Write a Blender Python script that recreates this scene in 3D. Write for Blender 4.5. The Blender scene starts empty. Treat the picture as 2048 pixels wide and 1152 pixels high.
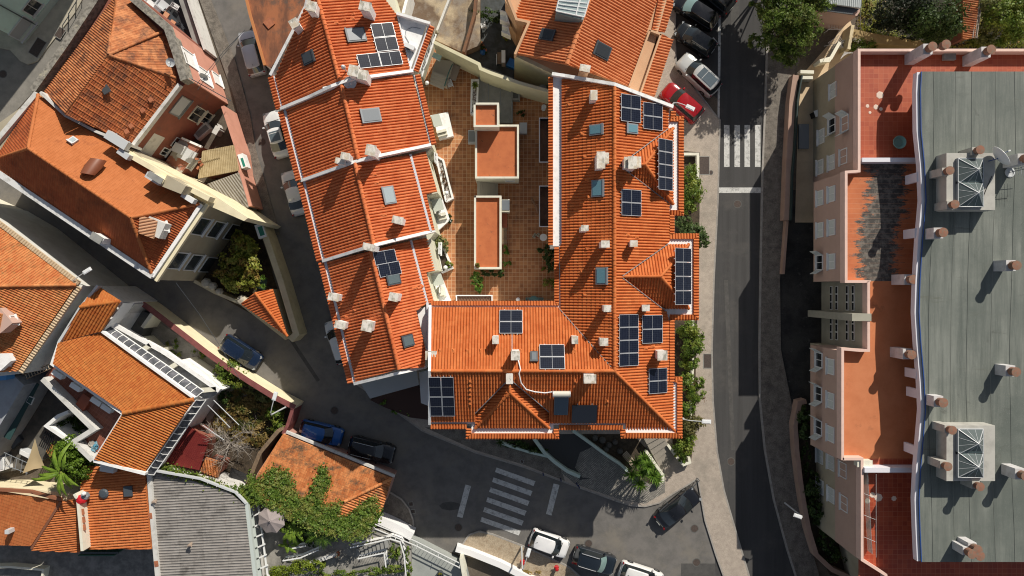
import bpy, math, random
import numpy as np
from mathutils import Vector, Matrix
R = math.radians
random.seed(7)
SC = bpy.context.scene
COL = SC.collection

# ---------------------------------------------------------------- camera, sky, sun, exposure
HC = 64.0          # height of the drone above the street, metres
SP = 21.0          # photo pixels per metre on the street
cam_d = bpy.data.cameras.new('camera')
cam = bpy.data.objects.new('camera', cam_d); COL.objects.link(cam)
cam.location = (0, 0, HC)
cam_d.sensor_width = 36.0
cam_d.lens = SP * HC / 2048.0 * 36.0
cam_d.clip_start = 0.5; cam_d.clip_end = 2000
SC.camera = cam
SUN_EL, SUN_H = R(34.0), Vector((0.49, 0.872, 0)).normalized()
wd = bpy.data.worlds.new('World'); SC.world = wd; wd.use_nodes = True
_nt = wd.node_tree; _nt.nodes.clear()
_sk = _nt.nodes.new('ShaderNodeTexSky'); _sk.sky_type = 'NISHITA'; _sk.sun_disc = False
_sk.sun_elevation = SUN_EL; _sk.sun_rotation = math.atan2(SUN_H.x, SUN_H.y)
_bg = _nt.nodes.new('ShaderNodeBackground'); _bg.inputs[1].default_value = 0.062
_wo = _nt.nodes.new('ShaderNodeOutputWorld')
_hs = _nt.nodes.new('ShaderNodeHueSaturation'); _hs.inputs['Saturation'].default_value = .6; _hs.inputs['Value'].default_value = 1.1
_nt.links.new(_sk.outputs[0], _hs.inputs['Color']); _nt.links.new(_hs.outputs[0], _bg.inputs[0]); _nt.links.new(_bg.outputs[0], _wo.inputs[0])
sun_d = bpy.data.lights.new('sun', 'SUN'); sun_d.energy = 5.0; sun_d.angle = R(0.5); sun_d.color = (1.0, 0.93, 0.82)
sun = bpy.data.objects.new('sun', sun_d); COL.objects.link(sun)
_sd = Vector((SUN_H.x * math.cos(SUN_EL), SUN_H.y * math.cos(SUN_EL), math.sin(SUN_EL)))
sun.rotation_euler = _sd.to_track_quat('Z', 'Y').to_euler(); sun.location = (20, 40, 90)
SC.view_settings.view_transform = 'Standard'; SC.view_settings.look = 'None'
SC.view_settings.exposure = 0.0; SC.view_settings.gamma = 1.0; SC.view_settings.use_curve_mapping = False
SC.cycles.filter_width = 1.1
SC.cycles.max_bounces = 6; SC.cycles.diffuse_bounces = 3; SC.cycles.glossy_bounces = 2
SC.cycles.transmission_bounces = 3; SC.cycles.transparent_max_bounces = 6

# ---------------------------------------------------------------- pixel -> metres at a known height
def P(px, py, z=0.0):
    k = (HC - z) / HC / SP
    return Vector(((px - 1024) * k, -(py - 576) * k, z))
def XY(pts, z=0.0):
    return [(P(a, b, z).x, P(a, b, z).y) for a, b in pts]
def P3(pts):
    return [P(*p) for p in pts]
class Plane:
    """plane through three (px,py,z); .at(px,py) = where the sight line meets it"""
    def __init__(s, a, b, c, rib=None):
        A, B, C = P(*a), P(*b), P(*c)
        n = (B - A).cross(C - A).normalized()
        if n.z < 0: n = -n
        s.n, s.o = n, A
        if rib is not None:
            q = s.at(*rib[1]) - s.at(*rib[0]); d = q.normalized()
        else:
            d = Vector((0, 0, -1)) + n * n.z
            d = d.normalized() if d.length > 1e-4 else Vector((0, -1, 0))
        s.d = d; s.u = d.cross(n).normalized()
    def at(s, px, py):
        c = Vector((0, 0, HC)); r = P(px, py, 0) - c
        t = (s.o - c).dot(s.n) / r.dot(s.n)
        return c + r * t
    def z(s, x, y):
        return s.o.z - ((x - s.o.x) * s.n.x + (y - s.o.y) * s.n.y) / s.n.z

# ---------------------------------------------------------------- materials
MATS = {}
def _base(name):
    m = bpy.data.materials.new(name); m.use_nodes = True
    nt = m.node_tree; b = nt.nodes['Principled BSDF']
    return m, nt, b
def _n(nt, t, **kw):
    n = nt.nodes.new(t)
    for k, v in kw.items():
        if k.startswith('i_'):
            key = k[2:]
            n.inputs[int(key) if key.isdigit() else key.replace('_', ' ')].default_value = v
        else: setattr(n, k, v)
    return n
def _c(c): return (c[0], c[1], c[2], 1.0)
def _mix(nt, fac, a, b, mode='MIX'):
    n = nt.nodes.new('ShaderNodeMix'); n.data_type = 'RGBA'; n.blend_type = mode
    for s, v in ((0, fac), (6, a), (7, b)):
        if hasattr(v, 'is_linked') or hasattr(v, 'links'): nt.links.new(v, n.inputs[s])
        else: n.inputs[s].default_value = v if s == 0 else _c(v)
    return n.outputs[2]
def _ramp(nt, src, lo, hi):
    n = nt.nodes.new('ShaderNodeMapRange'); n.clamp = True
    n.inputs[1].default_value = lo; n.inputs[2].default_value = hi
    nt.links.new(src, n.inputs[0]); return n.outputs[0]
def _noise(nt, scale, detail=4, rough=0.6, coord=None, dist=0.0):
    n = _n(nt, 'ShaderNodeTexNoise', i_Scale=scale, i_Detail=detail, i_Roughness=rough, i_Distortion=dist)
    if coord is None:
        g = nt.nodes.new('ShaderNodeNewGeometry'); coord = g.outputs['Position']
    nt.links.new(coord, n.inputs['Vector']); return n.outputs['Fac']
def _scaled(nt, sx, sy, sz):
    g = nt.nodes.new('ShaderNodeNewGeometry'); m = nt.nodes.new('ShaderNodeMapping')
    m.inputs['Scale'].default_value = (sx, sy, sz); nt.links.new(g.outputs['Position'], m.inputs[0]); return m.outputs[0]
def mat(name, c, rough=0.7, c2=None, scale=1.5, lo=0.4, hi=0.65, c3=None, s3=0.35, lo3=0.55, hi3=0.7, fine=0.0, fscale=25,
        metal=0.0, bump=0.0, stretch=None, spec=None):
    """paint / plaster / concrete with blotches (c2), large stains (c3), fine grain"""
    if name in MATS: return MATS[name]
    m, nt, b = _base(name); col = c; co = _scaled(nt, *stretch) if stretch else None
    b.inputs['Roughness'].default_value = rough; b.inputs['Metallic'].default_value = metal
    if spec is not None: b.inputs['Specular IOR Level'].default_value = spec
    if c2 is not None: col = _mix(nt, _ramp(nt, _noise(nt, scale, 5, .65, co), lo, hi), col, c2)
    if c3 is not None: col = _mix(nt, _ramp(nt, _noise(nt, s3, 6, .7), lo3, hi3), col, c3)
    if fine:
        f = _noise(nt, fscale, 2, .7)
        mr = nt.nodes.new('ShaderNodeMapRange'); mr.inputs[1].default_value = .3; mr.inputs[2].default_value = .7
        mr.inputs[3].default_value = 1 - fine; mr.inputs[4].default_value = 1 + fine
        nt.links.new(f, mr.inputs[0])
        cc = nt.nodes.new('ShaderNodeCombineColor')
        for k in range(3): nt.links.new(mr.outputs[0], cc.inputs[k])
        col = _mix(nt, 1.0, col, cc.outputs[0], 'MULTIPLY')
    if isinstance(col, tuple): b.inputs['Base Color'].default_value = _c(col)
    else: nt.links.new(col, b.inputs['Base Color'])
    if bump:
        bn = _n(nt, 'ShaderNodeBump', i_Strength=bump, i_Distance=0.02)
        nt.links.new(_noise(nt, fscale, 3, .7), bn.inputs['Height']); nt.links.new(bn.outputs[0], b.inputs['Normal'])
    MATS[name] = m; return m
def tile_mat(name, a, b_, dirt=None, dlo=.58, dhi=.72, dscale=.5, moss=None, mlo=.6, mhi=.7, rough=.75, var=.5, stretch=None):
    """clay tiles: each tile (UV cell) its own tone, weathering over many tiles"""
    if name in MATS: return MATS[name]
    m, nt, bs = _base(name); bs.inputs['Roughness'].default_value = rough
    bs.inputs['Specular IOR Level'].default_value = 0.25
    uv = nt.nodes.new('ShaderNodeUVMap')
    fl = _n(nt, 'ShaderNodeVectorMath', operation='FLOOR'); nt.links.new(uv.outputs[0], fl.inputs[0])
    wn = _n(nt, 'ShaderNodeTexWhiteNoise', noise_dimensions='2D'); nt.links.new(fl.outputs[0], wn.inputs['Vector'])
    pw = _n(nt, 'ShaderNodeMath', operation='POWER', i_1=1.6); nt.links.new(wn.outputs['Value'], pw.inputs[0])
    ml = _n(nt, 'ShaderNodeMath', operation='MULTIPLY', i_1=var); nt.links.new(pw.outputs[0], ml.inputs[0])
    ad = _n(nt, 'ShaderNodeMath', operation='ADD'); nt.links.new(ml.outputs[0], ad.inputs[0])
    nn = _n(nt, 'ShaderNodeMath', operation='MULTIPLY', i_1=.75); nt.links.new(_ramp(nt, _noise(nt, .9, 5, .7), .35, .7), nn.inputs[0])
    nt.links.new(nn.outputs[0], ad.inputs[1])
    cl = _n(nt, 'ShaderNodeClamp'); nt.links.new(ad.outputs[0], cl.inputs[0])
    col = _mix(nt, cl.outputs[0], a, b_)
    if dirt is not None:
        co = _scaled(nt, *stretch) if stretch else None
        ds = _ramp(nt, _noise(nt, dscale, 7, .75, co), dlo, dhi); col = _mix(nt, ds, col, dirt)
    if moss is not None:
        col = _mix(nt, _ramp(nt, _noise(nt, 3.2, 6, .8), mlo, mhi), col, moss)
    nt.links.new(col, bs.inputs['Base Color']); MATS[name] = m; return m
def grid_mat(name, a, b_, line, size, lw=.03, rough=.5, stain=None, rot=0.0, offx=0.0, size2=None, slo=.55, shi=.7):
    """square paving tiles with joints"""
    if name in MATS: return MATS[name]
    m, nt, bs = _base(name); bs.inputs['Roughness'].default_value = rough
    g = nt.nodes.new('ShaderNodeNewGeometry'); mp = nt.nodes.new('ShaderNodeMapping')
    mp.inputs['Rotation'].default_value = (0, 0, rot); mp.inputs['Scale'].default_value = (1 / size, 1 / (size2 or size), 0)
    nt.links.new(g.outputs['Position'], mp.inputs[0])
    fl = _n(nt, 'ShaderNodeVectorMath', operation='FLOOR'); nt.links.new(mp.outputs[0], fl.inputs[0])
    fr = _n(nt, 'ShaderNodeVectorMath', operation='FRACTION'); nt.links.new(mp.outputs[0], fr.inputs[0])
    wn = _n(nt, 'ShaderNodeTexWhiteNoise', noise_dimensions='2D'); nt.links.new(fl.outputs[0], wn.inputs['Vector'])
    nz = _ramp(nt, _noise(nt, .6, 4, .6), .35, .65)
    av = _n(nt, 'ShaderNodeMath', operation='MULTIPLY'); nt.links.new(wn.outputs['Value'], av.inputs[0]); nt.links.new(nz, av.inputs[1])
    ad = _n(nt, 'ShaderNodeMath', operation='MULTIPLY_ADD', i_1=.45); nt.links.new(wn.outputs['Value'], ad.inputs[0]); nt.links.new(av.outputs[0], ad.inputs[2])
    cl = _n(nt, 'ShaderNodeClamp'); nt.links.new(ad.outputs[0], cl.inputs[0])
    col = _mix(nt, cl.outputs[0], a, b_)
    sx = nt.nodes.new('ShaderNodeSeparateXYZ'); nt.links.new(fr.outputs[0], sx.inputs[0])
    mn = _n(nt, 'ShaderNodeMath', operation='MINIMUM'); nt.links.new(sx.outputs[0], mn.inputs[0]); nt.links.new(sx.outputs[1], mn.inputs[1])
    lt = _n(nt, 'ShaderNodeMath', operation='LESS_THAN', i_1=lw / size); nt.links.new(mn.outputs[0], lt.inputs[0])
    if stain is not None: col = _mix(nt, _ramp(nt, _noise(nt, .7, 7, .75), slo, shi), col, stain)
    col = _mix(nt, lt.outputs[0], col, line)
    nt.links.new(col, bs.inputs['Base Color']); MATS[name] = m; return m
def leaf_mat(name, a, b_, c=None, trans=.35):
    if name in MATS: return MATS[name]
    m, nt, bs = _base(name); bs.inputs['Roughness'].default_value = .5; bs.inputs['Specular IOR Level'].default_value = .3
    g = nt.nodes.new('ShaderNodeNewGeometry')
    col = _mix(nt, g.outputs['Random Per Island'], a, b_)
    if c is not None: col = _mix(nt, _ramp(nt, _noise(nt, 1.1, 3, .6), .48, .62), col, c)
    nt.links.new(col, bs.inputs['Base Color'])
    tr = nt.nodes.new('ShaderNodeBsdfTranslucent'); nt.links.new(col, tr.inputs[0])
    mx = nt.nodes.new('ShaderNodeMixShader'); mx.inputs[0].default_value = trans
    nt.links.new(bs.outputs[0], mx.inputs[1]); nt.links.new(tr.outputs[0], mx.inputs[2])
    nt.links.new(mx.outputs[0], nt.nodes['Material Output'].inputs[0]); MATS[name] = m; return m
def paint(name, c, metal=0.0, rough=.28):
    if name in MATS: return MATS[name]
    m, nt, b = _base(name); b.inputs['Base Color'].default_value = _c(c); b.inputs['Metallic'].default_value = metal
    b.inputs['Roughness'].default_value = rough; b.inputs['Coat Weight'].default_value = .7; b.inputs['Coat Roughness'].default_value = .05
    MATS[name] = m; return m
def glass(name, c, rough=.08):
    if name in MATS: return MATS[name]
    m, nt, b = _base(name); b.inputs['Base Color'].default_value = _c(c); b.inputs['Roughness'].default_value = rough
    b.inputs['Specular IOR Level'].default_value = .8; b.inputs['Coat Weight'].default_value = .5; b.inputs['Coat Roughness'].default_value = .03
    MATS[name] = m; return m
def clear(name, tint=(.75, .85, .88), a=.35):
    if name in MATS: return MATS[name]
    m, nt, b = _base(name); b.inputs['Base Color'].default_value = _c(tint); b.inputs['Roughness'].default_value = .08
    t = nt.nodes.new('ShaderNodeBsdfTransparent'); t.inputs[0].default_value = _c(tint)
    mx = nt.nodes.new('ShaderNodeMixShader'); mx.inputs[0].default_value = a
    nt.links.new(t.outputs[0], mx.inputs[1]); nt.links.new(b.outputs[0], mx.inputs[2])
    nt.links.new(mx.outputs[0], nt.nodes['Material Output'].inputs[0]); MATS[name] = m; return m

WHITE = mat('white_render', (.87, .87, .86), .6, (.66, .65, .62), 2.2, .5, .8, fine=.03)
OFFW = mat('old_whitewash', (.62, .61, .58), .8, (.42, .41, .38), 1.8, .5, .75, (.2, .19, .17), 1.1, .62, .78)
CREAM = mat('cream_render', (.80, .72, .50), .8, (.70, .62, .42), 1.0, .4, .7)
PALEC = mat('pale_cream_render', (.70, .70, .55), .8, (.62, .61, .47), .9, .4, .7)
MINT = mat('mint_render', (.60, .82, .73), .8, (.52, .70, .62), .7, .45, .75, (.50, .58, .53), .25)
PINK = mat('pink_render', (.62, .30, .22), .8, (.54, .25, .18), .8, .4, .7)
PINK2 = mat('salmon_render', (.50, .345, .28), .85, (.45, .31, .25), .5, .4, .7, fine=.03)
BROWNW = mat('brown_render', (.30, .10, .065), .85, (.22, .075, .05), .8, .35, .65, (.12, .10, .09), .45, .56, .72)
BEIGE = mat('beige_render', (.42, .37, .27), .85, (.36, .31, .22), .6, .4, .7)
GREYC = mat('grey_concrete', (.30, .30, .28), .85, (.22, .22, .21), .9, .4, .65, fine=.08)
DARKC = mat('dark_concrete', (.12, .12, .115), .85, (.08, .08, .075), .8, .4, .65, fine=.1)
MARB = mat('veined_marble', (.74, .70, .63), .5, (.34, .33, .28), 2.6, .48, .62, (.55, .47, .36), 1.2, .5, .6, stretch=(1, .5, 1))
GUTTER = mat('white_gutter_paint', (.74, .76, .80), .5, (.62, .64, .68), .6, .4, .7)
DGREY = mat('dark_grey_metal', (.055, .065, .075), .4)
MGREY = mat('mid_grey_metal', (.22, .24, .26), .45)
LGREY = mat('light_grey_metal', (.55, .57, .58), .35)
ALU = mat('aluminium', (.62, .64, .66), .35, metal=.3)
BLACK = mat('black_plastic', (.012, .012, .014), .5)
PVCW = mat('white_plastic', (.78, .79, .78), .4)
DKGLASS = glass('dark_glass', (.015, .02, .025))
SKYGL = glass('skylight_glass', (.12, .25, .30), .2)
PARW = mat('grimy_white_parapet', (.84, .84, .83), .7, (.60, .59, .56), 1.6, .5, .72, (.40, .39, .36), 2.6, .66, .76, fine=.06)
PALEGL = glass('pale_blind_behind_glass', (.36, .42, .44), .2)
TERRA = mat('terracotta', (.42, .15, .07), .8, (.30, .10, .05), 3, .4, .7)
WOOD = mat('weathered_wood', (.22, .15, .09), .8, (.13, .09, .06), 3, .4, .7)
SHUTTER = mat('pale_shutter', (.58, .62, .60), .6)
TEALD = mat('dark_teal_panel', (.03, .07, .07), .5)

# ---------------------------------------------------------------- mesh builder
ORG = {}
class MB:
    def __init__(s): s.v = []; s.f = []; s.sm = False
    def add(s, vs, fs):
        o = len(s.v); s.v += [tuple(v) for v in vs]; s.f += [tuple(i + o for i in f) for f in fs]; return s
    def prism(s, xy, z0, z1, bottom=True):
        n = len(xy)
        ar = sum(xy[i][0] * xy[(i + 1) % n][1] - xy[(i + 1) % n][0] * xy[i][1] for i in range(n))
        if ar < 0: xy = xy[::-1]
        a = z0 if callable(z0) else (lambda x, y: z0); b = z1 if callable(z1) else (lambda x, y: z1)
        vs = [(x, y, a(x, y)) for x, y in xy] + [(x, y, b(x, y)) for x, y in xy]
        fs = [(i, (i + 1) % n, n + (i + 1) % n, n + i) for i in range(n)] + [tuple(range(n, 2 * n))]
        if bottom: fs.append(tuple(range(n - 1, -1, -1)))
        return s.add(vs, fs)
    def flat(s, xy, z):
        n = len(xy)
        ar = sum(xy[i][0] * xy[(i + 1) % n][1] - xy[(i + 1) % n][0] * xy[i][1] for i in range(n))
        if ar < 0: xy = xy[::-1]
        return s.add([(x, y, z) for x, y in xy], [tuple(range(n))])
    def box(s, c, size, rot=0.0, M=None):
        hx, hy, hz = size[0] / 2, size[1] / 2, size[2] / 2
        if M is None: M = Matrix.Rotation(rot, 3, 'Z')
        c = Vector(c)
        vs = [c + M @ Vector((x * hx, y * hy, z * hz)) for z in (-1, 1) for x, y in ((-1, -1), (1, -1), (1, 1), (-1, 1))]
        return s.add(vs, [(3, 2, 1, 0), (4, 5, 6, 7), (0, 1, 5, 4), (1, 2, 6, 5), (2, 3, 7, 6), (3, 0, 4, 7)])
    def tube(s, pts, r, n=8, r2=None, cap=True):
        pts = [Vector(p) for p in pts]; m = len(pts); rings = []
        for i, p in enumerate(pts):
            d = (pts[min(i + 1, m - 1)] - pts[max(i - 1, 0)]).normalized()
            u = d.cross(Vector((0, 0, 1))); u = u.normalized() if u.length > 1e-3 else Vector((1, 0, 0)); w = d.cross(u)
            rr = r if r2 is None else r + (r2 - r) * i / (m - 1)
            rings.append([p + (u * math.cos(2 * math.pi * k / n) + w * math.sin(2 * math.pi * k / n)) * rr for k in range(n)])
        vs = [v for q in rings for v in q]
        fs = [(i * n + k, (i + 1) * n + k, (i + 1) * n + (k + 1) % n, i * n + (k + 1) % n) for i in range(m - 1) for k in range(n)]
        if cap: fs += [tuple(range(n)), tuple(reversed(range((m - 1) * n, m * n)))]
        return s.add(vs, fs)
    def lathe(s, c, prof, n=20, axis=None):
        """prof = [(r,z)...] turned about the vertical (or axis) through c"""
        c = Vector(c); M = Matrix.Identity(3) if axis is None else Vector((0, 0, 1)).rotation_difference(Vector(axis)).to_matrix()
        m = len(prof)
        vs = [c + M @ Vector((r * math.cos(2 * math.pi * k / n), r * math.sin(2 * math.pi * k / n), z)) for r, z in prof for k in range(n)]
        fs = [(i * n + k, i * n + (k + 1) % n, (i + 1) * n + (k + 1) % n, (i + 1) * n + k) for i in range(m - 1) for k in range(n)]
        fs += [tuple(reversed(range(n))), tuple(range((m - 1) * n, m * n))]
        return s.add(vs, fs)
    def build(s, name, m, parent=None, local=False, smooth=None, uv=None):
        me = bpy.data.meshes.new(name)
        v = s.v
        if parent is not None and not local:
            o = ORG.get(parent.name, (0, 0, 0)); v = [(a - o[0], b - o[1], c - o[2]) for a, b, c in s.v]
        me.from_pydata(v, [], s.f); me.materials.append(m)
        if (s.sm if smooth is None else smooth):
            me.shade_smooth()
            try: me.set_sharp_from_angle(angle=R(40))
            except Exception: pass
        if uv is not None:
            l = me.uv_layers.new(name='UVMap'); l.data.foreach_set('uv', uv)
        me.update()
        ob = bpy.data.objects.new(name, me); COL.objects.link(ob)
        if parent is not None: ob.parent = parent; ORG[ob.name] = ORG.get(parent.name, (0, 0, 0))
        return ob
def box(*a, **k): return MB().box(*a, **k)
def T(name, label, cat, loc=(0, 0, 0), rz=0.0, group=None):
    o = bpy.data.objects.new(name, None); COL.objects.link(o); o.location = loc; o.rotation_euler = (0, 0, rz)
    o.empty_display_size = .3
    ORG[o.name] = tuple(loc) if rz == 0 else (0, 0, 0)
    return tag(o, label, cat, group)
def tag(o, label=None, cat=None, group=None, kind=None):
    if label: o['label'] = label
    if cat: o['category'] = cat
    if group: o['group'] = group
    if kind: o['kind'] = kind
    return o
def dup(root, loc, rz, label=None, group=None):
    r = root.copy(); COL.objects.link(r); r.location = loc; r.rotation_euler = (0, 0, rz)
    if label: r['label'] = label
    if group: r['group'] = group
    for ch in list(root.children):
        c = ch.copy(); COL.objects.link(c); c.parent = r
        for g in ch.children:
            d = g.copy(); COL.objects.link(d); d.parent = c
    return r
def struct(mb, name, m):
    return tag(mb.build(name, m), kind='structure')

# ---------------------------------------------------------------- tiled roof sheet: real barrels, real courses
STY = {  # (samples (t,h), amp, period, course, step)
    'barrel': ([(0, 0), (.07, .62), (.22, .95), (.42, 1), (.62, .72), (.76, .1), (.88, -.15)], .082, .235, .38, .035),
    'wide': ([(0, 0), (.07, .62), (.22, .95), (.42, 1), (.62, .75), (.76, .15), (.88, -.15)], .092, .24, .40, .02),
    'old': ([(0, 0), (.12, .8), (.3, 1), (.48, .8), (.6, 0)], .055, .20, .36, .035),
    'flat': ([(0, 0), (.15, .8), (.45, .9), (.6, .1), (.8, .1)], .028, .22, .33, .022),
    'pan': ([(0, 0), (.08, 1), (.22, 1), (.30, .1), (.6, .25)], .042, .44, .18, .035),
    'corr': ([(0, 0), (.15, .5), (.3, 1), (.5, .5), (.65, 0)], .06, .24, 2.2, .012),
    'sheet': ([(0, 0), (.2, 1), (.5, 1), (.7, 0)], .035, .17, 2.4, .01),
}
def roof(parent, pix, style, m, plane=None, rib=None, name='roof', slab=True, slabmat=None):
    pl = plane or Plane(pix[0], pix[1], pix[2], rib)
    pts = [pl.at(p[0], p[1]) for p in pix]
    prof, amp, per, crs, step = STY[style]
    o, u, d, n = pl.o, pl.u, pl.d, pl.n
    ab = [((q - o).dot(u), (q - o).dot(d)) for q in pts]; N = len(ab)
    amin = min(a for a, b in ab); amax = max(a for a, b in ab)
    ts = [t for t, h in prof]; hs = [h for t, h in prof]; K = len(ts)
    A_, B_, H_, U_, V_ = [], [], [], [], []
    j = math.floor(amin / per) * K
    def samp(i):
        q, r = divmod(i, K); return (q + ts[r]) * per, hs[r] * amp
    rnd = random.Random(int(abs(o.x * 31 + o.y * 17) * 10))
    while True:
        a0, h0 = samp(j); a1, h1 = samp(j + 1)
        if a0 >= amax: break
        cell = j // K; j += 1
        a0c, a1c = max(a0, amin), min(a1, amax)
        if a1c - a0c < 1e-5: continue
        am = (a0c + a1c) / 2; cr = []
        for i in range(N):
            (xa, ya), (xb, yb) = ab[i], ab[(i + 1) % N]
            if (xa - am) * (xb - am) < 0:
                k = (yb - ya) / (xb - xa); cr.append((ya + k * (am - xa), ya + k * (a0c - xa), ya + k * (a1c - xa)))
        cr.sort()
        for q in range(0, len(cr) - 1, 2):
            _, l0, r0 = cr[q]; _, l1, r1 = cr[q + 1]
            k0 = math.floor(min(l0, r0) / crs); k1 = math.ceil(max(l1, r1) / crs)
            for k in range(k0, k1):
                c0, c1 = k * crs, (k + 1) * crs
                bl0, bl1 = min(max(c0, l0), l1), max(min(c1, l1), l0)
                br0, br1 = min(max(c0, r0), r1), max(min(c1, r1), r0)
                if bl1 - bl0 < 1e-4 and br1 - br0 < 1e-4: continue
                for a, b, h in ((a0c, bl0, h0), (a0c, bl1, h0), (a1c, br1, h1), (a1c, br0, h1)):
                    A_.append(a); B_.append(b); H_.append(h + step * (b - c0) / crs)
                for b in (bl0, bl1, br1, br0):
                    U_.append(cell + .5); V_.append(k + .5)
    A_, B_, H_ = np.array(A_), np.array(B_), np.array(H_)
    if len(A_) == 0: return None
    W = np.array(o)[None] + A_[:, None] * np.array(u) + B_[:, None] * np.array(d) + H_[:, None] * np.array(n)
    nv = len(W); mb = MB(); mb.v = [tuple(w) for w in W]; mb.f = [(i, i + 1, i + 2, i + 3) for i in range(0, nv, 4)]
    # orient upwards
    va, vb, vc = Vector(mb.v[0]), Vector(mb.v[1]), Vector(mb.v[2])
    if (vb - va).cross(vc - va).z < 0: mb.f = [(a, e, c, b) for a, b, c, e in mb.f]
    if slab:
        m0 = len(mb.f)
        top = [q - n * .015 for q in pts]; bot = [q - Vector((0, 0, .16)) for q in pts]; L = len(pts)
        ar = sum(ab_[0] * bb_[1] - bb_[0] * ab_[1] for ab_, bb_ in zip([(q.x, q.y) for q in pts], [(q.x, q.y) for q in pts[1:] + pts[:1]]))
        idx = list(range(L)) if ar > 0 else list(range(L))[::-1]
        top = [top[i] for i in idx]; bot = [bot[i] for i in idx]
        mb.add(top + bot, [tuple(range(L)), tuple(range(2 * L - 1, L - 1, -1))] + [((i + 1) % L, i, L + i, L + (i + 1) % L) for i in range(L)])
    nl = sum(len(f) for f in mb.f)
    uv = np.full((nl, 2), .5, dtype=np.float32)
    us, vs = np.array(U_, dtype=np.float32), np.array(V_, dtype=np.float32)
    uv[:nv, 0] = us; uv[:nv, 1] = vs
    ob = mb.build(name, m, parent, uv=uv.ravel())
    ob_planes[ob.name] = pl
    return ob, pl
ob_planes = {}
def ridge(parent, pts, m, r=.13, name='ridge_tiles', lift=.03):
    """overlapping half-round caps along a ridge or hip; pts are world points"""
    mb = MB(); uvn = 0
    for a, b in zip(pts[:-1], pts[1:]):
        a, b = Vector(a), Vector(b); L = (b - a).length; n = max(1, round(L / .42)); d = (b - a) / L
        u = d.cross(Vector((0, 0, 1))).normalized(); w = u.cross(d)
        for k in range(n):
            p, q = a + d * (L * k / n), a + d * (L * (k + 1) / n + .03)
            vs = []
            for c, rr in ((p, r * .86), (q, r * 1.06)):
                for t in range(7):
                    th = math.pi * t / 6; vs.append(c + u * math.cos(th) * rr + w * (math.sin(th) * rr + lift))
            mb.add(vs, [(t, t + 1, 8 + t, 7 + t) for t in range(6)] + [tuple(range(7, 14))])
    nl = sum(len(f) for f in mb.f); uv = np.zeros((nl, 2), dtype=np.float32); k = 0
    for i, f in enumerate(mb.f):
        uv[k:k + len(f)] = (i // 7 + .5, .5); k += len(f)
    return mb.build(name, m, parent, uv=uv.ravel(), smooth=False)
def offpoly(pts, w):
    """offset an open xy polyline to its left by w, mitred"""
    out = []; n = len(pts)
    for i in range(n):
        ds = []
        if i > 0: ds.append((Vector(pts[i]) - Vector(pts[i - 1])).normalized())
        if i < n - 1: ds.append((Vector(pts[i + 1]) - Vector(pts[i])).normalized())
        ns = [Vector((-q.y, q.x)) for q in ds]
        m_ = sum(ns, Vector((0, 0))).normalized(); c = max(.35, m_.dot(ns[0]))
        out.append((pts[i][0] + m_.x * w / c, pts[i][1] + m_.y * w / c))
    return out
def rail3(mb, pts3, w, h, off=0.0):
    """coping / parapet along world points with top at the points, width w, depth h (h<0: down to absolute z=-h... use zb)"""
    xy = [(p[0], p[1]) for p in pts3]
    l = offpoly(xy, w / 2 + off); r = offpoly(xy, -w / 2 + off)
    for i in range(len(xy) - 1):
        z0, z1 = pts3[i][2], pts3[i + 1][2]
        b0 = h[0] if isinstance(h, tuple) else z0 - h; b1 = h[0] if isinstance(h, tuple) else z1 - h
        vs = [(*r[i], b0), (*r[i + 1], b1), (*l[i + 1], b1), (*l[i], b0), (*r[i], z0), (*r[i + 1], z1), (*l[i + 1], z1), (*l[i], z0)]
        mb.add(vs, [(3, 2, 1, 0), (4, 5, 6, 7), (0, 1, 5, 4), (1, 2, 6, 5), (2, 3, 7, 6), (3, 0, 4, 7)])
    return mb
def wall(name, pix, z1, z0, w, m, label=None, cat='wall', parent=None, group=None, coping=None):
    """a free-standing wall; pix traced along its top at height z1"""
    pts = [P(a, b, z1) for a, b in pix]
    if parent is None:
        t = T(name, label, cat, (pts[0].x, pts[0].y, z0), group=group)
        rail3(MB(), pts, w, (z0,)).build('wall_body', m, t)
    else:
        return rail3(MB(), pts, w, (z0,)).build(name, m, parent)
    if coping: rail3(MB(), [p + Vector((0, 0, .05)) for p in pts], w + .08, .048).build('coping', coping, t)
    return t
def footprint(pix, z, z0, z1, m, parent, name='wall', inset=0.0):
    xy = XY(pix, z)
    if inset:
        n = len(xy); ar = sum(xy[i][0] * xy[(i + 1) % n][1] - xy[(i + 1) % n][0] * xy[i][1] for i in range(n))
        if ar < 0: xy = xy[::-1]
        ring = xy[-1:] + xy + xy[:1]; xy = offpoly(ring, inset)[1:-1]
    MB().prism(xy, z0, z1).build(name, m, parent); return xy
def onwall(a, b, px, py):
    """where the sight line through a pixel meets the vertical wall through xy points a,b"""
    r = P(px, py, 0); n = Vector((-(b[1] - a[1]), b[0] - a[0]))
    t = (Vector(a)).dot(n) / Vector((r.x, r.y)).dot(n)
    return Vector((r.x * t, r.y * t, HC * (1 - t)))
def wbasis(a, b):
    t = Vector((b[0] - a[0], b[1] - a[1], 0)).normalized(); n = Vector((-t.y, t.x, 0))
    if n.dot(Vector((a[0], a[1], 0))) > 0: n = -n      # towards the middle of the scene
    return Matrix((t, n, Vector((0, 0, 1)))).transposed()
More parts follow.
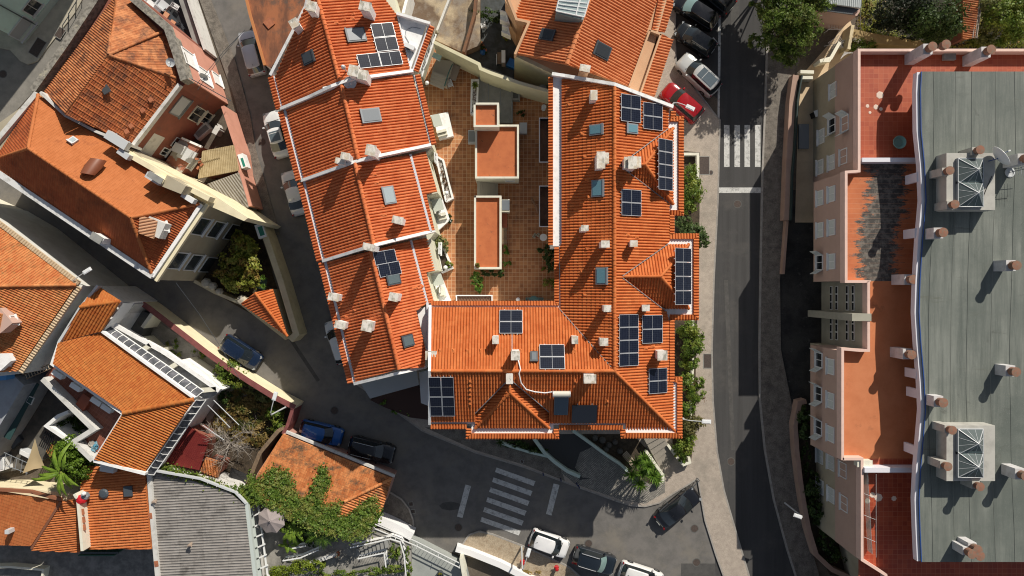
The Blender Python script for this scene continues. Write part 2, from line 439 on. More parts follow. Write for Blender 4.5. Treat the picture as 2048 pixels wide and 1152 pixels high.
def window(parent, a, b, px, py, w, h, frame=PVCW, pane=DKGLASS, name='window', bars=1, sill=True, rows=1, z=None):
    c = onwall(a, b, px, py) if z is None else None
    if z is not None:
        c = onwall(a, b, px, py); c.z = z
    M = wbasis(a, b)
    def q(x, y, zz): return c + M @ Vector((x, y, zz))
    f = MB(); fw = .08
    for s in (-1, 1):
        f.box(q(s * (w / 2 - fw / 2), .035, 0), (fw, .09, h), M=M)
        f.box(q(0, .035, s * (h / 2 - fw / 2)), (w - 2 * fw, .088, fw), M=M)
    for k in range(bars): f.box(q(-w / 2 + w * (k + 1) / (bars + 1), .03, 0), (.05, .07, h - 2 * fw), M=M)
    for k in range(rows - 1): f.box(q(0, .032, -h / 2 + h * (k + 1) / rows), (w - 2 * fw, .074, .05), M=M)
    o = f.build(name, frame, parent)
    MB().box(q(0, .012, 0), (w - 2 * fw, .02, h - 2 * fw), M=M).build('pane', pane, o)
    if sill: MB().box(q(0, .09, -h / 2 - .04), (w + .2, .16, .06), M=M).build('sill', frame, o)
    return o
def shutters(parent, a, b, px, py, w, h, m=SHUTTER, ang=60):
    c = onwall(a, b, px, py); M = wbasis(a, b)
    for s in (-1, 1):
        th = R(ang) * s; Mr = M @ Matrix.Rotation(th, 3, 'Z')
        q = c + M @ Vector((s * w / 2, .06, 0)) + Mr @ Vector((s * w / 4, 0, 0))
        sh = MB().box(q, (w / 2, .04, h), M=Mr)
        sh.box(q + Mr @ Vector((0, .03, 0)), (w / 2 - .12, .03, h / 2 - .1), M=Mr)
        sh.build('shutter', m, parent)
def plate(mb, pl, c, wu, wd, t, lift=0.0, rot=0.0):
    """box lying on a roof plane; c = world point"""
    M = Matrix((pl.u, pl.d, -pl.n)).transposed()
    if M.determinant() < 0: M = Matrix((pl.u, pl.d, pl.n)).transposed()
    M = M @ Matrix.Rotation(rot, 3, 'Z')
    return mb.box(Vector(c) + pl.n * (lift + t / 2), (wu, wd, t), M=M)
def skylight(parent, pl, px, py, wu, wd, fr=MGREY, pane=SKYGL, name='skylight', lift=.1, rot=0.0, opened=0.0):
    c = pl.at(px, py)
    f = MB(); plate(f, pl, c, wu, wd, .16, lift - .05, rot)
    o = f.build(name, fr, parent)
    plate(MB(), pl, c, wu - .22, wd - .22, .03, lift + .115, rot).build('pane', pane, o)
    M = Matrix((pl.u, pl.d, pl.n)).transposed() @ Matrix.Rotation(rot, 3, 'Z')
    MB().box(c + pl.n * (lift + .14) + M @ Vector((0, -wd / 2 + .06, 0)), (wu + .04, .14, .08), M=M).build('hood', fr, o)
    return o
def chimney(parent, px, py, zc, sx, sy, zb, rot=0.0, cap=MARB, stem=WHITE, name='chimney'):
    c = P(px, py, zc); st = MB()
    M = Matrix.Rotation(rot, 3, 'Z')
    hz = zc - .28
    st.box((c.x, c.y, (zb + hz) / 2), (sx * .84, sy * .84, hz - zb), rot)
    for i in (-1, 1):
        for j in (-1, 1):
            q = M @ Vector((i * sx * .36, j * sy * .36, 0)); st.box((c.x + q.x, c.y + q.y, hz + .11), (.09, .09, .22), rot)
    st.box((c.x, c.y, hz - .03), (sx * .9, sy * .9, .058), rot)
    o = st.build(name, stem, parent)
    MB().box((c.x, c.y, zc - .035), (sx, sy, .07), rot).build('cap_slab', cap, o)
    return o
# ---------------------------------------------------------------- solar panels
def cell_mat():
    m, nt, b = _base('solar_cells'); b.inputs['Roughness'].default_value = .22; b.inputs['Specular IOR Level'].default_value = .35
    uv = nt.nodes.new('ShaderNodeUVMap'); fr = _n(nt, 'ShaderNodeVectorMath', operation='FRACTION'); nt.links.new(uv.outputs[0], fr.inputs[0])
    s = nt.nodes.new('ShaderNodeSeparateXYZ'); nt.links.new(fr.outputs[0], s.inputs[0])
    mn = _n(nt, 'ShaderNodeMath', operation='MINIMUM'); nt.links.new(s.outputs[0], mn.inputs[0]); nt.links.new(s.outputs[1], mn.inputs[1])
    lt = _n(nt, 'ShaderNodeMath', operation='LESS_THAN', i_1=.09); nt.links.new(mn.outputs[0], lt.inputs[0])
    fl = _n(nt, 'ShaderNodeVectorMath', operation='FLOOR'); nt.links.new(uv.outputs[0], fl.inputs[0])
    wn = _n(nt, 'ShaderNodeTexWhiteNoise', noise_dimensions='2D'); nt.links.new(fl.outputs[0], wn.inputs['Vector'])
    col = _mix(nt, wn.outputs['Value'], (.006, .008, .018), (.010, .013, .026))
    col = _mix(nt, lt.outputs[0], col, (.028, .035, .055)); nt.links.new(col, b.inputs['Base Color']); return m
CELLS = cell_mat(); BLKCELL = glass('black_cells', (.006, .007, .012), .18)
def solar(parent, pl, px, py, wu, wd, rot=0.0, lift=.2, black=False, mid='u', off=(0, 0)):
    c = pl.at(px, py); M = Matrix((pl.u, pl.d, pl.n)).transposed() @ Matrix.Rotation(rot, 3, 'Z')
    if M.determinant() < 0: M = Matrix((pl.u, -pl.d, pl.n)).transposed() @ Matrix.Rotation(-rot, 3, 'Z')
    c = c + M @ Vector((off[0], off[1], lift))
    q = lambda x, y, z: c + M @ Vector((x, y, z))
    fr = MB(); fm = BLACK if black else ALU
    for s in (-1, 1):
        fr.box(q(s * (wu / 2 - .015), 0, 0), (.03, wd, .045), M=M); fr.box(q(0, s * (wd / 2 - .015), 0), (wu - .06, .03, .044), M=M)
    fr.box(q(0, 0, -.012), (wu - .06, wd - .06, .012), M=M); t = fr.build('solar_panel', fm, parent)
    hx, hy = wu / 2 - .03, wd / 2 - .03
    cs = MB(); cs.add([q(-hx, -hy, .012), q(hx, -hy, .012), q(hx, hy, .012), q(-hx, hy, .012)], [(0, 1, 2, 3)])
    nx, ny = round(wu / .17), round(wd / .17)
    cs.build('cells', BLKCELL if black else CELLS, t, uv=[0, 0, nx, 0, nx, ny, 0, ny])
    if not black:
        ml = MB(); ml.box(q(0, 0, .0145), (.016, 2 * hy, .004) if mid == 'u' else (2 * hx, .016, .004), M=M); ml.build('busbar', ALU, t)
    r = MB()
    for s in (-.28, .28):
        r.box(q(s * wu, 0, -.06), (.05, wd + .16, .05), M=M)
        for e in (-1, 1): r.box(q(s * wu, e * wd * .35, -.06 - (lift - .06) / 2), (.04, .04, lift - .09), M=M)
    r.build('mounting_rail', ALU, t)
    return t
def solar_block(parent, pl, px, py, nu, nd, wu, wd, rot=0.0, mid='u', lift=.2):
    for j in range(nd):
        for i in range(nu):
            solar(parent, pl, px, py, wu, wd, rot, off=((i - (nu - 1) / 2) * (wu + .025), (j - (nd - 1) / 2) * (wd + .025)), mid=mid, lift=lift)

# ---------------------------------------------------------------- cars
TYRE = mat('tyre_rubber', (.015, .015, .015), .9); RIMC = mat('alloy_rim', (.12, .12, .125), .4)
LAMPW = glass('headlight_glass', (.32, .34, .35)); LAMPR = glass('taillight_glass', (.22, .008, .008))
CGL = glass('car_glass', (.012, .017, .02), .06); CGL2 = glass('painted_glare_glass', (.20, .30, .29), .15)  # second car glass: sun glare painted in as a paler base colour
PLATEM = mat('number_plate', (.7, .7, .68), .5)
def make_car(label, pxy, heading, col, L=4.2, Wd=1.78, Hh=1.48, kind='hatch', metal=0.0, rails=False, black_roof=False, glassroof=False,
             glare=False, group='cars parked along the streets', rough=.28, z=0.0):
    c = P(pxy[0], pxy[1], .7 + z)
    t = T('parked_car', label, 'car', (c.x, c.y, z), R(heading), group=group)
    pm = paint('car_paint_%s' % '_'.join('%03d' % int(v * 999) for v in col), col, metal, rough)
    belt = Hh * .62; hood = Hh * .60
    # (s along the length 0 rear .. 1 front, top height, half width factor)
    if kind == 'sedan':
        st = [(0, .62, .72), (.015, .74, .84), (.05, .88, .93), (.10, .95, .97), (.20, .98, 1), (.35, .97, 1), (.5, .96, 1), (.64, .97, 1), (.72, .96, .995), (.82, .92, .98), (.9, .87, .95), (.955, .80, .90), (.985, .68, .82), (1, .55, .70)]
        lo = (.13, .74); hi = (.29, .56)
    elif kind == 'suv':
        st = [(0, .70, .80), (.012, .86, .88), (.04, .97, .95), (.10, 1.0, .98), (.25, 1.0, 1), (.5, 1.0, 1), (.7, 1.02, 1), (.78, 1.0, .995), (.86, .98, .98), (.93, .92, .94), (.97, .84, .88), (.99, .72, .80), (1, .6, .72)]
        lo = (.03, .74); hi = (.10, .58)
    else:
        st = [(0, .66, .76), (.012, .80, .86), (.04, .93, .94), (.10, .98, .98), (.25, 1.0, 1), (.5, 1.0, 1), (.7, 1.0, 1), (.78, .98, .995), (.86, .93, .97), (.93, .86, .93), (.97, .77, .86), (.99, .65, .78), (1, .55, .70)]
        lo = (.03, .76); hi = (.12, .58)
    mb = MB(); prof = [(-1, .20), (-1.0, .45), (-.995, .72), (-.955, .90), (-.80, .985), (-.45, 1.01), (0, 1.02)]
    prof = prof + [(-a, b) for a, b in prof[-2::-1]]
    n = len(prof)
    for s, tp, wf in st:
        x = (s - .5) * L; top = belt * tp * 1.02
        # wheel-arch flare
        fl = 1 + .012 * max(0, 1 - abs(s - .18) / .09) + .012 * max(0, 1 - abs(s - .81) / .09)
        for a, b in prof:
            mb.v.append((x, a * Wd / 2 * wf * fl, .2 + (top - .2) * (b - .2) / .82 if b > .2 else .2))
    for i in range(len(st) - 1):
        for k in range(n - 1):
            mb.f.append((i * n + k, i * n + k + 1, (i + 1) * n + k + 1, (i + 1) * n + k))
    mb.f.append(tuple(range(n - 1, -1, -1))); mb.f.append(tuple(range((len(st) - 1) * n, len(st) * n)))
    mb.f = [f[::-1] for f in mb.f]
    body = mb.build('body', pm, t, local=True, smooth=True)
    # greenhouse
    xa, xb = (lo[0] - .5) * L, (lo[1] - .5) * L; xc, xd = (hi[0] - .5) * L, (hi[1] - .5) * L
    wl, wh = Wd / 2 * .90, Wd / 2 * .70; zb, zt = belt * .97, Hh
    def ring(x0, x1, w, z, bow):
        pts = []
        for k in range(7):                                 # front edge, bowed forward
            y = -1 + 2 * k / 6; pts.append((x1 + bow * (1 - y * y) - (.05 if abs(y) == 1 else 0), y * w, z))
        for k in range(1, 6):
            f = k / 6; pts.append((x1 + (x0 - x1) * f, w * (1 + .02 * math.sin(math.pi * f)), z))
        for k in range(7):
            y = 1 - 2 * k / 6; pts.append((x0 - bow * .5 * (1 - y * y) + (.05 if abs(y) == 1 else 0), y * w, z))
        for k in range(1, 6):
            f = k / 6; pts.append((x0 + (x1 - x0) * f, -w * (1 + .02 * math.sin(math.pi * f)), z))
        return pts
    A = ring(xa, xb, wl, zb, .16); B = ring(xc, xd, wh, zt - .07, .10); m = len(A)
    cb = MB(); cb.v = A + B; cb.f = [(i, (i + 1) % m, m + (i + 1) % m, m + i) for i in range(m)]
    cab = cb.build('cabin', pm, t, local=True, smooth=True)
    # roof skin, crowned
    C2 = ring(xc + .06, xd - .05, wh * .93, zt - .02, .09); rf = MB(); rf.v = B + C2; rf.f = [(i, (i + 1) % m, m + (i + 1) % m, m + i) for i in range(m)]
    rf.v.append(((xc + xd) / 2, 0, zt + .015)); rf.f += [(m + i, m + (i + 1) % m, 2 * m) for i in range(m)]
    rf.build('roof_panel', (CGL if black_roof else pm), t, local=True, smooth=True)
    if glassroof:
        g = MB(); g.box(((xc + xd) / 2 - .05, 0, zt + .02), ((xd - xc) * .78, wh * 1.5, .02)); g.build('sunroof', glass('panorama_glass', (.10, .13, .15), .1), t, local=True)
        g2 = MB(); g2.box(((xc + xd) / 2 + .25, 0, zt + .035), (.05, wh * 1.5, .012)); g2.build('sunroof_bar', pm, t, local=True)
    def lerp(i, f, g, out=.012):
        j = (i + 1) % m
        a = Vector(A[i]).lerp(Vector(A[j]), g); b = Vector(B[i]).lerp(Vector(B[j]), g); v = a.lerp(b, f)
        c_ = Vector(((xa + xb) / 2, 0, zb)); d = (v - c_).normalized(); return v + d * out
    def strip(i0, i1, name, mt, f0=.08, f1=.93):
        s = MB(); q = []
        for i in range(i0, i1 + 1):
            q += [lerp(i % m, f0, 0), lerp(i % m, f1, 0)]
        s.v = [tuple(v) for v in q]; s.f = [(2 * k, 2 * k + 2, 2 * k + 3, 2 * k + 1) for k in range(i1 - i0)]
        return s.build(name, mt, t, local=True, smooth=True)
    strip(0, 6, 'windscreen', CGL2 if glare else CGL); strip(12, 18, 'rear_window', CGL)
    # side windows with pillars between
    strip(6, 9, 'side_window', CGL, .15, .9); strip(9, 12, 'side_window', CGL, .15, .9)
    strip(18, 21, 'side_window', CGL, .15, .9); strip(21, 24, 'side_window', CGL, .15, .9)
    for sx, sy in ((.19, 1), (.19, -1), (.81, 1), (.81, -1)):
        x = (sx - .5) * L
        w = MB(); w.lathe((x, sy * (Wd / 2 - .085), .32), [(.28, -.10), (.32, -.08), (.32, .08), (.28, .10)], 18, axis=(0, 1, 0))
        wo = w.build('wheel', TYRE, t, local=True); r = MB(); r.lathe((x, sy * (Wd / 2 + .012), .32), [(.16, -.01), (.15, .008)], 14, axis=(0, sy, 0)); r.build('rim', RIMC, wo, local=True)
    for s in (-1, 1):
        mi = MB(); mi.lathe((xb - .32, s * (Wd / 2 + .07), belt + .06), [(.02, -.11), (.08, -.09), (.09, 0), (.08, .09), (.02, .11)], 10, axis=(0, 1, .1)); mi.build('mirror', pm if not black_roof else BLACK, t, local=True, smooth=True)
        hl = MB(); hl.box((L / 2 - .20, s * Wd * .36, belt * .76), (.24, .22, .09), rot=-s * .6); hl.build('headlight', LAMPW, t, local=True)
        tl = MB(); tl.box((-L / 2 + .10, s * Wd * .40, belt * .84), (.12, .20, .12), rot=s * .45); tl.build('taillight', LAMPR, t, local=True)
    bp = MB(); bp.box((L / 2 - .03, 0, .38), (.10, Wd * .66, .22)); bp.build('grille', BLACK, t, local=True)
    np_ = MB(); np_.box((-L / 2 - .01, 0, .62), (.03, .5, .11)); np_.build('number_plate', PLATEM, t, local=True)
    sm = MB(); hx = xb + .18
    sm.box((hx - .06, 0, belt * 1.0), (.05, Wd * .70, .02)); sm.build('wiper_cowl', BLACK, t, local=True)
    an = MB(); an.tube([(xc + .22, 0, zt), (xc + .05, 0, zt + .10)], .02, 6, .008); an.build('antenna', BLACK, t, local=True)
    if rails:
        for s in (-1, 1):
            r = MB(); r.tube([(xc + .1, s * wh * .93, zt + .02), (xc + .25, s * wh * .95, zt + .07), (xd - .3, s * wh * .95, zt + .07), (xd - .12, s * wh * .93, zt + .02)], .022, 6); r.build('roof_rail', ALU, t, local=True, smooth=True)
    return t

# ---------------------------------------------------------------- plants
LEAF = leaf_mat('hedge_leaves', (.06, .11, .015), (.18, .27, .04), (.24, .28, .045))
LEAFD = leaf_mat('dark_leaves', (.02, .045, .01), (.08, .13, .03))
LEAFY = leaf_mat('yellow_green_leaves', (.13, .17, .02), (.36, .38, .07), (.28, .18, .05))
LEAFP = leaf_mat('palm_leaves', (.05, .12, .015), (.18, .30, .04), trans=.3)
LEAFT = leaf_mat('pine_sprays', (.07, .13, .025), (.22, .30, .06), (.14, .16, .04), trans=.45)
LEAFO = leaf_mat('ochre_grass', (.20, .13, .04), (.38, .28, .10), (.10, .12, .03))
FLOWER = leaf_mat('pale_flowers', (.6, .58, .45), (.75, .7, .6))
BARK = mat('bark', (.12, .085, .06), .9, (.07, .05, .035), 6, .4, .7)
TWIG = mat('dry_grey_twig', (.34, .30, .26), .9, (.22, .19, .16), 5, .4, .7)
SOIL = mat('garden_soil', (.075, .055, .035), .95, (.04, .03, .02), 2.5, .4, .6, fine=.3, fscale=12)
def leaves(blobs, n, size, rnd, flat=.5, aspect=1.7, hollow=.45):
    """leaf faces through ellipsoid blobs (x,y,z,rx,ry,rz), denser towards the outside, clumped"""
    mb = MB(); vol = [b[3] * b[4] + b[3] * b[5] for b in blobs]; tot = sum(vol)
    for b, vv in zip(blobs, vol):
        k = int(n * vv / tot); nc = max(3, k // 26); cl = []
        for _ in range(nc):
            v = Vector((rnd.gauss(0, 1), rnd.gauss(0, 1), rnd.gauss(0, 1))).normalized() * (hollow + (1 - hollow) * rnd.random() ** .6)
            cl.append(v)
        for _ in range(k):
            v = rnd.choice(cl) + Vector((rnd.gauss(0, .13), rnd.gauss(0, .13), rnd.gauss(0, .13)))
            c = Vector((b[0] + v.x * b[3], b[1] + v.y * b[4], b[2] + v.z * b[5]))
            if c.z < .03: c.z = .03 + rnd.random() * .2
            s = size * rnd.uniform(.6, 1.4)
            nrm = (Vector((v.x, v.y, abs(v.z) * .5 + flat)) + Vector((rnd.gauss(0, .5), rnd.gauss(0, .5), rnd.gauss(0, .5)))).normalized()
            u = nrm.cross(Vector((rnd.gauss(0, 1), rnd.gauss(0, 1), rnd.gauss(0, 1)))).normalized(); w = nrm.cross(u)
            mb.add([c - u * s * aspect * .5, c - w * s * .5, c + u * s * aspect * .5, c + w * s * .5], [(0, 1, 2, 3)])
    return mb
def shrub(name, label, cat, blobs, n=1500, size=.10, m=None, group=None, stem=True, seed=1, m2=None, n2=0, flat=.5, z0=0.0):
    rnd = random.Random(seed); b0 = blobs[0]
    t = T(name, label, cat, (b0[0], b0[1], z0), group=group)
    leaves(blobs, n, size, rnd, flat).build('foliage', m or LEAF, t)
    if n2: leaves(blobs, n2, size * .9, rnd, flat, hollow=.9).build('blossom', m2, t)
    if stem:
        s = MB()
        for b in blobs[:6]:
            s.tube([(b[0] + .05, b[1], z0), (b[0], b[1] + .06, (z0 + b[2]) / 2), (b[0] + .1, b[1], b[2] + b[5] * .3)], .05, 6, .02)
        s.build('stem', BARK, t)
    return t
def frond(mb, c, az, L, up, droop, w, n=9, gap=.6, fold=.35):
    """pinnate palm frond: rachis with leaflets on both sides"""
    d = Vector((math.cos(az), math.sin(az), 0)); s = Vector((-d.y, d.x, 0)); pts = []
    for k in range(n + 1):
        f = k / n; pts.append(c + d * (L * f) + Vector((0, 0, up * f - droop * f * f)))
    for k in range(n):
        p, q = pts[k], pts[k + 1]; f = (k + .5) / n; ll = w * math.sin(math.pi * min(.95, f * .85 + .12)); t_ = (q - p)
        mb.add([p - s * .015, q - s * .012, q + s * .012, p + s * .015], [(0, 1, 2, 3)])
        for sg in (-1, 1):
            for e in (.15, .65):
                r = p + t_ * e; tip = r + s * sg * ll + d * ll * .55 + Vector((0, 0, -fold * ll)); b2 = r + t_ * gap * .5
                mb.add([r, b2, tip], [(0, 1, 2)])
def rosette(mb, c, n, L, w, rnd, el0=.1, el1=1.3, droop=.5):
    """yucca / dracaena head: stiff sword leaves in all directions"""
    for i in range(n):
        az = i * 2.399 + rnd.uniform(-.2, .2); el = el0 + (el1 - el0) * (i / n) ; l = L * rnd.uniform(.75, 1.1)
        d = Vector((math.cos(az) * math.cos(el), math.sin(az) * math.cos(el), math.sin(el))); s = Vector((-math.sin(az), math.cos(az), 0))
        m1 = c + d * l * .5; tip = c + d * l - Vector((0, 0, droop * l * math.cos(el) * .6)); up = Vector((0, 0, .02))
        mb.add([c - s * w * .3, m1 - s * w * .5 + up, m1 + s * w * .5 + up, c + s * w * .3], [(0, 1, 2, 3)])
        mb.add([m1 - s * w * .5 + up, tip, m1 + s * w * .5 + up], [(0, 1, 2)])
def pot_plant(label, px, py, z, r=.2, h=.32, lf=LEAF, pm=TERRA, n=160, rr=.35, size=.09, group=None, seed=3, name='potted_plant'):
    c = P(px, py, z + h); t = T(name, label, 'potted plant', (c.x, c.y, z), group=group)
    MB().lathe((c.x, c.y, z), [(r * .7, 0), (r, h * .9), (r * 1.1, h * .9), (r * 1.1, h), (r * .9, h), (r * .85, h * .85)], 14).build('pot', pm, t, smooth=False)
    leaves([(c.x, c.y, z + h + rr * .5, rr, rr, rr * .7)], n, size, random.Random(seed)).build('foliage', lf, t)
    return t

# ---------------------------------------------------------------- small equipment
def ac_unit(label, px, py, z, rz, m=PVCW, L=.85, W=.32, h=.6, group='air conditioning units'):
    c = P(px, py, z + h); t = T('air_conditioner', label, 'air conditioner', (c.x, c.y, z), R(rz), group=group)
    MB().box((0, 0, h / 2 + .06), (L, W, h)).box((0, 0, h + .07), (L + .02, W + .02, .02)).build('casing', m, t, local=True)
    g = MB(); g.lathe((-L * .14, -W / 2 - .012, h / 2 + .06), [(.22, -.01), (.24, 0), (.22, .012)], 18, axis=(0, -1, 0))
    g.build('fan_grille', DGREY, t, local=True)
    f = MB()
    for s in (-1, 1): f.box((s * L * .32, 0, .03), (.06, W + .16, .06))
    f.build('mounting_feet', MGREY, t, local=True)
    return t
def dish(label, px, py, z, r, axis, m=PVCW, zb=None, back=MGREY):
    c = P(px, py, z); zb = z - .9 if zb is None else zb
    t = T('satellite_dish', label, 'satellite dish', (c.x, c.y, zb)); a = Vector(axis).normalized()
    MB().lathe(c, [(.02, -.16 * r), (r * .4, -.13 * r), (r * .75, -.02 * r), (r, .14 * r), (r * .99, .17 * r), (r * .74, .02 * r), (r * .4, -.08 * r), (.01, -.1 * r)], 28, axis=a).build('reflector', m, t, smooth=True)
    f = c + a * r * .9
    MB().tube([c - Vector((0, 0, r * .8)), c + a * r * .45 - Vector((0, 0, r * .55)), f], .02, 6).build('feed_arm', back, t)
    MB().box(f, (.12, .10, .10)).build('receiver', PVCW, t)
    MB().tube([(c.x - a.x * .25, c.y - a.y * .25, zb), (c.x - a.x * .25, c.y - a.y * .25, z), tuple(c - a * .05)], .035, 8).build('mast', back, t)
    return t
LAMPH = mat('lamp_head_white', (.75, .77, .78), .4)
def street_lamp(label, base_px, head_px, zh=7.5, arm0=None, z0=0.0, head_rot=None, group='street lamps'):
    """pole from its foot on the ground to a curved arm and a flat head"""
    b = P(base_px[0], base_px[1], z0) ; h = P(head_px[0], head_px[1], zh)
    t = T('street_lamp', label, 'street lamp', b, group=group)
    d = Vector((h.x - b.x, h.y - b.y, 0)); L = d.length; d = d.normalized()
    MB().tube([b, (b.x, b.y, zh - .6)], .09, 10, .06).build('pole', LGREY, t)
    MB().tube([(b.x, b.y, zh - .62), (b.x + d.x * .15 * L, b.y + d.y * .15 * L, zh - .25), (b.x + d.x * .5 * L, b.y + d.y * .5 * L, zh - .08), (h.x - d.x * .2, h.y - d.y * .2, zh)], .035, 8).build('arm', LGREY, t)
    a = math.atan2(d.y, d.x)
    hb = MB(); hb.box((h.x + d.x * .12, h.y + d.y * .12, zh), (.75, .32, .10), a); hb.box((h.x + d.x * .12, h.y + d.y * .12, zh + .065), (.6, .22, .03), a)
    hb.build('lamp_head', LAMPH, t); MB().box((h.x + d.x * .15, h.y + d.y * .15, zh - .06), (.55, .24, .02), a).build('lens', clear('lamp_lens'), t)
    return t
def globe_lamp(label, px, py, z, r=.19, base=None, group='globe lamps round the courtyard'):
    c = P(px, py, z); t = T('globe_lamp', label, 'lamp', (c.x, c.y, z - .5), group=group)
    MB().lathe(c, [(r * math.sin(math.pi * (k + .5) / 10), -r * math.cos(math.pi * (k + .5) / 10)) for k in range(10)], 18).build('globe', mat('opal_glass', (.82, .83, .82), .3), t, smooth=True)
    b = base or (c.x, c.y, z - .8)
    MB().tube([tuple(b), (c.x, c.y, z - .35), (c.x, c.y, z - r * .9)], .03, 6).build('bracket', DGREY, t)
    return t
def manhole(label, px, py, z=.012, r=.33, m=None, square=None, rot=0.0, group='manhole covers'):
    c = P(px, py, z); t = T('manhole_cover', label, 'manhole cover', c, group=group)
    mb = MB(); m = m or mat('cast_iron', (.085, .062, .052), .8, (.055, .042, .036), 8, .4, .6)
    if square:
        mb.box((c.x, c.y, z + .004), (square[0], square[1], .012), R(rot)); mb.build('lid', m, t)
        fr = MB(); pts = [(-1, -1), (1, -1), (1, 1), (-1, 1)]
        for k in range(4):
            (a, b), (d, e) = pts[k], pts[(k + 1) % 4]; M = Matrix.Rotation(R(rot), 3, 'Z')
            p = M @ Vector(((a + d) / 2 * square[0] / 2, (b + e) / 2 * square[1] / 2, 0)); l = square[0] if b == e else square[1]
            fr.box((c.x + p.x, c.y + p.y, z + .006), (l if b == e else .05, .05 if b == e else l, .02), R(rot))
        fr.build('frame', GREYC, t)
    else:
        mb.lathe(c, [(r, -.004), (r, .006), (r * .9, .008), (r * .88, .004), (.01, .004)], 24); mb.build('lid', m, t)
        MB().lathe(c, [(r + .07, -.008), (r + .07, .0005), (r, .0005)], 24).build('frame', DARKC, t)
    return t
# ================================================================ THE GROUND
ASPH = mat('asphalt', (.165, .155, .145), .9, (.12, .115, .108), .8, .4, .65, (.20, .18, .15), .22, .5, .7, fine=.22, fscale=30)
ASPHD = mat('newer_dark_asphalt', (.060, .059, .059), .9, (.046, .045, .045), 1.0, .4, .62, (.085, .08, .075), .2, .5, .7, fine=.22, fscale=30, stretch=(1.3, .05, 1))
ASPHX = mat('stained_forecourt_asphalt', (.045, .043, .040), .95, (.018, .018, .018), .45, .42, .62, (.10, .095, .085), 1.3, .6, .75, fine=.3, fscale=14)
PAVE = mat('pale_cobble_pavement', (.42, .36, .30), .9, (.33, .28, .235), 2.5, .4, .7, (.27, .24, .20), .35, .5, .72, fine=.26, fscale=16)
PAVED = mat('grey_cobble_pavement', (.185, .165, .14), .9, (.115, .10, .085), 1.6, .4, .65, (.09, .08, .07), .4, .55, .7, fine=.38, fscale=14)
KERB = mat('kerb_stone', (.34, .32, .29), .85, (.24, .22, .2), 3, .4, .7)
EARTH = mat('bare_earth', (.13, .105, .08), .95, (.075, .06, .045), .8, .4, .65, (.17, .15, .12), .4, .5, .7, fine=.2, fscale=9)
PAINTW = mat('road_paint', (.56, .56, .54), .8, (.22, .22, .21), 2.6, .50, .72, fine=.2, fscale=18)
CONC = mat('yard_concrete', (.30, .285, .26), .9, (.20, .19, .17), .9, .4, .65, (.12, .105, .09), .7, .56, .72, fine=.1, fscale=12)
HERR = grid_mat('herringbone_setts', (.20, .19, .17), (.34, .32, .28), (.07, .065, .06), .17, .03, .9, rot=R(38), size2=.13)
struct(MB().flat([(-130, -90), (130, -90), (130, 90), (-130, 90)], -.02), 'ground', EARTH)
def sheet(name, pix, z, m): return struct(MB().flat(XY(pix, z), z), name, m)
def slab(name, pix, h, m, zb=-.01, kerb=True):
    return struct(MB().prism(XY(pix, h), zb, h, bottom=False), name, m)
# streets
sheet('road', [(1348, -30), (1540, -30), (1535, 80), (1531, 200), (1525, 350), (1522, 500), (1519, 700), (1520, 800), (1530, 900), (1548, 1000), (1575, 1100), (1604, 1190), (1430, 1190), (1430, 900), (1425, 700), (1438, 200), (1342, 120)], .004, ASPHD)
sheet('side_street', [(430, -30), (640, -30), (760, 600), (830, 830), (1300, 1000), (1400, 930), (1520, 1190), (1150, 1200), (1060, 1110), (930, 1110), (830, 1090), (800, 1000), (560, 900), (380, 700), (230, 600), (20, 440), (-40, 400), (-40, 330), (70, 330), (380, 560), (560, 620), (480, 200), (410, -10)], 0.0, ASPH)
sheet('corner_street', [(-60, 60), (260, -40), (200, 30), (70, 180), (-40, 300), (-60, 300)], .002, mat('pale_asphalt', (.25, .235, .21), .9, (.19, .18, .16), .8, .4, .65, fine=.2, fscale=30))
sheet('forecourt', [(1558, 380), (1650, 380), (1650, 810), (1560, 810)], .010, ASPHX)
for nm, q, zz in (('asphalt_patch', [(1362, 1127), (1430, 1127), (1432, 1175), (1362, 1175)], .006), ('asphalt_repair', [(560, 640), (640, 760), (634, 764), (554, 644)], .006), ('trench_repair', [(1448, 560), (1456, 560), (1470, 900), (1462, 900)], .009), ('road_repair', [(1462, -20), (1480, -20), (1478, 60), (1461, 60)], .009), ('oil_stain', arc_ := [(900 + 22 * math.cos(k), 1012 + 9 * math.sin(k)) for k in (0, .8, 1.6, 2.4, 3.2, 4, 4.8, 5.6)], .007), ('oil_mark', [(740 + 14 * math.cos(k), 690 + 12 * math.sin(k)) for k in (0, .9, 1.7, 2.6, 3.3, 4.1, 5, 5.7)], .007)):
    sheet(nm, q, zz, mat('patched_asphalt', (.085, .082, .078), .9, (.065, .063, .06), 1.5, .4, .6, fine=.2, fscale=30))
# pavements, raised by a kerb
def arc(cx, cy, r, a0, a1, n=8): return [(cx + r * math.cos(R(a0 + (a1 - a0) * k / n)), cy + r * math.sin(R(a0 + (a1 - a0) * k / n))) for k in range(n + 1)]
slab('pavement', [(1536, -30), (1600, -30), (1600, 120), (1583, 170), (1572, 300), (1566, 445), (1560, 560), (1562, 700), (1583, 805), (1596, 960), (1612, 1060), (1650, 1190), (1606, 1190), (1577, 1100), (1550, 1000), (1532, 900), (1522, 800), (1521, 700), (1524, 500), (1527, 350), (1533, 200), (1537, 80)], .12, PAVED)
slab('pavement_kerb', [(1533, -30), (1541, -30), (1539, 80), (1535, 200), (1529, 350), (1526, 500), (1523, 700), (1524, 800), (1534, 900), (1552, 1000), (1579, 1100), (1608, 1190), (1602, 1190), (1573, 1100), (1546, 1000), (1528, 900), (1518, 800), (1517, 700), (1520, 500), (1523, 350), (1529, 200), (1533, 80)], .116, KERB)
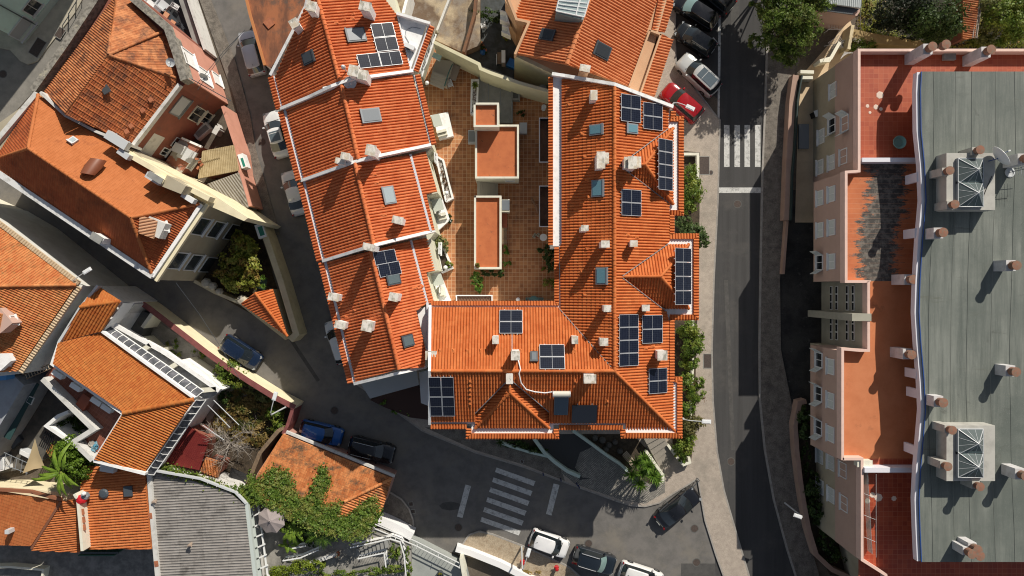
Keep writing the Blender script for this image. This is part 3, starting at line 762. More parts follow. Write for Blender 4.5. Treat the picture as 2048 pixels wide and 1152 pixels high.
PV = [(1240, -40), (1352, -40), (1350, 60), (1352, 130), (1372, 160), (1440, 240), (1436, 400), (1428, 560), (1424, 700), (1426, 800), (1434, 900), (1448, 980), (1474, 1070), (1510, 1190), (1461, 1190), (1432, 1110), (1410, 1040), (1396, 957), (1372, 972), (1345, 988), (1318, 1006), (1290, 1013), (1262, 1011), (1235, 1003), (1150, 972), (1050, 935), (950, 905), (845, 862), (760, 800), (700, 760), (700, 600), (1100, 500)]
slab('pavement_main_side', PV, .12, PAVE)
struct(rail3(MB(), [P(a, b, .126) for a, b in PV[1:33]], .14, .13), 'pavement_edge_stones', KERB)
sheet('setts', [(1122, 945), (1160, 900), (1250, 912), (1300, 890), (1330, 930), (1330, 985), (1290, 1008), (1240, 999), (1150, 968)], .1245, HERR)
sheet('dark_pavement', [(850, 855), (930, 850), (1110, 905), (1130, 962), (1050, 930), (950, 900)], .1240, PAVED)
SA = [(760, 975), (778, 984), (803, 999), (818, 1018), (826, 1040), (829, 1078)]
slab('pavement_corner', SA + [(740, 1040), (750, 990)], .12, PAVED)
struct(rail3(MB(), [P(a, b, .126) for a, b in SA], .14, .13), 'corner_edge_stones', KERB)
SB = [(918, 1110), (924, 1090), (938, 1070), (958, 1063), (985, 1069), (1060, 1098), (1140, 1135), (1200, 1190)]
slab('pavement_south', SB + [(1060, 1190), (1000, 1130)], .12, mat('sandy_pavement', (.38, .31, .22), .9, (.27, .20, .13), 2.4, .45, .7, fine=.3, fscale=14))
struct(rail3(MB(), [P(a, b, .126) for a, b in SB], .14, .13), 'south_edge_stones', KERB)
slab('pavement_north_west', [(-20, 92), (20, 100), (40, 122), (55, 129), (75, 122), (95, 95), (150, 25), (175, -20), (110, -20), (-30, 40)], .12, mat('worn_beige_pavement', (.48, .44, .35), .9, (.34, .31, .25), 1, .4, .7, fine=.2))
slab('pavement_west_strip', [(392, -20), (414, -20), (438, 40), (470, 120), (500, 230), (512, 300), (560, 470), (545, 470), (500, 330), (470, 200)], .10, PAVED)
# road markings
def strips(name, quads, z=.016): 
    mb = MB()
    for q in quads: mb.flat(XY(q, z), z)
    return struct(mb, name, PAINTW)
strips('crossing_marking', [[(x - 5, 250), (x + 6, 250), (x + 6, 334), (x - 5, 334)] for x in (1453, 1474, 1494, 1515)])
strips('stop_marking', [[(1436, 375), (1524, 375), (1524, 386), (1436, 386)]])
q = []
for k in range(6):
    x, y = 990 - 5.9 * k, 935 + 19.8 * k; q.append([(x + 3, y), (x + 81, y + 27.5), (x + 77, y + 37), (x, y + 9)])
strips('zebra_marking', q)
strips('give_way_marking', [[(931, 969), (942, 972), (925, 1036), (914, 1033)], [(1107, 967), (1119, 970), (1103, 1031), (1092, 1028)]])
strips('bay_marking', [[(1437, -20), (1442, -20), (1441, 120), (1439, 240), (1435, 240), (1436, 120)], [(1410, 12), (1412, 10), (1442, 29), (1440, 31)], [(1425, 76), (1427, 74), (1441, 92), (1438, 93)], [(1370, 150), (1373, 150), (1437, 236), (1434, 238)]])
for lb, x, y in (('round manhole cover in the road above the courtyard side street lamp', 1475, 408), ('round manhole cover on the sunlit asphalt beside the black saloon', 1389, 1057), ('round manhole cover near the bottom of the junction', 1393, 1125), ('round manhole cover between the white hatchback and the shadow edge', 1177, 1087),
                 ('round manhole cover in the curving road beside the palm corner', 1462, 923), ('round manhole cover in the shade above the blue car', 669, 821), ('round manhole cover in the upper left corner street', 6, 148), ('round manhole cover left of the first street car row', 524, 284), ('round manhole cover below the stop line by the sandy pavement', 917, 1055)):
    manhole(lb, x, y)
manhole('dark rectangular metal hatch in the pavement beside the planted bed', 1407, 331, .126, square=(1.1, 1.7)); manhole('brown rectangular hatch in the pavement near the long hedge', 1415, 722, .126, square=(.75, 1.35))
manhole('large dark rectangular hatch on the corner pavement by the mint building', 75, 95, .126, square=(1.0, 1.7), rot=-32); manhole('dark lozenge hatch near the end of the steel railing', 120, 66, .126, square=(.7, 1.0), rot=-32)
manhole('small square drain grate by the corner kerb', 822, 1008, .012, square=(.4, .4), rot=5, group='drain grates'); manhole('second small square drain below the corner kerb grate', 826, 1023, .012, square=(.4, .4), rot=5, group='drain grates')
manhole('small square cover on the shaded pavement by the ramp wall', 1044, 923, .126, square=(.3, .3), rot=-18, group='drain grates'); manhole('small round cover on the shaded pavement under the zebra crossing end', 1422, 345, .126, r=.15)
# ================================================================ THE BIG L-SHAPED BUILDING
TNEW = tile_mat('new_orange_tiles', (.47, .11, .026), (.60, .185, .055), (.30, .062, .015), .60, .80, .8, var=.45)
TROW = tile_mat('row_house_tiles', (.49, .108, .032), (.63, .19, .07), (.30, .06, .02), .58, .8, .7, var=.5)
def pxof(v):
    k = SP * HC / (HC - v[2]); return (1024 + v[0] * k, 576 - v[1] * k, v[2])
def band(parent, line, z, w, m, style='barrel', drop=.10, name='eave_tiles'):
    """cantilevered tile band outside a gutter; outward = left of travel for w>0"""
    xy = XY(line, z); out = offpoly(xy, w)
    for i in range(len(xy) - 1):
        q = [(xy[i][0], xy[i][1], z), (xy[i + 1][0], xy[i + 1][1], z), (*out[i + 1], z - drop), (*out[i], z - drop)]
        a, b = Vector(q[0]), Vector(q[1])
        t = (b - a).normalized(); nrm = Vector((-t.y, t.x, 0)) * (1 if w > 0 else -1)
        e = a + nrm * abs(w); e.z = z - drop
        pq = [pxof(v) for v in q]
        pl = Plane(pq[0], pq[1], pxof(e))
        roof(parent, pq, style, m, plane=pl, name=name)
def gutter(parent, quads, z, m=GUTTER, h=.06, name='gutter'):
    mb = MB()
    for q in quads: mb.prism(XY(q, z), z - h, z, bottom=False)
    return mb.build(name, m, parent)
ZE, ZR = 8.9, 11.1
main = T('apartment_building', 'large L-shaped block with new orange tile roofs, white gutters and many solar panels', 'building', P(1230, 600, 0))
OUT = [(1106, 152), (1130, 152), (1232, 171), (1340, 216), (1339, 243), (1357, 243), (1357, 420), (1339, 420), (1339, 478), (1387, 478), (1387, 629), (1339, 629), (1339, 765), (1354, 765), (1354, 866),
       (1251, 866), (1251, 850), (1107, 850), (1107, 867), (943, 867), (943, 848), (860, 848), (860, 611), (1118, 611), (1118, 492), (1106, 492)]
MB().prism(XY(OUT, 8.78), 0, 8.74).build('wall', WHITE, main)
PLW = Plane((1229, 200, ZR), (1229, 700, ZR), (1124, 400, ZE)); PLE = Plane((1229, 200, ZR), (1229, 700, ZR), (1337, 400, ZE))
PLN = Plane((900, 742, ZR), (1200, 742, ZR), (1000, 615, ZE)); PLS = Plane((900, 742, ZR), (1200, 742, ZR), (1000, 847, ZE))
roof(main, [(1124, 158), (1229, 171), (1229, 742), (1122, 622), (1120, 492), (1124, 488)], 'barrel', TNEW, plane=PLW)
roof(main, [(1229, 171), (1337, 214), (1336, 258), (1240, 330), (1338, 407), (1338, 484), (1245, 554), (1332, 622), (1337, 640), (1337, 762), (1350, 768), (1350, 862), (1229, 742)], 'barrel', TNEW, plane=PLE)
roof(main, [(862, 615), (1118, 615), (1229, 742), (862, 742)], 'barrel', TNEW, plane=PLN)
roof(main, [(862, 742), (1229, 742), (1350, 862), (1253, 862), (1251, 846), (1098, 846), (1098, 824), (1022, 760), (1015, 760), (951, 826), (951, 843), (862, 843)], 'barrel', TNEW, plane=PLS)
def bay(y0, xr, xa, xe, yn, ys, zr, nx0, sx0):
    pn = Plane((xr, y0, zr), (xa, y0, zr), (xa, yn, ZE)); ps = Plane((xr, y0, zr), (xa, y0, zr), (xa, ys, ZE)); pe = Plane((xa, y0, zr), (xe, yn, ZE), (xe, ys, ZE))
    roof(main, [(xr, y0), (xa, y0), (xe, yn), (nx0, yn)], 'barrel', TNEW, plane=pn)
    roof(main, [(xr, y0), (xa, y0), (xe, ys), (sx0, ys)], 'barrel', TNEW, plane=ps)
    roof(main, [(xa, y0), (xe, yn), (xe, ys)], 'barrel', TNEW, plane=pe)
    ridge(main, [P(xr, y0, zr), P(xa, y0, zr)], TNEW); ridge(main, [P(xa, y0, zr), P(xe, yn, ZE)], TNEW); ridge(main, [P(xa, y0, zr), P(xe, ys, ZE)], TNEW)
    return pe
PB1 = bay(329, 1238, 1290, 1346, 257, 408, 10.7, 1336, 1338)
PB2 = bay(553, 1243, 1321, 1377, 489, 617, 10.7, 1334, 1330)
# south bay
zr2 = 10.45
pw = Plane((1018, 752, zr2), (1020, 785, zr2), (951, 840, ZE)); pe = Plane((1018, 752, zr2), (1020, 785, zr2), (1097, 840, ZE)); ps = Plane((1020, 785, zr2), (951, 856, ZE), (1098, 856, ZE))
roof(main, [(1017, 757), (1020, 785), (951, 856), (951, 826)], 'barrel', TNEW, plane=pw, rib=None)
roof(main, [(1019, 757), (1022, 785), (1098, 856), (1098, 824)], 'barrel', TNEW, plane=pe)
roof(main, [(1020, 785), (951, 856), (1098, 856)], 'barrel', TNEW, plane=ps)
ridge(main, [P(1018, 752, zr2 + .05), P(1020, 785, zr2)], TNEW)
for e in (951, 1098): ridge(main, [P(1020, 785, zr2), P(e, 856, ZE)], TNEW)
ridge(main, [P(1229, 170, ZR), P(1229, 742, ZR)], TNEW, r=.15); ridge(main, [P(862, 742, ZR), P(1229, 742, ZR)], TNEW, r=.15)
ridge(main, [P(1229, 742, ZR), PLE.at(1350, 862)], TNEW)
# lead valleys
for a, b in (((1240, 330, 0), (1336, 258, 0)), ((1240, 332, 0), (1338, 407, 0)), ((1245, 552, 0), (1336, 488, 0)), ((1245, 556, 0), (1331, 622, 0))):
    pa, pb = PLE.at(a[0], a[1]) + Vector((0, 0, .10)), PLE.at(b[0], b[1]) + Vector((0, 0, .10)); MB().tube([pa, pb], .035, 6).build('valley_flashing', MGREY, main)
pa, pb = PLN.at(1118, 617), PLN.at(1229, 742); MB().tube([pa + Vector((0, 0, .09)), pb + Vector((0, 0, .05))], .04, 6).build('valley_flashing', MGREY, main)
for a, b in (((1016, 760), (951, 826)), ((1022, 760), (1098, 824))): MB().tube([PLS.at(*a) + Vector((0, 0, .1)), PLS.at(*b) + Vector((0, 0, .1))], .035, 6).build('valley_flashing', MGREY, main)
zb = 8.86
for line, w in (([(1106, 153), (1106, 490)], -.36), ([(1118, 494), (1118, 611), (862, 611)], -.36), ([(1341, 222), (1341, 242)], .45), ([(1340, 243), (1357, 243), (1357, 420), (1340, 420)], .45), ([(1339, 430), (1339, 467)], .42),
                ([(1339, 478), (1387, 478), (1387, 629), (1340, 629)], .46), ([(1339, 640), (1339, 765)], .42), ([(1350, 765), (1354, 765), (1354, 866), (1252, 866), (1251, 859)], .45), ([(1246, 850), (1118, 850)], .42),
                ([(1107, 858), (1107, 867), (943, 867), (943, 858)], .45), ([(933, 848), (861, 848)], .42)):
    band(main, line, zb, w, TNEW)
# white parapet copings: slanting north end and west gable
rail3(MB(), [P(1104, 147, 9.25), P(1130, 151, 9.35), P(1229, 168, 11.3), P(1347, 213, 9.2)], .26, .75).build('parapet', PARW, main)
rail3(MB(), [P(860, 610, 9.1), P(859, 742, 11.25), P(859, 850, 9.1)], .22, 2.0).build('parapet', PARW, main)
CHM = [(1188, 190, 14, 20, 1.2), (1202, 320, 17, 34, 1.5), (1214, 316, 8, 22, 1.0), (1265, 325, 17, 25, 1.9), (1253, 325, 9, 23, 1.4), (1278, 324, 9, 22, 1.4), (1170, 456, 15, 12, 1.9), (1211, 488, 17, 14, 1.6), (1268, 487, 15, 13, 1.3),
       (1215, 617, 15, 14, 1.2), (1292, 616, 15, 13, 1.0), (1208, 684, 17, 16, .9), (1325, 711, 20, 20, 1.7), (1150, 680, 13, 16, 1.2), (991, 680, 13, 16, 1.3), (1031, 711, 18, 19, 1.6), (1019, 758, 14, 20, 1.3), (1180, 758, 25, 18, 1.3)]
for px, py, sx, sy, h in CHM:
    pl = PLW if px < 1229 and py < 620 else PLE if px > 1229 else (PLN if py < 742 else PLS)
    if (px, py) == (1208, 684) : pl = PLW
    zb_ = pl.at(px, py).z; k = SP * HC / (HC - zb_ - h)
    chimney(main, px, py, zb_ + h, sx / k, sy / k, zb_ - .5)
for pl, px, py, wx, wy in ((PLW, 1194, 260, 1.2, .85), (PLE, 1262, 258, 1.1, .8), (PLW, 1197, 377, 1.05, 1.35), (PLW, 1205, 552, 1.0, 1.35)):
    skylight(main, pl, px, py, wy, wx, rot=0)
skylight(main, PLN, 1068, 714, .6, .85, fr=DGREY, pane=mat('dull_glass', (.12, .14, .16), .4))
# solar arrays
sb = lambda pl, px, py, nu, nd, wu, wd, **k: solar_block(main, pl, px, py, nu, nd, wu, wd, **k)
for pl, px, py, nu, nd, wu, wd, mid, lf in ((PLE, 1259, 218, 2, 1, 1.06, 1.86, 'v', .2), (PLE, 1303, 234, 2, 1, 1.06, 1.86, 'v', .2), (PB1, 1323, 331, 4, 1, 1.0, 1.62, 'v', .45), (PLE, 1260, 406, 2, 1, 1.02, 1.86, 'v', .2),
        (PB2, 1358, 553, 4, 1, 1.12, 1.86, 'v', .45), (PLE, 1255, 680, 4, 1, 1.0, 1.8, 'v', .2), (PLE, 1302, 658, 2, 1, 1.12, 1.98, 'v', .2), (PLE, 1313, 761, 2, 1, 1.0, 1.8, 'v', .2), (PLN, 1022, 645, 1, 2, 1.86, 1.0, 'u', .2),
        (PLN, 1104, 715, 1, 2, 1.98, 1.0, 'u', .2), (PLS, 884, 791, 2, 2, .98, 1.86, 'v', .2)):
    sb(pl, px, py, nu, nd, wu, wd, mid=mid, lift=lf)
solar(main, PLS, 1168, 823, 2.05, 1.75, black=True, lift=.35)['label'] = 'all-black solar panel raised on legs beside the water heater'
# vent tiles scattered over the slopes
def vents(parent, pl, pts, m):
    for x, y in pts:
        c = pl.at(x, y); mb = MB(); M = Matrix((pl.u, pl.d, pl.n)).transposed(); q = lambda a, b, z: c + M @ Vector((a * .75, b * .8, z * .7))
        mb.add([q(-.13, -.2, .08), q(.13, -.2, .08), q(.17, .2, .08), q(-.17, .2, .08), q(-.06, .12, .24), q(.06, .12, .24), q(.14, .22, .20), q(-.14, .22, .20)], [(0, 1, 5, 4), (1, 2, 6, 5), (3, 0, 4, 7), (4, 5, 6, 7), (2, 3, 7, 6)]); mb.build('vent_tile', m, parent)
vents(main, PLN, [(880 + 27 * k, 703) for k in range(11) if k not in (4, 5, 8, 9)], TNEW); vents(main, PLW, [(1166 + (k % 3) * 5, 268 + 46 * k) for k in range(8)] + [(1180, 395), (1140, 210)], TNEW)
vents(main, PLE, [(1254, 470), (1272, 474), (1290, 697), (1304, 692), (1240, 366)], TNEW); vents(main, PLS, [(940, 760 + 9 * k) for k in range(6)] + [(1150, 760), (1215, 800)], TNEW)
# solar water heater
c = PLS.at(1122, 808); t = T('solar_water_heater', 'solar water heater with a white horizontal tank above a dark collector', 'water heater', c)
M = Matrix((PLS.u, PLS.d, PLS.n)).transposed()
plate(MB(), PLS, c, 1.06, 1.75, .10, .18).build('collector', glass('collector_glass', (.03, .06, .09), .12), t)
f = MB(); plate(f, PLS, c, 1.14, 1.83, .07, .17); f.build('collector_frame', MGREY, t)
tc = PLS.at(1122, 786) + Vector((0, 0, .55)); MB().tube([tc - Vector((.64, 0, 0)), tc + Vector((.64, 0, 0))], .25, 20).build('tank', mat('enamel_cream', (.62, .60, .52), .3), t, smooth=True)
MB().tube([tc + Vector((-.70, 0, 0)), tc + Vector((-.64, 0, 0))], .265, 20).tube([tc + Vector((.64, 0, 0)), tc + Vector((.70, 0, 0))], .265, 20).build('tank_cap', ALU, t)
lg = MB()
for s in (-.45, .45): lg.tube([tc + Vector((s, 0, -.2)), tc + Vector((s, .1, -.75))], .03, 6)
lg.build('leg', ALU, t)
pts = [PLS.at(x, y) + Vector((0, 0, .22)) for x, y in ((1104, 783), (1090, 785), (1070, 783), (1052, 778), (1042, 765), (1038, 746))] + [PLN.at(x, y) + Vector((0, 0, .2)) for x, y in ((1041, 738), (1037, 722), (1033, 712))]
MB().tube(pts, .05, 8).build('insulated_pipe', PVCW, t, smooth=True)
tag(MB().tube([PLN.at(1024, y) + Vector((0, 0, .13)) for y in (668, 680, 690, 700)], .02, 5).build('cable', PVCW), 'thin white cable running down from the upper solar pair', 'cable')

# ================================================================ THE ROW OF FOUR HOUSES
ZEW, ZRW = 8.3, 10.7
ROWL = []
def rowhouse(label, foot, rp, wp, ep, wpoly, epoly, gut, bw, par, style='wide'):
    t = T('row_house', label, 'house', P(*foot[0], 0), group='terraced houses along the west side of the courtyard')
    MB().prism(XY(foot, ZEW), 0, ZEW - .8).build('wall', PALEC, t)
    pw = Plane((*rp[0], ZRW), (*rp[1], ZRW), (*wp, ZEW)); pe = Plane((*rp[0], ZRW), (*rp[1], ZRW), (*ep, ZEW))
    roof(t, wpoly, style, TROW, plane=pw); roof(t, epoly, style, TROW, plane=pe)
    ridge(t, [P(*rp[0], ZRW), P(*rp[1], ZRW)], TROW, r=.17)
    return t, pw, pe
hA, pAW, pAE = rowhouse('top row house with four solar panels and a white triangular terrace', [(549, 152), (612, 14), (640, -60), (770, -60), (795, 24), (857, 47), (824, 148), (564, 217)],
    [(634, -10), (679, 160)], (556, 183), (812, 100), [(551, 154), (609, 18), (634, -12), (679, 160), (566, 214)], [(634, -12), (762, -12), (793, 30), (820, 139), (679, 160)], None, None, None)
hB, pBW, pBE = rowhouse('second row house from the top with one large grey skylight', [(564, 217), (824, 148), (862, 290), (603, 361)],
    [(682, 166), (717, 318)], (588, 291), (844, 222), [(573, 220), (682, 168), (717, 316), (608, 357)], [(682, 167), (824, 150), (859, 290), (717, 316)], None, None, None)
hC, pCW, pCE = rowhouse('third row house from the top with a pale skylight and one chimney', [(603, 361), (862, 290), (850, 302), (873, 383), (851, 388), (868, 462), (645, 522)],
    [(710, 326), (748, 489)], (628, 443), (868, 400), [(612, 364), (712, 326), (748, 488), (650, 517)], [(711, 326), (819, 310), (859, 462), (748, 488)], None, None, None)
hD, pDW, pDE = rowhouse('lowest and longest row house with six chimneys and a narrow white terrace wedge', [(645, 522), (868, 463), (859, 474), (873, 540), (852, 545), (866, 603), (857, 735), (708, 768)],
    [(742, 502), (798, 738)], (678, 643), (853, 600), [(655, 524), (743, 502), (798, 738), (712, 763)], [(743, 502), (819, 482), (853, 606), (832, 622), (852, 706), (848, 735), (798, 738)], None, None, None)
# outer roof strips on the courtyard side of the two lower houses
roof(hC, [(823, 311), (851, 303), (874, 383), (852, 388), (869, 460), (863, 462)], 'wide', TROW, plane=pCE); roof(hD, [(824, 482), (860, 474), (874, 540), (852, 545), (867, 604), (857, 607)], 'wide', TROW, plane=pDE)
for h, l in ((hC, [(821, 309), (862, 463)]), (hD, [(822, 481), (855, 607), (858, 640), (856, 705)])):
    rail3(MB(), [(pCE if h is hC else pDE).at(*p) + Vector((0, 0, .12)) for p in l], .20, .1).build('gutter', GUTTER, h)
vents(hA, pAE, [(672, 47), (688, 41), (704, 38), (705, 29)], TROW); vents(hC, pCE, [(748, 350), (752, 366), (764, 414), (768, 430)], TROW); vents(hD, pDE, [(805, 621), (826, 577), (830, 575), (842, 573)], TROW); vents(hD, pDW, [(700, 606), (712, 620), (694, 632)], TROW)
# white terrace wedges
MB().prism(XY([(795, 28), (855, 48), (822, 140)], 7.9), 7.5, 8.16).build('terrace', WHITE, hA)
MB().prism(XY([(832, 620), (852, 613), (858, 640), (857, 706), (852, 706)], 8.6), 7.9, 8.25).build('terrace', WHITE, hD)
rail3(MB(), [P(793, 26, 8.75), P(860, 46, 8.75)], .22, .8).build('parapet', PARW, hA); rail3(MB(), [P(794, 28, 8.4), P(822, 142, 8.4)], .12, .4).build('parapet', PARW, hA)
# gutters on the street side and the tile band outside them
for h, l in ((hA, [(549, 152), (565, 215)]), (hB, [(569, 221), (605, 358)]), (hC, [(608, 364), (647, 520)]), (hD, [(650, 524), (709, 765)])):
    rail3(MB(), [P(*p, 8.32) for p in l], .28, .2).build('gutter', GUTTER, h)
    l2 = [(l[0][0] - 3, l[0][1] - 1), (l[1][0] - 3, l[1][1] + 1)]
    band(h, l2, 8.36, -.46, TROW, 'wide')
for h, l in ((hA, [(858, 50), (826, 140)]), (hB, [(829, 150), (862, 290)])):
    rail3(MB(), [P(*p, 8.32) for p in l], .14, .2).build('gutter', GUTTER, h)
    band(h, [(l[0][0] + 1, l[0][1]), (l[1][0] + 1, l[1][1])], 8.36, .42, TROW, 'wide')
band(hD, [(861, 612), (861, 704)], 8.3, .42, TROW, 'wide')
# party-wall parapets
for h, l in ((hA, [(540, 150, 8.5), (611, 12, 9.6), (622, -40, 10.2)]), (hA, [(560, 217, 8.55), (618, 193, 9.7), (662, 172, 10.9), (700, 158, 10.95), (826, 141, 8.6)]), (hB, [(602, 361, 8.55), (700, 326, 10.8), (735, 316, 10.9), (862, 289, 8.6)]),
             (hC, [(644, 522, 8.55), (735, 494, 10.9), (757, 488, 10.9), (869, 461, 8.6)]), (hD, [(707, 768, 8.5), (797, 746, 10.6), (852, 734, 8.9)])):
    rail3(MB(), [P(*p) for p in l], .24, .62).build('parapet', PARW, h)
ra = R(-14)
for h, pl, px, py, sx, sy, hh in ((hA, pAW, 622, 12, 20, 20, 1.2), (hA, pAW, 588, 46, 18, 18, 1.2), (hA, pAE, 730, 12, 24, 18, 1.6), (hA, pAE, 706, 141, 20, 22, 1.5), (hA, pAE, 724, 149, 22, 20, 1.3), (hB, pBW, 690, 312, 18, 14, 1.4), (hB, pBW, 680, 322, 20, 12, 1.0),
                                  (hB, pBE, 741, 300, 20, 22, 1.6), (hC, pCE, 795, 440, 22, 15, 1.1), (hC, pCE, 737, 494, 24, 14, 1.4), (hD, pDW, 667, 594, 22, 15, 1.5), (hD, pDE, 787, 594, 19, 17, 1.2), (hD, pDW, 680, 650, 22, 15, 1.4), (hD, pDW, 734, 652, 22, 22, 1.5), (hD, pDE, 862, 711, 23, 18, 1.5)):
    z0 = pl.at(px, py).z; hh += .35; k = SP * HC / (HC - z0 - hh); chimney(h, px, py, z0 + hh, sx / k, sy / k, z0 - .6, rot=R(-12 if px < 860 else 0) if (px, py) != (588, 46) else R(30))
skylight(hA, pAW, 619, 116, .95, 1.15, fr=DGREY, pane=DGREY); skylight(hA, pAE, 711, 71, 1.15, 1.6, fr=DGREY, pane=MGREY); skylight(hB, pBE, 741, 232, 1.15, 1.6, fr=MGREY, pane=mat('grey_blind', (.16, .18, .2), .5))
skylight(hC, pCE, 777, 391, 1.45, 1.0, fr=MGREY, pane=PALEGL); skylight(hD, pDE, 785, 559, .9, 1.25, fr=DGREY, pane=mat('dull_glass2', (.09, .12, .13), .3)); skylight(hD, pDE, 814, 682, .95, 1.05, fr=DGREY, pane=mat('dull_glass2', (.09, .12, .13), .3))
for px, py in ((765, 62), (772, 90), (780, 119), (738, 123)): solar(hA, pAE, px, py, 1.14, 1.86, mid='v')
for px, py in ((768, 515), (777, 539)): solar(hD, pDE, px, py, 1.06, 1.95, mid='v')
ac_unit('outdoor air conditioner on the white wedge terrace of the top row house', 819, 93, 8.16, -25); ac_unit('air conditioner casing lying against the sloping parapet of the top row house', 659, 176, 9.6, 12, L=1.0)
dish('grey satellite dish beside the chimney cluster on the upper party wall', 700, 165, 10.7, .5, (.3, -.5, .8), back=LGREY, m=LGREY)
tag(MB().lathe(P(688, 136, 11.3), [(.02, .5), (.12, .45), (.18, .2), (.10, 0), (.05, -.3), (.05, -.9)], 12).build('chimney_cowl', LGREY), 'small spinning metal cowl next to the chimney cluster', 'cowl')
tag(MB().tube([P(x, y, 8.2) for x, y in ((841, 57), (825, 54), (812, 60), (810, 72), (818, 85))], .025, 6).build('hose', MGREY), 'thin grey hose curling across the white wedge terrace', 'hose')
# row-house windows and doors towards the courtyard
def seg(z, a, b): return XY([a, b], z)
for h, a, b, lst in ((hA, (857, 47), (824, 148), ((862, 82, 1.6, 1.4), (855, 112, 1.3, 1.2), (845, 138, 1.0, 1.0))), (hB, (824, 148), (862, 290), ((852, 178, 1.0, 1.2), (871, 232, 1.0, 2.0), (866, 268, 1.0, 1.2))), (hC, (862, 290), (872, 462), ((884, 340, .9, 1.2), (884, 425, 1.0, 2.0))), (hD, (872, 462), (870, 600), ((884, 500, 1.0, 1.3), (882, 575, .9, 2.0)))):
    A_, B_ = seg(ZEW, a, b)
    for px, py, w, hh in lst: window(h, A_, B_, px, py, w, hh, z=5.6 if hh < 1.9 else 4.2, frame=PVCW)
# ================================================================ THE COURTYARD (a raised deck over the garage)
ZC = 3.0
PAVT = grid_mat('terracotta_courtyard_tiles', (.34, .12, .04), (.52, .235, .095), (.60, .40, .24), .345, .03, .7, rot=R(0), stain=(.20, .085, .04), slo=.52, shi=.72)
MB_ = XY([(866, 96), (985, 152), (1112, 192), (1126, 300), (1126, 620), (858, 640), (880, 520), (840, 300), (820, 140)], ZC)
struct(MB().prism(MB_, -.01, ZC, bottom=False), 'courtyard', PAVT)
RIM = mat('cream_painted_rim', (.74, .72, .60), .7, (.62, .60, .50), 2, .5, .75)
FLATR = mat('orange_flat_roof', (.52, .155, .052), .8, (.44, .12, .04), 1.4, .4, .7, (.20, .08, .04), 2.2, .60, .70)
def kiosk(label, px, z1, cat='courtyard building', extra=None):
    t = T('courtyard_pavilion', label, cat, P(*px[0], ZC)); xy = XY(px, z1)
    MB().prism(xy, ZC, z1 - .34).build('wall', RIM, t)
    ins = XY([(px[0][0] + 2, px[0][1] + 2), (px[1][0] - 2, px[1][1] + 2), (px[2][0] - 2, px[2][1] - 2), (px[3][0] + 2, px[3][1] - 2)], z1)
    MB().prism(ins, z1 - .40, z1 - .28).build('roof', FLATR, t)
    rail3(MB(), [Vector((*p, z1)) for p in offpoly(xy + xy[:1], -.09)], .17, .34).build('parapet', RIM, t)
    return t
kiosk('small square pavilion with an orange flat roof and cream rim', [(947, 205), (998, 205), (998, 254), (947, 254)], 7.0)
kb = kiosk('larger square pavilion with an orange flat roof, its corner in shade', [(950, 249), (1038, 249), (1038, 357), (950, 357)], 5.8)
wa, wb = XY([(950, 357), (1038, 357)], 5.8); window(kb, wa, wb, 1020, 362, .9, .5, sill=False)
kiosk('long narrow pavilion with an orange flat roof and cream rim', [(948, 391), (1003, 391), (1003, 538), (948, 538)], 5.5)
st = T('garden_stairs', 'grey concrete steps between the two larger pavilions', 'stairs', P(975, 375, ZC))
for k in range(8):
    c = P(957 + k * 5.2, 376, ZC + 1.2 - k * .14); MB().box((c.x, c.y, ZC + (1.3 - k * .16) / 2), (.235, 1.25, 1.3 - k * .16)).build('step', mat('warm_concrete', (.44, .40, .33)), st)
gs = T('glass_hatch', 'small grey glazed hatch beside the long pavilion', 'skylight', P(1011, 410, ZC))
MB().prism(XY([(1003, 398), (1019, 398), (1019, 423), (1003, 423)], 4.6), ZC, 4.5).build('base', RIM, gs); MB().prism(XY([(1004, 400), (1019, 400), (1019, 420), (1004, 420)], 4.6), 4.505, 4.56).build('pane', mat('grey_glass', (.16, .18, .2), .2), gs)
gp = T('grey_hatch', 'grey panel hatch beside the larger square pavilion', 'hatch', P(943, 273, ZC)); MB().prism(XY([(936, 260), (951, 260), (951, 287), (936, 287)], ZC + .5), ZC, ZC + .5).build('base', LGREY, gp); MB().prism(XY([(937, 262), (951, 262), (951, 283), (937, 283)], ZC + .54), ZC + .502, ZC + .54).build('panel', MGREY, gp)
gp = T('garden_hatch', 'small grey panel hatch right of the larger square pavilion', 'hatch', P(1047, 256, ZC)); MB().prism(XY([(1039, 245), (1054, 245), (1054, 267), (1039, 267)], ZC + .4), ZC, ZC + .4).build('base', LGREY, gp)
be = T('garden_bench', 'dark slatted bench on a red tiled ledge by the long pavilion', 'bench', P(1008, 460, ZC))
MB().prism(XY([(1003, 426), (1014, 426), (1014, 492), (1003, 492)], ZC + .25), ZC, ZC + .25).build('base', mat('red_ledge', (.45, .13, .07), .7), be)
for k in range(5): c = P(1005 + 2.1 * k, 472, ZC + .7); MB().box((c.x, c.y, ZC + .66), (.07, 1.5, .04)).build('slat', WOOD, be)
MB().box((*P(1010, 460, ZC + .66).xy, ZC + .44), (.4, .08, .38)).box((*P(1010, 484, ZC + .66).xy, ZC + .44), (.4, .08, .38)).build('legs', DGREY, be)
# boundary wall to the northern yards
wall('boundary_wall', [(868, 84), (958, 128), (961, 137), (980, 145), (1040, 166), (1112, 186)], 6.5, 0, .28, CREAM if False else mat('pale_yellow_render', (.66, .62, .42), .8, (.58, .54, .36), .9, .4, .7), 'pale yellow wall between the tiled courtyard and the northern yards')
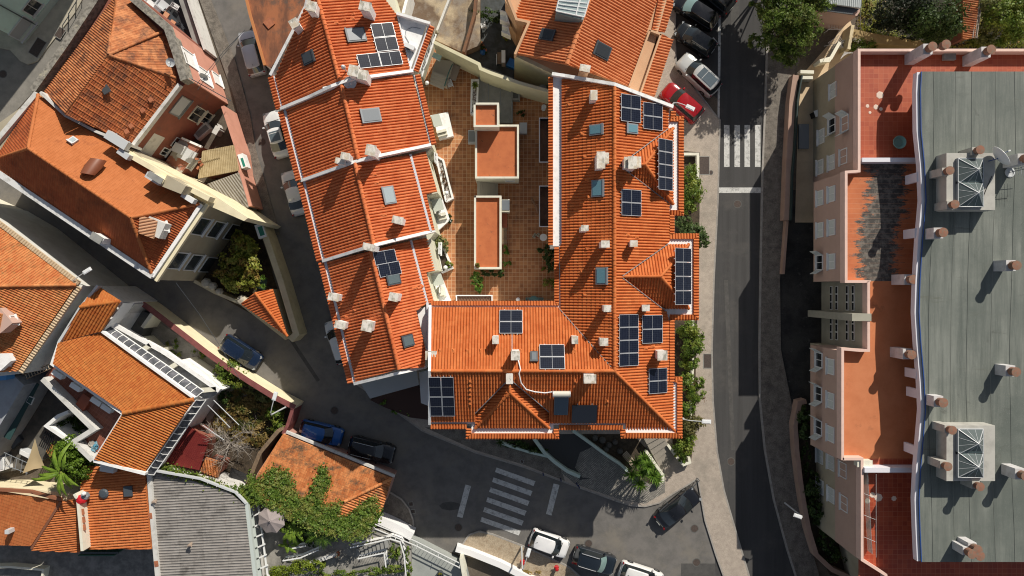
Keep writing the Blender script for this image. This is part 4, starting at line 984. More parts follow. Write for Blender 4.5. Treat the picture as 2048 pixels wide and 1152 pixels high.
# concrete ramp covers
rc = T('ramp_cover', 'grey concrete ramp cover with pipes north of the pavilions', 'ramp cover', P(980, 190, ZC))
MB().prism(XY([(957, 130), (1026, 156), (1026, 246), (957, 246)], ZC + .35), ZC, ZC + .35).build('slab', GREYC, rc)
for a, b in (((976, 142), (977, 206)), ((1000, 167), (1001, 210)), ((1023, 156), (1024, 246))): MB().tube([P(*a, ZC + .55), P(*b, ZC + .55)], .045, 8).build('pipe', MGREY, rc)
# planters
GRAV = mat('white_pebbles', (.60, .57, .52), .9, (.16, .12, .10), 7, .42, .56)
def planter(label, px, z1=ZC + .75, plants=(), fill=GRAV, rim=WHITE, parent=None, z0=ZC):
    t = T('planter', label, 'planter', P(*px[0], z0)); xy = XY(px, z1); ar = sum(xy[i][0] * xy[(i + 1) % len(xy)][1] - xy[(i + 1) % len(xy)][0] * xy[i][1] for i in range(len(xy)))
    if ar < 0: xy = xy[::-1]
    xy2 = xy + xy[:1]
    rail3(MB(), [Vector((*p, z1)) for p in xy2], .16, z1 - z0).build('rim', rim, t)
    MB().prism(xy, z0, z1 - .12, bottom=False).build('soil', fill, t)
    return t
planter('narrow white planter of pebbles beside the small square pavilion', [(944, 160), (956, 160), (953, 228), (942, 226)])
planter('white planter of pebbles with reddish plants beside the third row house', [(872, 312), (886, 320), (905, 396), (892, 403)])
planter('white planter full of shrubs beside the lowest row house', [(868, 470), (880, 480), (904, 536), (884, 545)], fill=SOIL)
def porch(label, plat, canopy, steps, nst, dirv):
    t = T('entrance_porch', label, 'porch', P(*plat[0], ZC), group='entrance porches of the row houses')
    MB().prism(XY(plat, ZC + .6), ZC, ZC + .6).build('platform', WHITE, t)
    MB().prism(XY(canopy, 5.4), 5.3, 5.4).build('canopy', mat('canopy_grey_green', (.50, .54, .48), .6), t)
    w = XY(canopy, 5.4)
    MB().box((w[0][0], w[0][1] , (5.3 + ZC + .6) / 2), (.12, .12, 5.3 - ZC - .6)).build('post', WHITE, t)
    for k in range(nst):
        q = [(a + dirv[0] * k, b + dirv[1] * k) for a, b in steps]; MB().prism(XY(q, ZC + .7 + .17 * (nst - k)), ZC + .6, ZC + .7 + .17 * (nst - k)).build('step', RIM, t)
    return t
porch('white porch platform with steps beside the second row house', [(864, 230), (896, 224), (907, 272), (878, 279)], [(862, 231), (878, 227), (885, 250), (868, 254)], [(872, 262), (892, 257), (893, 262), (874, 267)], 2, (2, 7))
porch('shaded porch with grey canopy and pots beside the third row house', [(853, 388), (884, 395), (900, 440), (872, 465)], [(862, 400), (882, 396), (888, 418), (868, 424)], [(873, 428), (890, 424), (892, 430), (875, 434)], 2, (2, 7))
porch('white porch with long ramp beside the lowest row house', [(853, 543), (880, 545), (902, 603), (866, 606)], [(862, 552), (882, 547), (888, 568), (868, 572)], [(874, 574), (884, 572), (889, 590), (879, 592)], 2, (4, 2))
# stepped patio of the top row house
t = T('patio_stairs', 'grey stepped patio with green railing below the top row house', 'stairs', P(880, 150, ZC))
MB().prism(XY([(874, 118), (908, 122), (893, 172), (860, 158), (868, 130)], ZC + 1.0), ZC, ZC + 1.0).build('platform', mat('warm_concrete', (.44, .40, .33), .9), t)
for k in range(4): MB().prism(XY([(866 - k * 1.6, 144 + k * 6), (896 - k * 2.2, 156 + k * 6), (894 - k * 2.2, 162 + k * 6), (864 - k * 1.6, 150 + k * 6)], ZC + 1), ZC + 1.0, ZC + 1.35 - .09 * k).build('step', mat('warm_concrete', (.34, .31, .25), .9), t)
MB().tube([P(905, 128, ZC + 1.9), P(897, 146, ZC + 1.9), P(889, 172, ZC + 1.6)], .05, 6).build('railing', mat('green_rail', (.05, .14, .12), .5), t)
aw = T('awning', 'small pale green awning over the patio door', 'awning', P(875, 110, 4)); MB().add([P(868, 104, 5.6), P(884, 112, 5.6), P(880, 122, 5.2), P(864, 113, 5.2)], [(3, 2, 1, 0)]).add([P(868, 104, 5.54), P(884, 112, 5.54), P(880, 122, 5.14), P(864, 113, 5.14)], [(0, 1, 2, 3)]).build('canopy', mat('green_awning', (.36, .52, .46), .6), aw)
MB().tube([P(864, 113, 5.17), P(880, 122, 5.17)], .05, 6).build('front_bar', PVCW, aw)
# patio furniture
t = T('patio_table', 'long pale wooden table on the shaded patio', 'table', P(909, 146, ZC)); MB().prism(XY([(906, 128), (921, 133), (911, 162), (897, 158)], ZC + .75), ZC + .69, ZC + .75).build('table_top', mat('grey_wood', (.30, .25, .21), .8), t)
for a, b in ((905, 131), (917, 135), (900, 156), (909, 159)): MB().box((*P(a, b, ZC).xy, ZC + .345), (.07, .07, .69)).build('leg', WOOD, t)
CH0 = []
def chair(label, px, py, z, rz, m=PVCW, group='white outdoor chairs', cat='chair', cush=None):
    c = P(px, py, z)
    if CH0 and m is PVCW and cush is None: return dup(CH0[0], c, R(rz), label, group)
    t = T('outdoor_chair', label, cat, c, R(rz), group=group)
    for k in range(4): MB().box((0, -.2 + .13 * k, .43), (.46, .10, .03)).build('seat_slat', m, t, local=True)
    for k in range(3): MB().box((-.15 + .15 * k, .27, .68), (.09, .03, .42)).build('backrest_slat', m, t, local=True)
    for x in (-.21, .21):
        for y in (-.22, .25): MB().box((x, y, .21), (.04, .04, .42)).build('leg', m, t, local=True)
        MB().box((x, .02, .64), (.05, .5, .03)).build('armrest', m, t, local=True)
    if m is PVCW and cush is None: CH0.append(t)
    return t
chair('white chair at the end of the long patio table', 901, 171, ZC, 20)
t = T('covered_furniture', 'rounded furniture under a pale grey cover on the patio', 'covered furniture', P(926, 128, ZC))
mb = MB(); c = P(926, 126, ZC)
for k, (r, z) in enumerate(((1.0, 0), (1.02, .4), (.95, .7), (.7, .85), (.01, .9))):
    for j in range(16): th = 2 * math.pi * j / 16; x, y = r * .62 * math.cos(th), r * .36 * math.sin(th); cr, sr = math.cos(-.45), math.sin(-.45); mb.v.append((c.x + x * cr - y * sr, c.y + x * sr + y * cr, ZC + z + .02 * math.sin(j * 3)))
mb.f = [(k * 16 + j, k * 16 + (j + 1) % 16, (k + 1) * 16 + (j + 1) % 16, (k + 1) * 16 + j) for k in range(4) for j in range(16)]
mb.build('cover', mat('grey_tarpaulin', (.38, .40, .40), .6), t, smooth=True)
# balconies of the east wing over the courtyard
for lb, y0, y1 in (('upper shaded balcony with pale rail on the courtyard side of the east wing', 236, 324), ('lower shaded balcony with pale rail on the courtyard side of the east wing', 372, 453)):
    t = T('balcony', lb, 'balcony', P(1090, y0, 5.2)); MB().prism(XY([(1080, y0), (1106, y0), (1106, y1), (1080, y1)], 5.4), 5.2, 5.4).build('floor', mat('brown_balcony_floor', (.20, .11, .07), .8, (.13, .07, .045), 2), t)
    rail3(MB(), [P(1104, y0, 6.2), P(1079, y0, 6.2), P(1079, y1, 6.2), P(1104, y1, 6.2)], .07, .06).build('handrail', PVCW, t)
    rail3(MB(), [P(1104, y0 + 1, 6.14), P(1080, y0 + 1, 6.14), P(1080, y1 - 1, 6.14), P(1104, y1 - 1, 6.14)], .03, .74).build('screen', mat('smoked_panel', (.04, .045, .05), .3), t)
t = T('pergola', 'brown lattice pergola with pale rim at the south end of the courtyard', 'pergola', P(950, 600, ZC))
rail3(MB(), [P(913, 604, 5.0), P(913, 591, 5.0), P(984, 591, 5.0), P(984, 604, 5.0)], .09, .12).build('frame', PVCW, t)
MB().prism(XY([(914, 592), (983, 592), (983, 612), (914, 612)], 4.8), 4.7, 4.8).build('deck', mat('herringbone_brown', (.16, .08, .05), .8), t)
for k in range(12): MB().tube([P(916 + 5.6 * k, 593, 4.86), P(921 + 5.6 * k, 612, 4.86)], .02, 5).build('lath', WOOD, t)
for x in (913, 984): MB().box((*P(x, 592, 4.0).xy, 3.9), (.08, .08, 1.8)).build('post', PVCW, t)
for lb, x, y, b in (('white globe lamp on the wall beside the top row house', 854, 166, (847, 172)), ('white globe lamp over the pebble planter', 893, 386, (886, 392)), ('white globe lamp at the end of the shrub planter', 891, 535, (882, 539)), ('white globe lamp near the teal garden table', 1036, 599, (1036, 606))):
    globe_lamp(lb, x, y, 4.6, base=P(b[0], b[1], 4.2))
t = T('round_table', 'small round pale table in the shade below the lower balcony', 'table', P(1086, 476, ZC)); MB().lathe(P(1086, 476, ZC), [(.2, 0), (.04, .03), (.04, .7), (.32, .70), (.33, .74), (.01, .745)], 22).build('table_top', PVCW, t)
t = T('round_table', 'small round white table in the shade below the upper balcony', 'table', P(1087, 218, ZC)); MB().lathe(P(1087, 218, ZC), [(.2, 0), (.04, .03), (.04, .7), (.22, .70), (.22, .74), (.01, .745)], 22).build('table_top', PVCW, t)
t = T('garden_table', 'round teal table at the south end of the courtyard', 'table', P(1067, 601, ZC)); MB().lathe(P(1067, 601, ZC), [(.25, 0), (.04, .03), (.04, .7), (.42, .70), (.43, .74), (.01, .745)], 24).build('table_top', mat('teal_metal', (.12, .24, .23), .5), t)
for lb, x in (('teal chair left of the round teal table', 1057), ('teal chair right of the round teal table', 1080)): chair(lb, x, 600, ZC, 90 if x < 1067 else -90, m=mat('teal_metal', (.12, .24, .23), .5), group='teal garden chairs')
t = T('garden_lounger', 'white plastic armchair under the lower balcony rail', 'chair', P(1087, 443, ZC)); MB().box((*P(1087, 443, ZC).xy, ZC + .4), (.5, .45, .06)).build('seat', PVCW, t); MB().box((*P(1091, 443, ZC).xy, ZC + .65), (.06, .45, .5)).build('backrest', PVCW, t); MB().box((*P(1087, 443, ZC).xy, ZC + .19), (.4, .35, .36)).build('base', PVCW, t)
tag(MB().tube([P(1063, 395, ZC + .1), P(1067, 404, ZC + .25), P(1073, 415, ZC + .3), P(1076, 426, ZC + .12)], .09, 8, .14).build('driftwood', mat('bleached_wood', (.34, .18, .10), .9)), 'bleached piece of driftwood lying on the shaded tiles', 'driftwood')
t = T('laundry_bin', 'lumpy grey covered bin behind the courtyard corner wall', 'bin', P(1084, 183, ZC)); leaves([(*P(1084, 183, ZC).xy, ZC + .5, .3, .3, .5)], 10, .05, random.Random(3)); MB().lathe(P(1084, 183, ZC), [(.34, 0), (.42, .5), (.38, .9), (.2, 1.0), (.01, 1.02)], 12).build('cover', mat('grey_tarpaulin', (.38, .40, .40), .6), t, smooth=True)
planter('pale concrete trough by the blue tarpaulin', [(1024, 160), (1038, 166), (1038, 198), (1024, 198)], ZC + .7, fill=DARKC, rim=GREYC)
for k, (px, py, lf, rr, lb) in enumerate(((877, 397, LEAF, .34, 'green potted shrub in the pebble planter'), (884, 433, LEAFO, .3, 'brownish potted plant on the shaded porch'), (898, 432, LEAFD, .22, 'small potted plant on the porch edge'), (900, 442, LEAFD, .22, 'white potted plant at the porch corner'),
        (1013, 500, LEAFP, .42, 'light green bush in a pot right of the long pavilion'), (1014, 526, LEAFP, .38, 'bright green bush in a pot below the bench'), (955, 531, LEAFY, .2, 'tiny yellow plant on the corner of the long pavilion roof'), (1002, 543, LEAF, .3, 'low green plant under the long pavilion corner'),
        (1086, 538, LEAFY, .25, 'yellow potted plant among the dark shrubs by the east wing'), (1043, 226, LEAFD, .5, 'dark reddish potted plants in the shade by the upper balcony'), (1073, 472, FLOWER, .28, 'pot of pale flowers by the small round table'), (873, 505, LEAFY, .22, 'yellow flowering plant beside the shrub planter'))):
    pot_plant(lb, px, py, 5.35 if k == 6 else ZC, rr=rr, lf=lf, seed=k, n=200, pm=PVCW if k == 3 else TERRA, group='potted plants of the courtyard')
def sb3(name, label, cat, px, n, size, m, z0=ZC, seed=1, group=None, **k):
    bl = [(*P(a, b, z).xy, z, r1, r2, r3) for a, b, z, r1, r2, r3 in px]; return shrub(name, label, cat, bl, n, size, m, group=group, seed=seed, z0=z0, **k)
sb3('shrub', 'loose olive green shrub filling the planter of the lowest row house', 'shrub', [(880, 484, 4.2, .7, .6, .7), (887, 496, 4.1, .5, .5, .6)], 1200, .10, leaf_mat('olive_leaves', (.12, .14, .04), (.26, .28, .10)), seed=2)
sb3('shrub', 'small dark shrub in the shrub planter beside the globe lamp', 'shrub', [(897, 530, 3.9, .4, .35, .4)], 300, .09, LEAF, seed=3)
sb3('shrub', 'reddish low plants in the pebble planter', 'shrub', [(886, 352, 3.8, .3, .5, .25), (892, 372, 3.8, .3, .4, .25)], 260, .08, leaf_mat('reddish_leaves', (.14, .06, .03), (.22, .14, .06)), seed=4, stem=False)
sb3('shrub', 'bright green bush climbing at the south corner of the long pavilion', 'shrub', [(952, 558, 4.4, .55, .6, .8), (960, 574, 4.2, .45, .5, .6)], 900, .12, LEAFP, seed=5)
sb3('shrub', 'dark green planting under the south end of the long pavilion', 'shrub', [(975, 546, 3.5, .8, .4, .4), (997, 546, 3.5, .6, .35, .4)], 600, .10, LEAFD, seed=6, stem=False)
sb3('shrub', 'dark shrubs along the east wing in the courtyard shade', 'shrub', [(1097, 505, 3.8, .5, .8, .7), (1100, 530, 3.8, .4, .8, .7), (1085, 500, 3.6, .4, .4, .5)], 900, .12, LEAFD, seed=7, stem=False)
sb3('shrub', 'yellowish shrub at the end of the dark border by the east wing', 'shrub', [(1098, 565, 3.8, .6, .5, .6)], 500, .11, LEAFY, seed=8)
t = T('yucca', 'small spiky yucca in the narrow pebble planter', 'yucca', P(950, 171, ZC + .7)); mb = MB(); rosette(mb, P(950, 171, ZC + 1.0), 40, .5, .06, random.Random(1)); mb.build('leaves', LEAF, t); MB().tube([P(950, 171, ZC + .6), P(950, 171, ZC + 1.05)], .05, 6).build('stem', BARK, t)

# ================================================================ HOUSE NORTH OF THE COURTYARD
TN = tile_mat('north_house_tiles', (.52, .155, .055), (.66, .24, .10), (.34, .09, .035), .58, .75, .9, moss=(.20, .075, .04), mlo=.66, mhi=.74, var=.55)
nh = T('house', 'house with a glazed roof lantern, two roof windows and a tan roof terrace', 'house', P(1150, 80, 0))
MB().prism(XY([(1033, 40), (1050, 43), (1030, 110), (1112, 146), (1260, 190), (1283, 186), (1350, -60), (1010, -60), (1010, 0)], 7.2), 0, 7.1).build('wall', mat('peach_render', (.62, .38, .22), .8, (.56, .33, .19), .8, .4, .7), nh)
MB().prism(XY([(1029, 112), (1110, 150), (1112, 143), (1031, 104)], 7.1), 0, 7.11).build('side_wall', mat('pale_yellow_render', (.66, .62, .42)), nh)
pw = Plane((1166, 37, 9.6), (1134, 128, 9.6), (1040, 75, 7.5)); pe = Plane((1166, 37, 9.6), (1134, 128, 9.6), (1280, 115, 7.3))
roof(nh, [(1036, -30), (1010, -30), (1030, 40), (1051, 44), (1032, 108), (1131, 128), (1190, -30)], 'wide', TN, plane=pw)
roof(nh, [(1190, -30), (1131, 128), (1258, 172), (1324, -30)], 'wide', TN, plane=pe)
ridge(nh, [P(1190, -32, 9.6), P(1166, 37, 9.6), P(1134, 128, 9.6)], TN, r=.18)
po = Plane((1300, 62, 7.2), (1282, 183, 7.0), (1345, 80, 6.5), rib=((1318, 100), (1340, 105)))
roof(nh, [(1322, 68), (1346, 80), (1309, 193), (1281, 183)], 'wide', TN, plane=po); roof(nh, [(1322, -30), (1350, -30), (1345, 14), (1330, 64), (1303, 60)], 'wide', TN, plane=po)
MB().prism(XY([(1299, 62), (1320, 68), (1283, 184), (1258, 172)], 6.6), 5, 6.6).build('terrace', mat('stained_tan_terrace', (.42, .26, .14), .9, (.26, .15, .08), .8, .42, .6, (.10, .06, .04), .5, .55, .65), nh)
for l in ([(1300, 60), (1259, 172)], [(1322, 68), (1282, 184)], [(1299, 60), (1323, 69)]): rail3(MB(), [P(*p, 7.55) for p in l], .16, .9).build('parapet', mat('peach_render', (.62, .38, .22)), nh)
rail3(MB(), [P(*p, 8.3) for p in ((1030, 108), (1058, 44), (1033, 38), (1010, -20))], .2, 1.0).build('parapet', mat('peach_render', (.62, .38, .22)), nh)
skylight(nh, pw, 1096, 71, .95, 1.3, fr=DGREY, pane=mat('black_pane', (.03, .035, .04), .3)); skylight(nh, pe, 1203, 102, 1.15, 1.5, fr=DGREY, pane=mat('black_pane', (.03, .035, .04), .3))
chimney(nh, 1170, 136, 10.6, .85, .55, 7.5, rot=R(-10), stem=mat('peach_render', (.62, .38, .22)))
gl = MB(); c = [P(1122, -20, 10.9), P(1112, 22, 10.7), P(1168, 34, 10.9), P(1184, -20, 11.0)]; MB().add(c, [(3, 2, 1, 0)]).build('glazing', clear('lantern_glass', (.55, .66, .66), .7), nh)
MB().prism([(v.x, v.y) for v in c], 8.5, 10.3, bottom=False).build('lantern_wall', mat('lantern_inside', (.22, .27, .27), .6), nh)
for k in range(7): gl.tube([c[1].lerp(c[0], k / 6), c[2].lerp(c[3], k / 6)], .05, 6)
gl.tube([c[0], c[1]], .06, 6).tube([c[1], c[2]], .06, 6).tube([c[2], c[3]], .06, 6).tube([c[2].lerp(c[1], .3), c[3].lerp(c[0], .3)], .07, 6); gl.build('glazing_bars', PVCW, nh)
for lb, q in (('white balcony box on the peach wall, upper', [(1000, 20), (1012, 24), (1018, 45), (1000, 38)]), ('white balcony box on the peach wall, lower', [(1004, 50), (1016, 54), (1020, 70), (1003, 62)])):
    t = T('balcony', lb, 'balcony', P(*q[0], 3)); MB().prism(XY(q, 5), 3.9, 4.1).build('floor', WHITE, t); xy = XY(q, 5); rail3(MB(), [Vector((*p, 5.0)) for p in xy[:4]] , .08, 1.0).build('parapet', WHITE, t)
# yards north of the courtyard wall
struct(MB().prism(XY([(790, -30), (960, -30), (960, 90), (925, 105), (850, 70), (700, 0)], 2.2), 0, 2.2), 'yard', mat('patchy_screed', (.46, .37, .25), .9, (.15, .10, .065), .38, .40, .56, (.26, .22, .18), .3, .5, .6, fine=.12, fscale=10))
wall('yard_wall', [(953, -20), (948, 30), (927, 103)], 3.2, 0, .25, mat('rusty_wall', (.22, .10, .05), .9, (.14, .08, .05), 2), 'rust brown wall at the right edge of the stained yard')
wall('yard_wall', [(905, -20), (874, 60)], 2.9, 0, .2, OFFW, 'low whitish wall across the stained yard'); wall('yard_wall', [(818, -20), (806, 26)], 5.0, 0, .25, WHITE, 'white wall by the blue pool cover')
tag(MB().prism(XY([(770, -20), (800, -20), (783, 14), (742, -2), (742, -20)], 4), 3.9, 4.0).build('tarpaulin', mat('blue_tarpaulin', (.02, .17, .52), .4)), 'bright blue sheet at the top edge beside the top row house', 'tarpaulin')
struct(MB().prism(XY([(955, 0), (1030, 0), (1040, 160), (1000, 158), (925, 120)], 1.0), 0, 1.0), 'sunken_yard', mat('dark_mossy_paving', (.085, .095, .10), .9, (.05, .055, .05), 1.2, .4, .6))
tag(sb3('ivy', 'ivy growing round the edge of the dark yard', 'ivy', [(945, 40, 1.8, .5, 1.2, .7), (958, 22, 1.8, 1.1, .5, .7), (985, 32, 1.8, 1.2, .5, .7), (940, 80, 1.6, .4, 1.0, .5), (1000, 40, 1.6, .5, .5, .6)], 1300, .12, LEAFD, z0=1.0, stem=False))
chair('white garden chair with brown seat by the ivy', 967, 55, 1.0, 200); 
t = T('garden_swing', 'white framed bench with a side shelf by the peach wall', 'bench', P(1003, 118, 1)); MB().box((*P(1000, 116, 1.5).xy, 1.45), (.5, 1.1, .08)).build('seat', WOOD, t); MB().box((*P(1007, 118, 1.5).xy, 1.6), (.35, 1.15, 1.2)).build('side_cabinet', PVCW, t); MB().box((*P(993, 118, 1.5).xy, 1.2), (.06, 1.0, .4)).build('leg', PVCW, t)
tag(MB().prism(XY([(1020, 115), (1034, 122), (1030, 138), (1012, 130)], 1.6), 1.0, 1.6).build('tarpaulin', mat('blue_tarpaulin', (.02, .17, .52))), 'blue sheet bundled at the foot of the yellow wall', 'tarpaulin')
tag(MB().prism(XY([(1024, 158), (1040, 163), (1037, 176), (1024, 174)], 4), 3.0, 3.8).build('tarpaulin', mat('blue_tarpaulin', (.02, .17, .52))), 'blue sheet over the concrete trough in the courtyard', 'tarpaulin')
for k, (x, y, lf) in enumerate(((942, 88, LEAFD), (952, 84, FLOWER), (948, 94, LEAFD), (965, 92, LEAFD), (962, 86, LEAFO), (1012, 75, LEAFY), (970, 100, LEAFD))):
    pot_plant(['plain pot with dark leaves left of the blue items', 'pale ringed pot among the yard pots', 'small pot nearest the yellow wall', 'pot beside the blue toys', 'pot with straw coloured plant', 'yellow green plant against the peach wall', 'dark plant beside the blue toys'][k], x, y, 1.0, r=.18, rr=.3, lf=lf, seed=30 + k, n=120, group='pots in the dark northern yard')
tag(MB().lathe(P(966, 106, 1), [(.25, 0), (.3, .3), (.1, .5), (.01, .6)], 7).build('toy', mat('blue_plastic', (.02, .12, .35), .5)), 'small blue plastic object in the dark yard', 'toy')
# low rusty shed roof top left of the row
rs = T('shed', 'low building with a rusty brown stained flat roof beside the first street car', 'shed', P(540, 60, 0))
RUST = mat('rusty_stained_roof', (.36, .13, .055), .85, (.16, .065, .035), .7, .40, .6, (.09, .07, .055), .45, .52, .66, fine=.15, stretch=(1.4, .5, 1))
RO = [(486, -30), (503, -30), (640, -30), (598, 45), (542, 136), (528, 128), (498, 25)]
MB().prism(XY(RO, 4.6), 0, 4.5).build('wall', OFFW, rs); MB().prism(XY(RO, 4.6), 4.502, 4.6).build('roof', RUST, rs)
rail3(MB(), [P(488, -20, 4.75), P(500, 30, 4.75), P(529, 130, 4.75)], .22, .25).build('fascia', mat('orange_fascia', (.50, .20, .07), .8), rs)
MB().box((*P(538, 46, 4.7).xy, 4.66), (.75, .75, .10), R(40)).build('hatch', TERRA, rs)
# ================================================================ OLD HOUSE, NORTH WEST
TOLD = tile_mat('old_weathered_tiles', (.33, .095, .032), (.54, .22, .09), (.13, .06, .038), .48, .66, 1.1, moss=(.30, .13, .06), mlo=.58, mhi=.7, var=.75)
TOLD2 = tile_mat('old_dark_orange_tiles', (.32, .08, .028), (.50, .165, .058), (.12, .055, .035), .48, .68, 1.2, moss=(.14, .075, .04), mlo=.62, mhi=.72, var=.7)
STONE = mat('lichened_stone', (.30, .28, .24), .95, (.14, .13, .11), 3.2, .42, .62, (.42, .39, .28), 1.2, .58, .68)
oh = T('house', 'old hipped house with weathered brown-orange tiles and a lichened stone parapet', 'house', P(220, 150, 0))
OF = [(66, 182), (205, -20), (262, -20), (345, 50), (379, 158), (356, 172), (262, 291), (130, 232)]
MB().prism(XY(OF, 7.6), 0, 7.2).build('wall', BROWNW, oh)
AP = (217, 110, 10.6)
p1 = Plane(AP, (80, 185, 7.4), (225, -20, 7.4)); p2 = Plane(AP, (238, -10, 7.6), (322, 65, 7.4)); p3 = Plane(AP, (322, 65, 7.4), (352, 156, 7.4)); p4 = Plane(AP, (354, 165, 7.4), (262, 287, 7.4))
roof(oh, [(217, 110), (130, 229), (90, 183), (228, -4), (231, 0)], 'old', TOLD, plane=p1, rib=None)
roof(oh, [(217, 110), (232, -12), (255, -4), (322, 65)], 'flat', TOLD, plane=p2); roof(oh, [(217, 110), (322, 65), (345, 85), (352, 156)], 'flat', TOLD, plane=p3)
roof(oh, [(217, 110), (352, 156), (354, 167), (262, 287), (131, 230)], 'pan', TOLD2, plane=p4)
for l, z in (((231, 0), 7.6), ((322, 65), 7.5), ((352, 156), 7.5), ((130, 230), 7.6)): ridge(oh, [P(*AP), P(*l, z)], TOLD, r=.13)
rail3(MB(), [P(*p, 8.1) for p in ((64, 181), (130, 88), (203, -22))], .55, 1.2).build('parapet', STONE, oh)
rail3(MB(), [P(*p, 8.1) for p in ((262, -14), (339, 52), (357, 105), (373, 158))], .62, 1.2, -.22).build('parapet', STONE, oh)
rail3(MB(), [P(*p, 7.75) for p in ((358, 168), (263, 292))], .28, .5).build('parapet', OFFW, oh); rail3(MB(), [P(*p, 9.0) for p in ((80, 184), (130, 231), (190, 262), (262, 291))], .22, 1.6).build('parapet', OFFW, oh)
MB().box((*P(224, 184, 9).xy, p4.z(*P(224, 184, 9).xy) + .1), (.6, .8, .12), R(30)).build('skylight', mat('wire_glass', (.07, .075, .08), .3), oh)
for x, y in ((303, 201), (287, 222), (264, 253), (255, 264)): v = p4.at(x, y); MB().box(v + Vector((0, 0, .12)), (.32, .38, .2), R(35)).build('vent_tile', TERRA, oh)
# south-east wall: windows
wa, wb = XY([(356, 172), (262, 291)], 7.6)
window(oh, wa, wb, 360, 213, 1.9, 1.7, frame=GREYC, pane=LGREY, bars=0); window(oh, wa, wb, 394, 229, 1.5, 1.9, frame=RIM); window(oh, wa, wb, 420, 240, 1.2, 1.6, frame=RIM, z=.9)
# pink street front
pk = T('house', 'salmon pink street front with three white shuttered windows below a stone parapet', 'house', P(420, 140, 0))
PF = [(346, 55), (380, 158), (440, 190), (500, 300)]
pf = XY([(346, 54), (379, 158)], 7.7); MB().prism(XY([(346, 54), (379, 158), (365, 160), (330, 60)], 7.7), 0, 7.7).build('wall', PINK, pk)
for x, y in ((379, 118), (408, 152)): window(pk, *pf, x, y, 1.5, 2.2, frame=WHITE, pane=WHITE, bars=0)
window(pk, *pf, 436, 160, 1.2, 1.6, frame=WHITE, pane=WHITE, bars=0, z=.95)
# roof terrace with lounge furniture
rt = T('roof_terrace', 'black floored roof terrace with white coping next to the old house', 'terrace', P(350, 40, 0))
MB().prism(XY([(262, -40), (371, -40), (410, 99), (345, 60)], 1.4), 0, 1.3).build('wall', PINK, rt); MB().prism(XY([(262, -40), (371, -40), (410, 99), (345, 60)], 1.4), 1.303, 1.4).build('floor', mat('black_deck', (.025, .027, .03), .7), rt)
rail3(MB(), [P(*p, 2.4) for p in ((368, -25), (409, 99))], .24, (0,)).build('parapet', OFFW, rt); rail3(MB(), [P(*p, 2.0) for p in ((356, -25), (395, 90))], .6, .6).build('ledge', GREYC, rt)
def sofa(label, px, py, z, rz, w=1.9, cush=2, m=DGREY):
    t = T('outdoor_sofa', label, 'sofa', P(px, py, z), R(rz)); MB().box((0, 0, .2), (w, .8, .38)).build('base', m, t, local=True); MB().box((0, .36, .5), (w, .12, .5)).build('backrest', m, t, local=True)
    for s in (-1, 1): MB().box((s * (w / 2 - .06), 0, .42), (.12, .7, .3)).build('armrest', m, t, local=True)
    for k in range(cush): MB().box((-w / 2 + w * (k + .5) / cush, -.02, .45), (.5, .45, .14), .3).build('cushion', mat('peach_cushion', (.60, .30, .17), .9), t, local=True)
sofa('dark outdoor sofa with two peach cushions on the black terrace', 344, 42, 1.4, 128); sofa('low white bench at the wall of the black terrace', 310, 18, 1.4, 140, cush=0, m=PVCW)
sofa('grey cushioned seat beside the white bench on the black terrace', 330, 14, 1.4, 140, w=1.2, cush=0, m=LGREY)
chair('white framed lounge chair in the middle of the black terrace', 357, 18, 1.4, 60); chair('round dark armchair at the foot of the terrace sofa', 367, 58, 1.4, 30, m=DGREY, group=None)
# annexes under the south-east wall
an = T('annex', 'patched annex with whitewashed upper wall and small vents in the brown yard', 'annex', P(320, 300, 0))
AN = [(321, 249), (276, 310), (262, 291), (306, 233)]
MB().prism(XY(AN, 6.0), 0, 4.2).build('wall', BROWNW, an); MB().prism(XY([(a + .5, b) for a, b in AN], 6.0), 4.2, 6.0).build('upper_wall', OFFW, an)
aa = XY([(321, 249), (276, 310)], 6.0)
window(an, *aa, 351, 284, 1.0, .8, frame=WHITE, bars=1); window(an, *aa, 329, 303, .8, 1.0, frame=WHITE); 
a2 = T('annex', 'lower brown annex with a large grey shutter and one tiny window', 'annex', P(370, 320, 0))
A2 = [(402, 293), (362, 347), (325, 332), (363, 276)]
MB().prism(XY(A2, 2.6), 0, 2.5).build('wall', BROWNW, a2); MB().prism(XY(A2, 2.6), 2.503, 2.6).build('roof', mat('patched_brown', (.34, .13, .08), .9, (.40, .37, .32), 1.1, .50, .58), a2)
rail3(MB(), [P(*p, 2.75) for p in ((402, 293), (363, 276))], .2, .3).build('parapet', WHITE, a2)
b2 = XY([(402, 293), (362, 347)], 2.6); window(a2, *b2, 384, 326, 1.3, .9, frame=WHITE, pane=LGREY, bars=0)
MB().prism(XY([(351, 284), (372, 293), (362, 310), (341, 300)], 3.2), 2.6, 3.2).build('vent_box', LGREY, a2); MB().prism(XY([(366, 292), (394, 306), (380, 328), (352, 312)], 2.9), 2.6, 2.9).build('hatch', LGREY, a2)
wall('yard_wall', [(445, 212), (474, 300), (480, 345), (500, 412)], 2.9, 0, .3, PINK, 'salmon street wall of the brown yard with a pale window')
t = T('window_box', 'pale framed window with green pane in the salmon street wall', 'window', P(486, 325, 2)); MB().box((*P(485, 322, 2.9).xy, 2.5), (.5, 1.3, 1.0), R(18)).build('frame', WHITE, t); MB().box((*P(487, 325, 2.9).xy, 3.01), (.22, .8, .03), R(18)).build('pane', mat('green_pane', (.03, .22, .16), .3), t)
t = T('bathtub', 'old white tub among clutter in the brown yard', 'bathtub', P(404, 262, 0)); MB().box((*P(404, 262, .5).xy, .3), (.8, 1.7, .6), R(-50)).build('tub', OFFW, t); MB().box((*P(404, 262, .6).xy, .605), (.5, 1.3, .02), R(-50)).build('inside', GREYC, t)
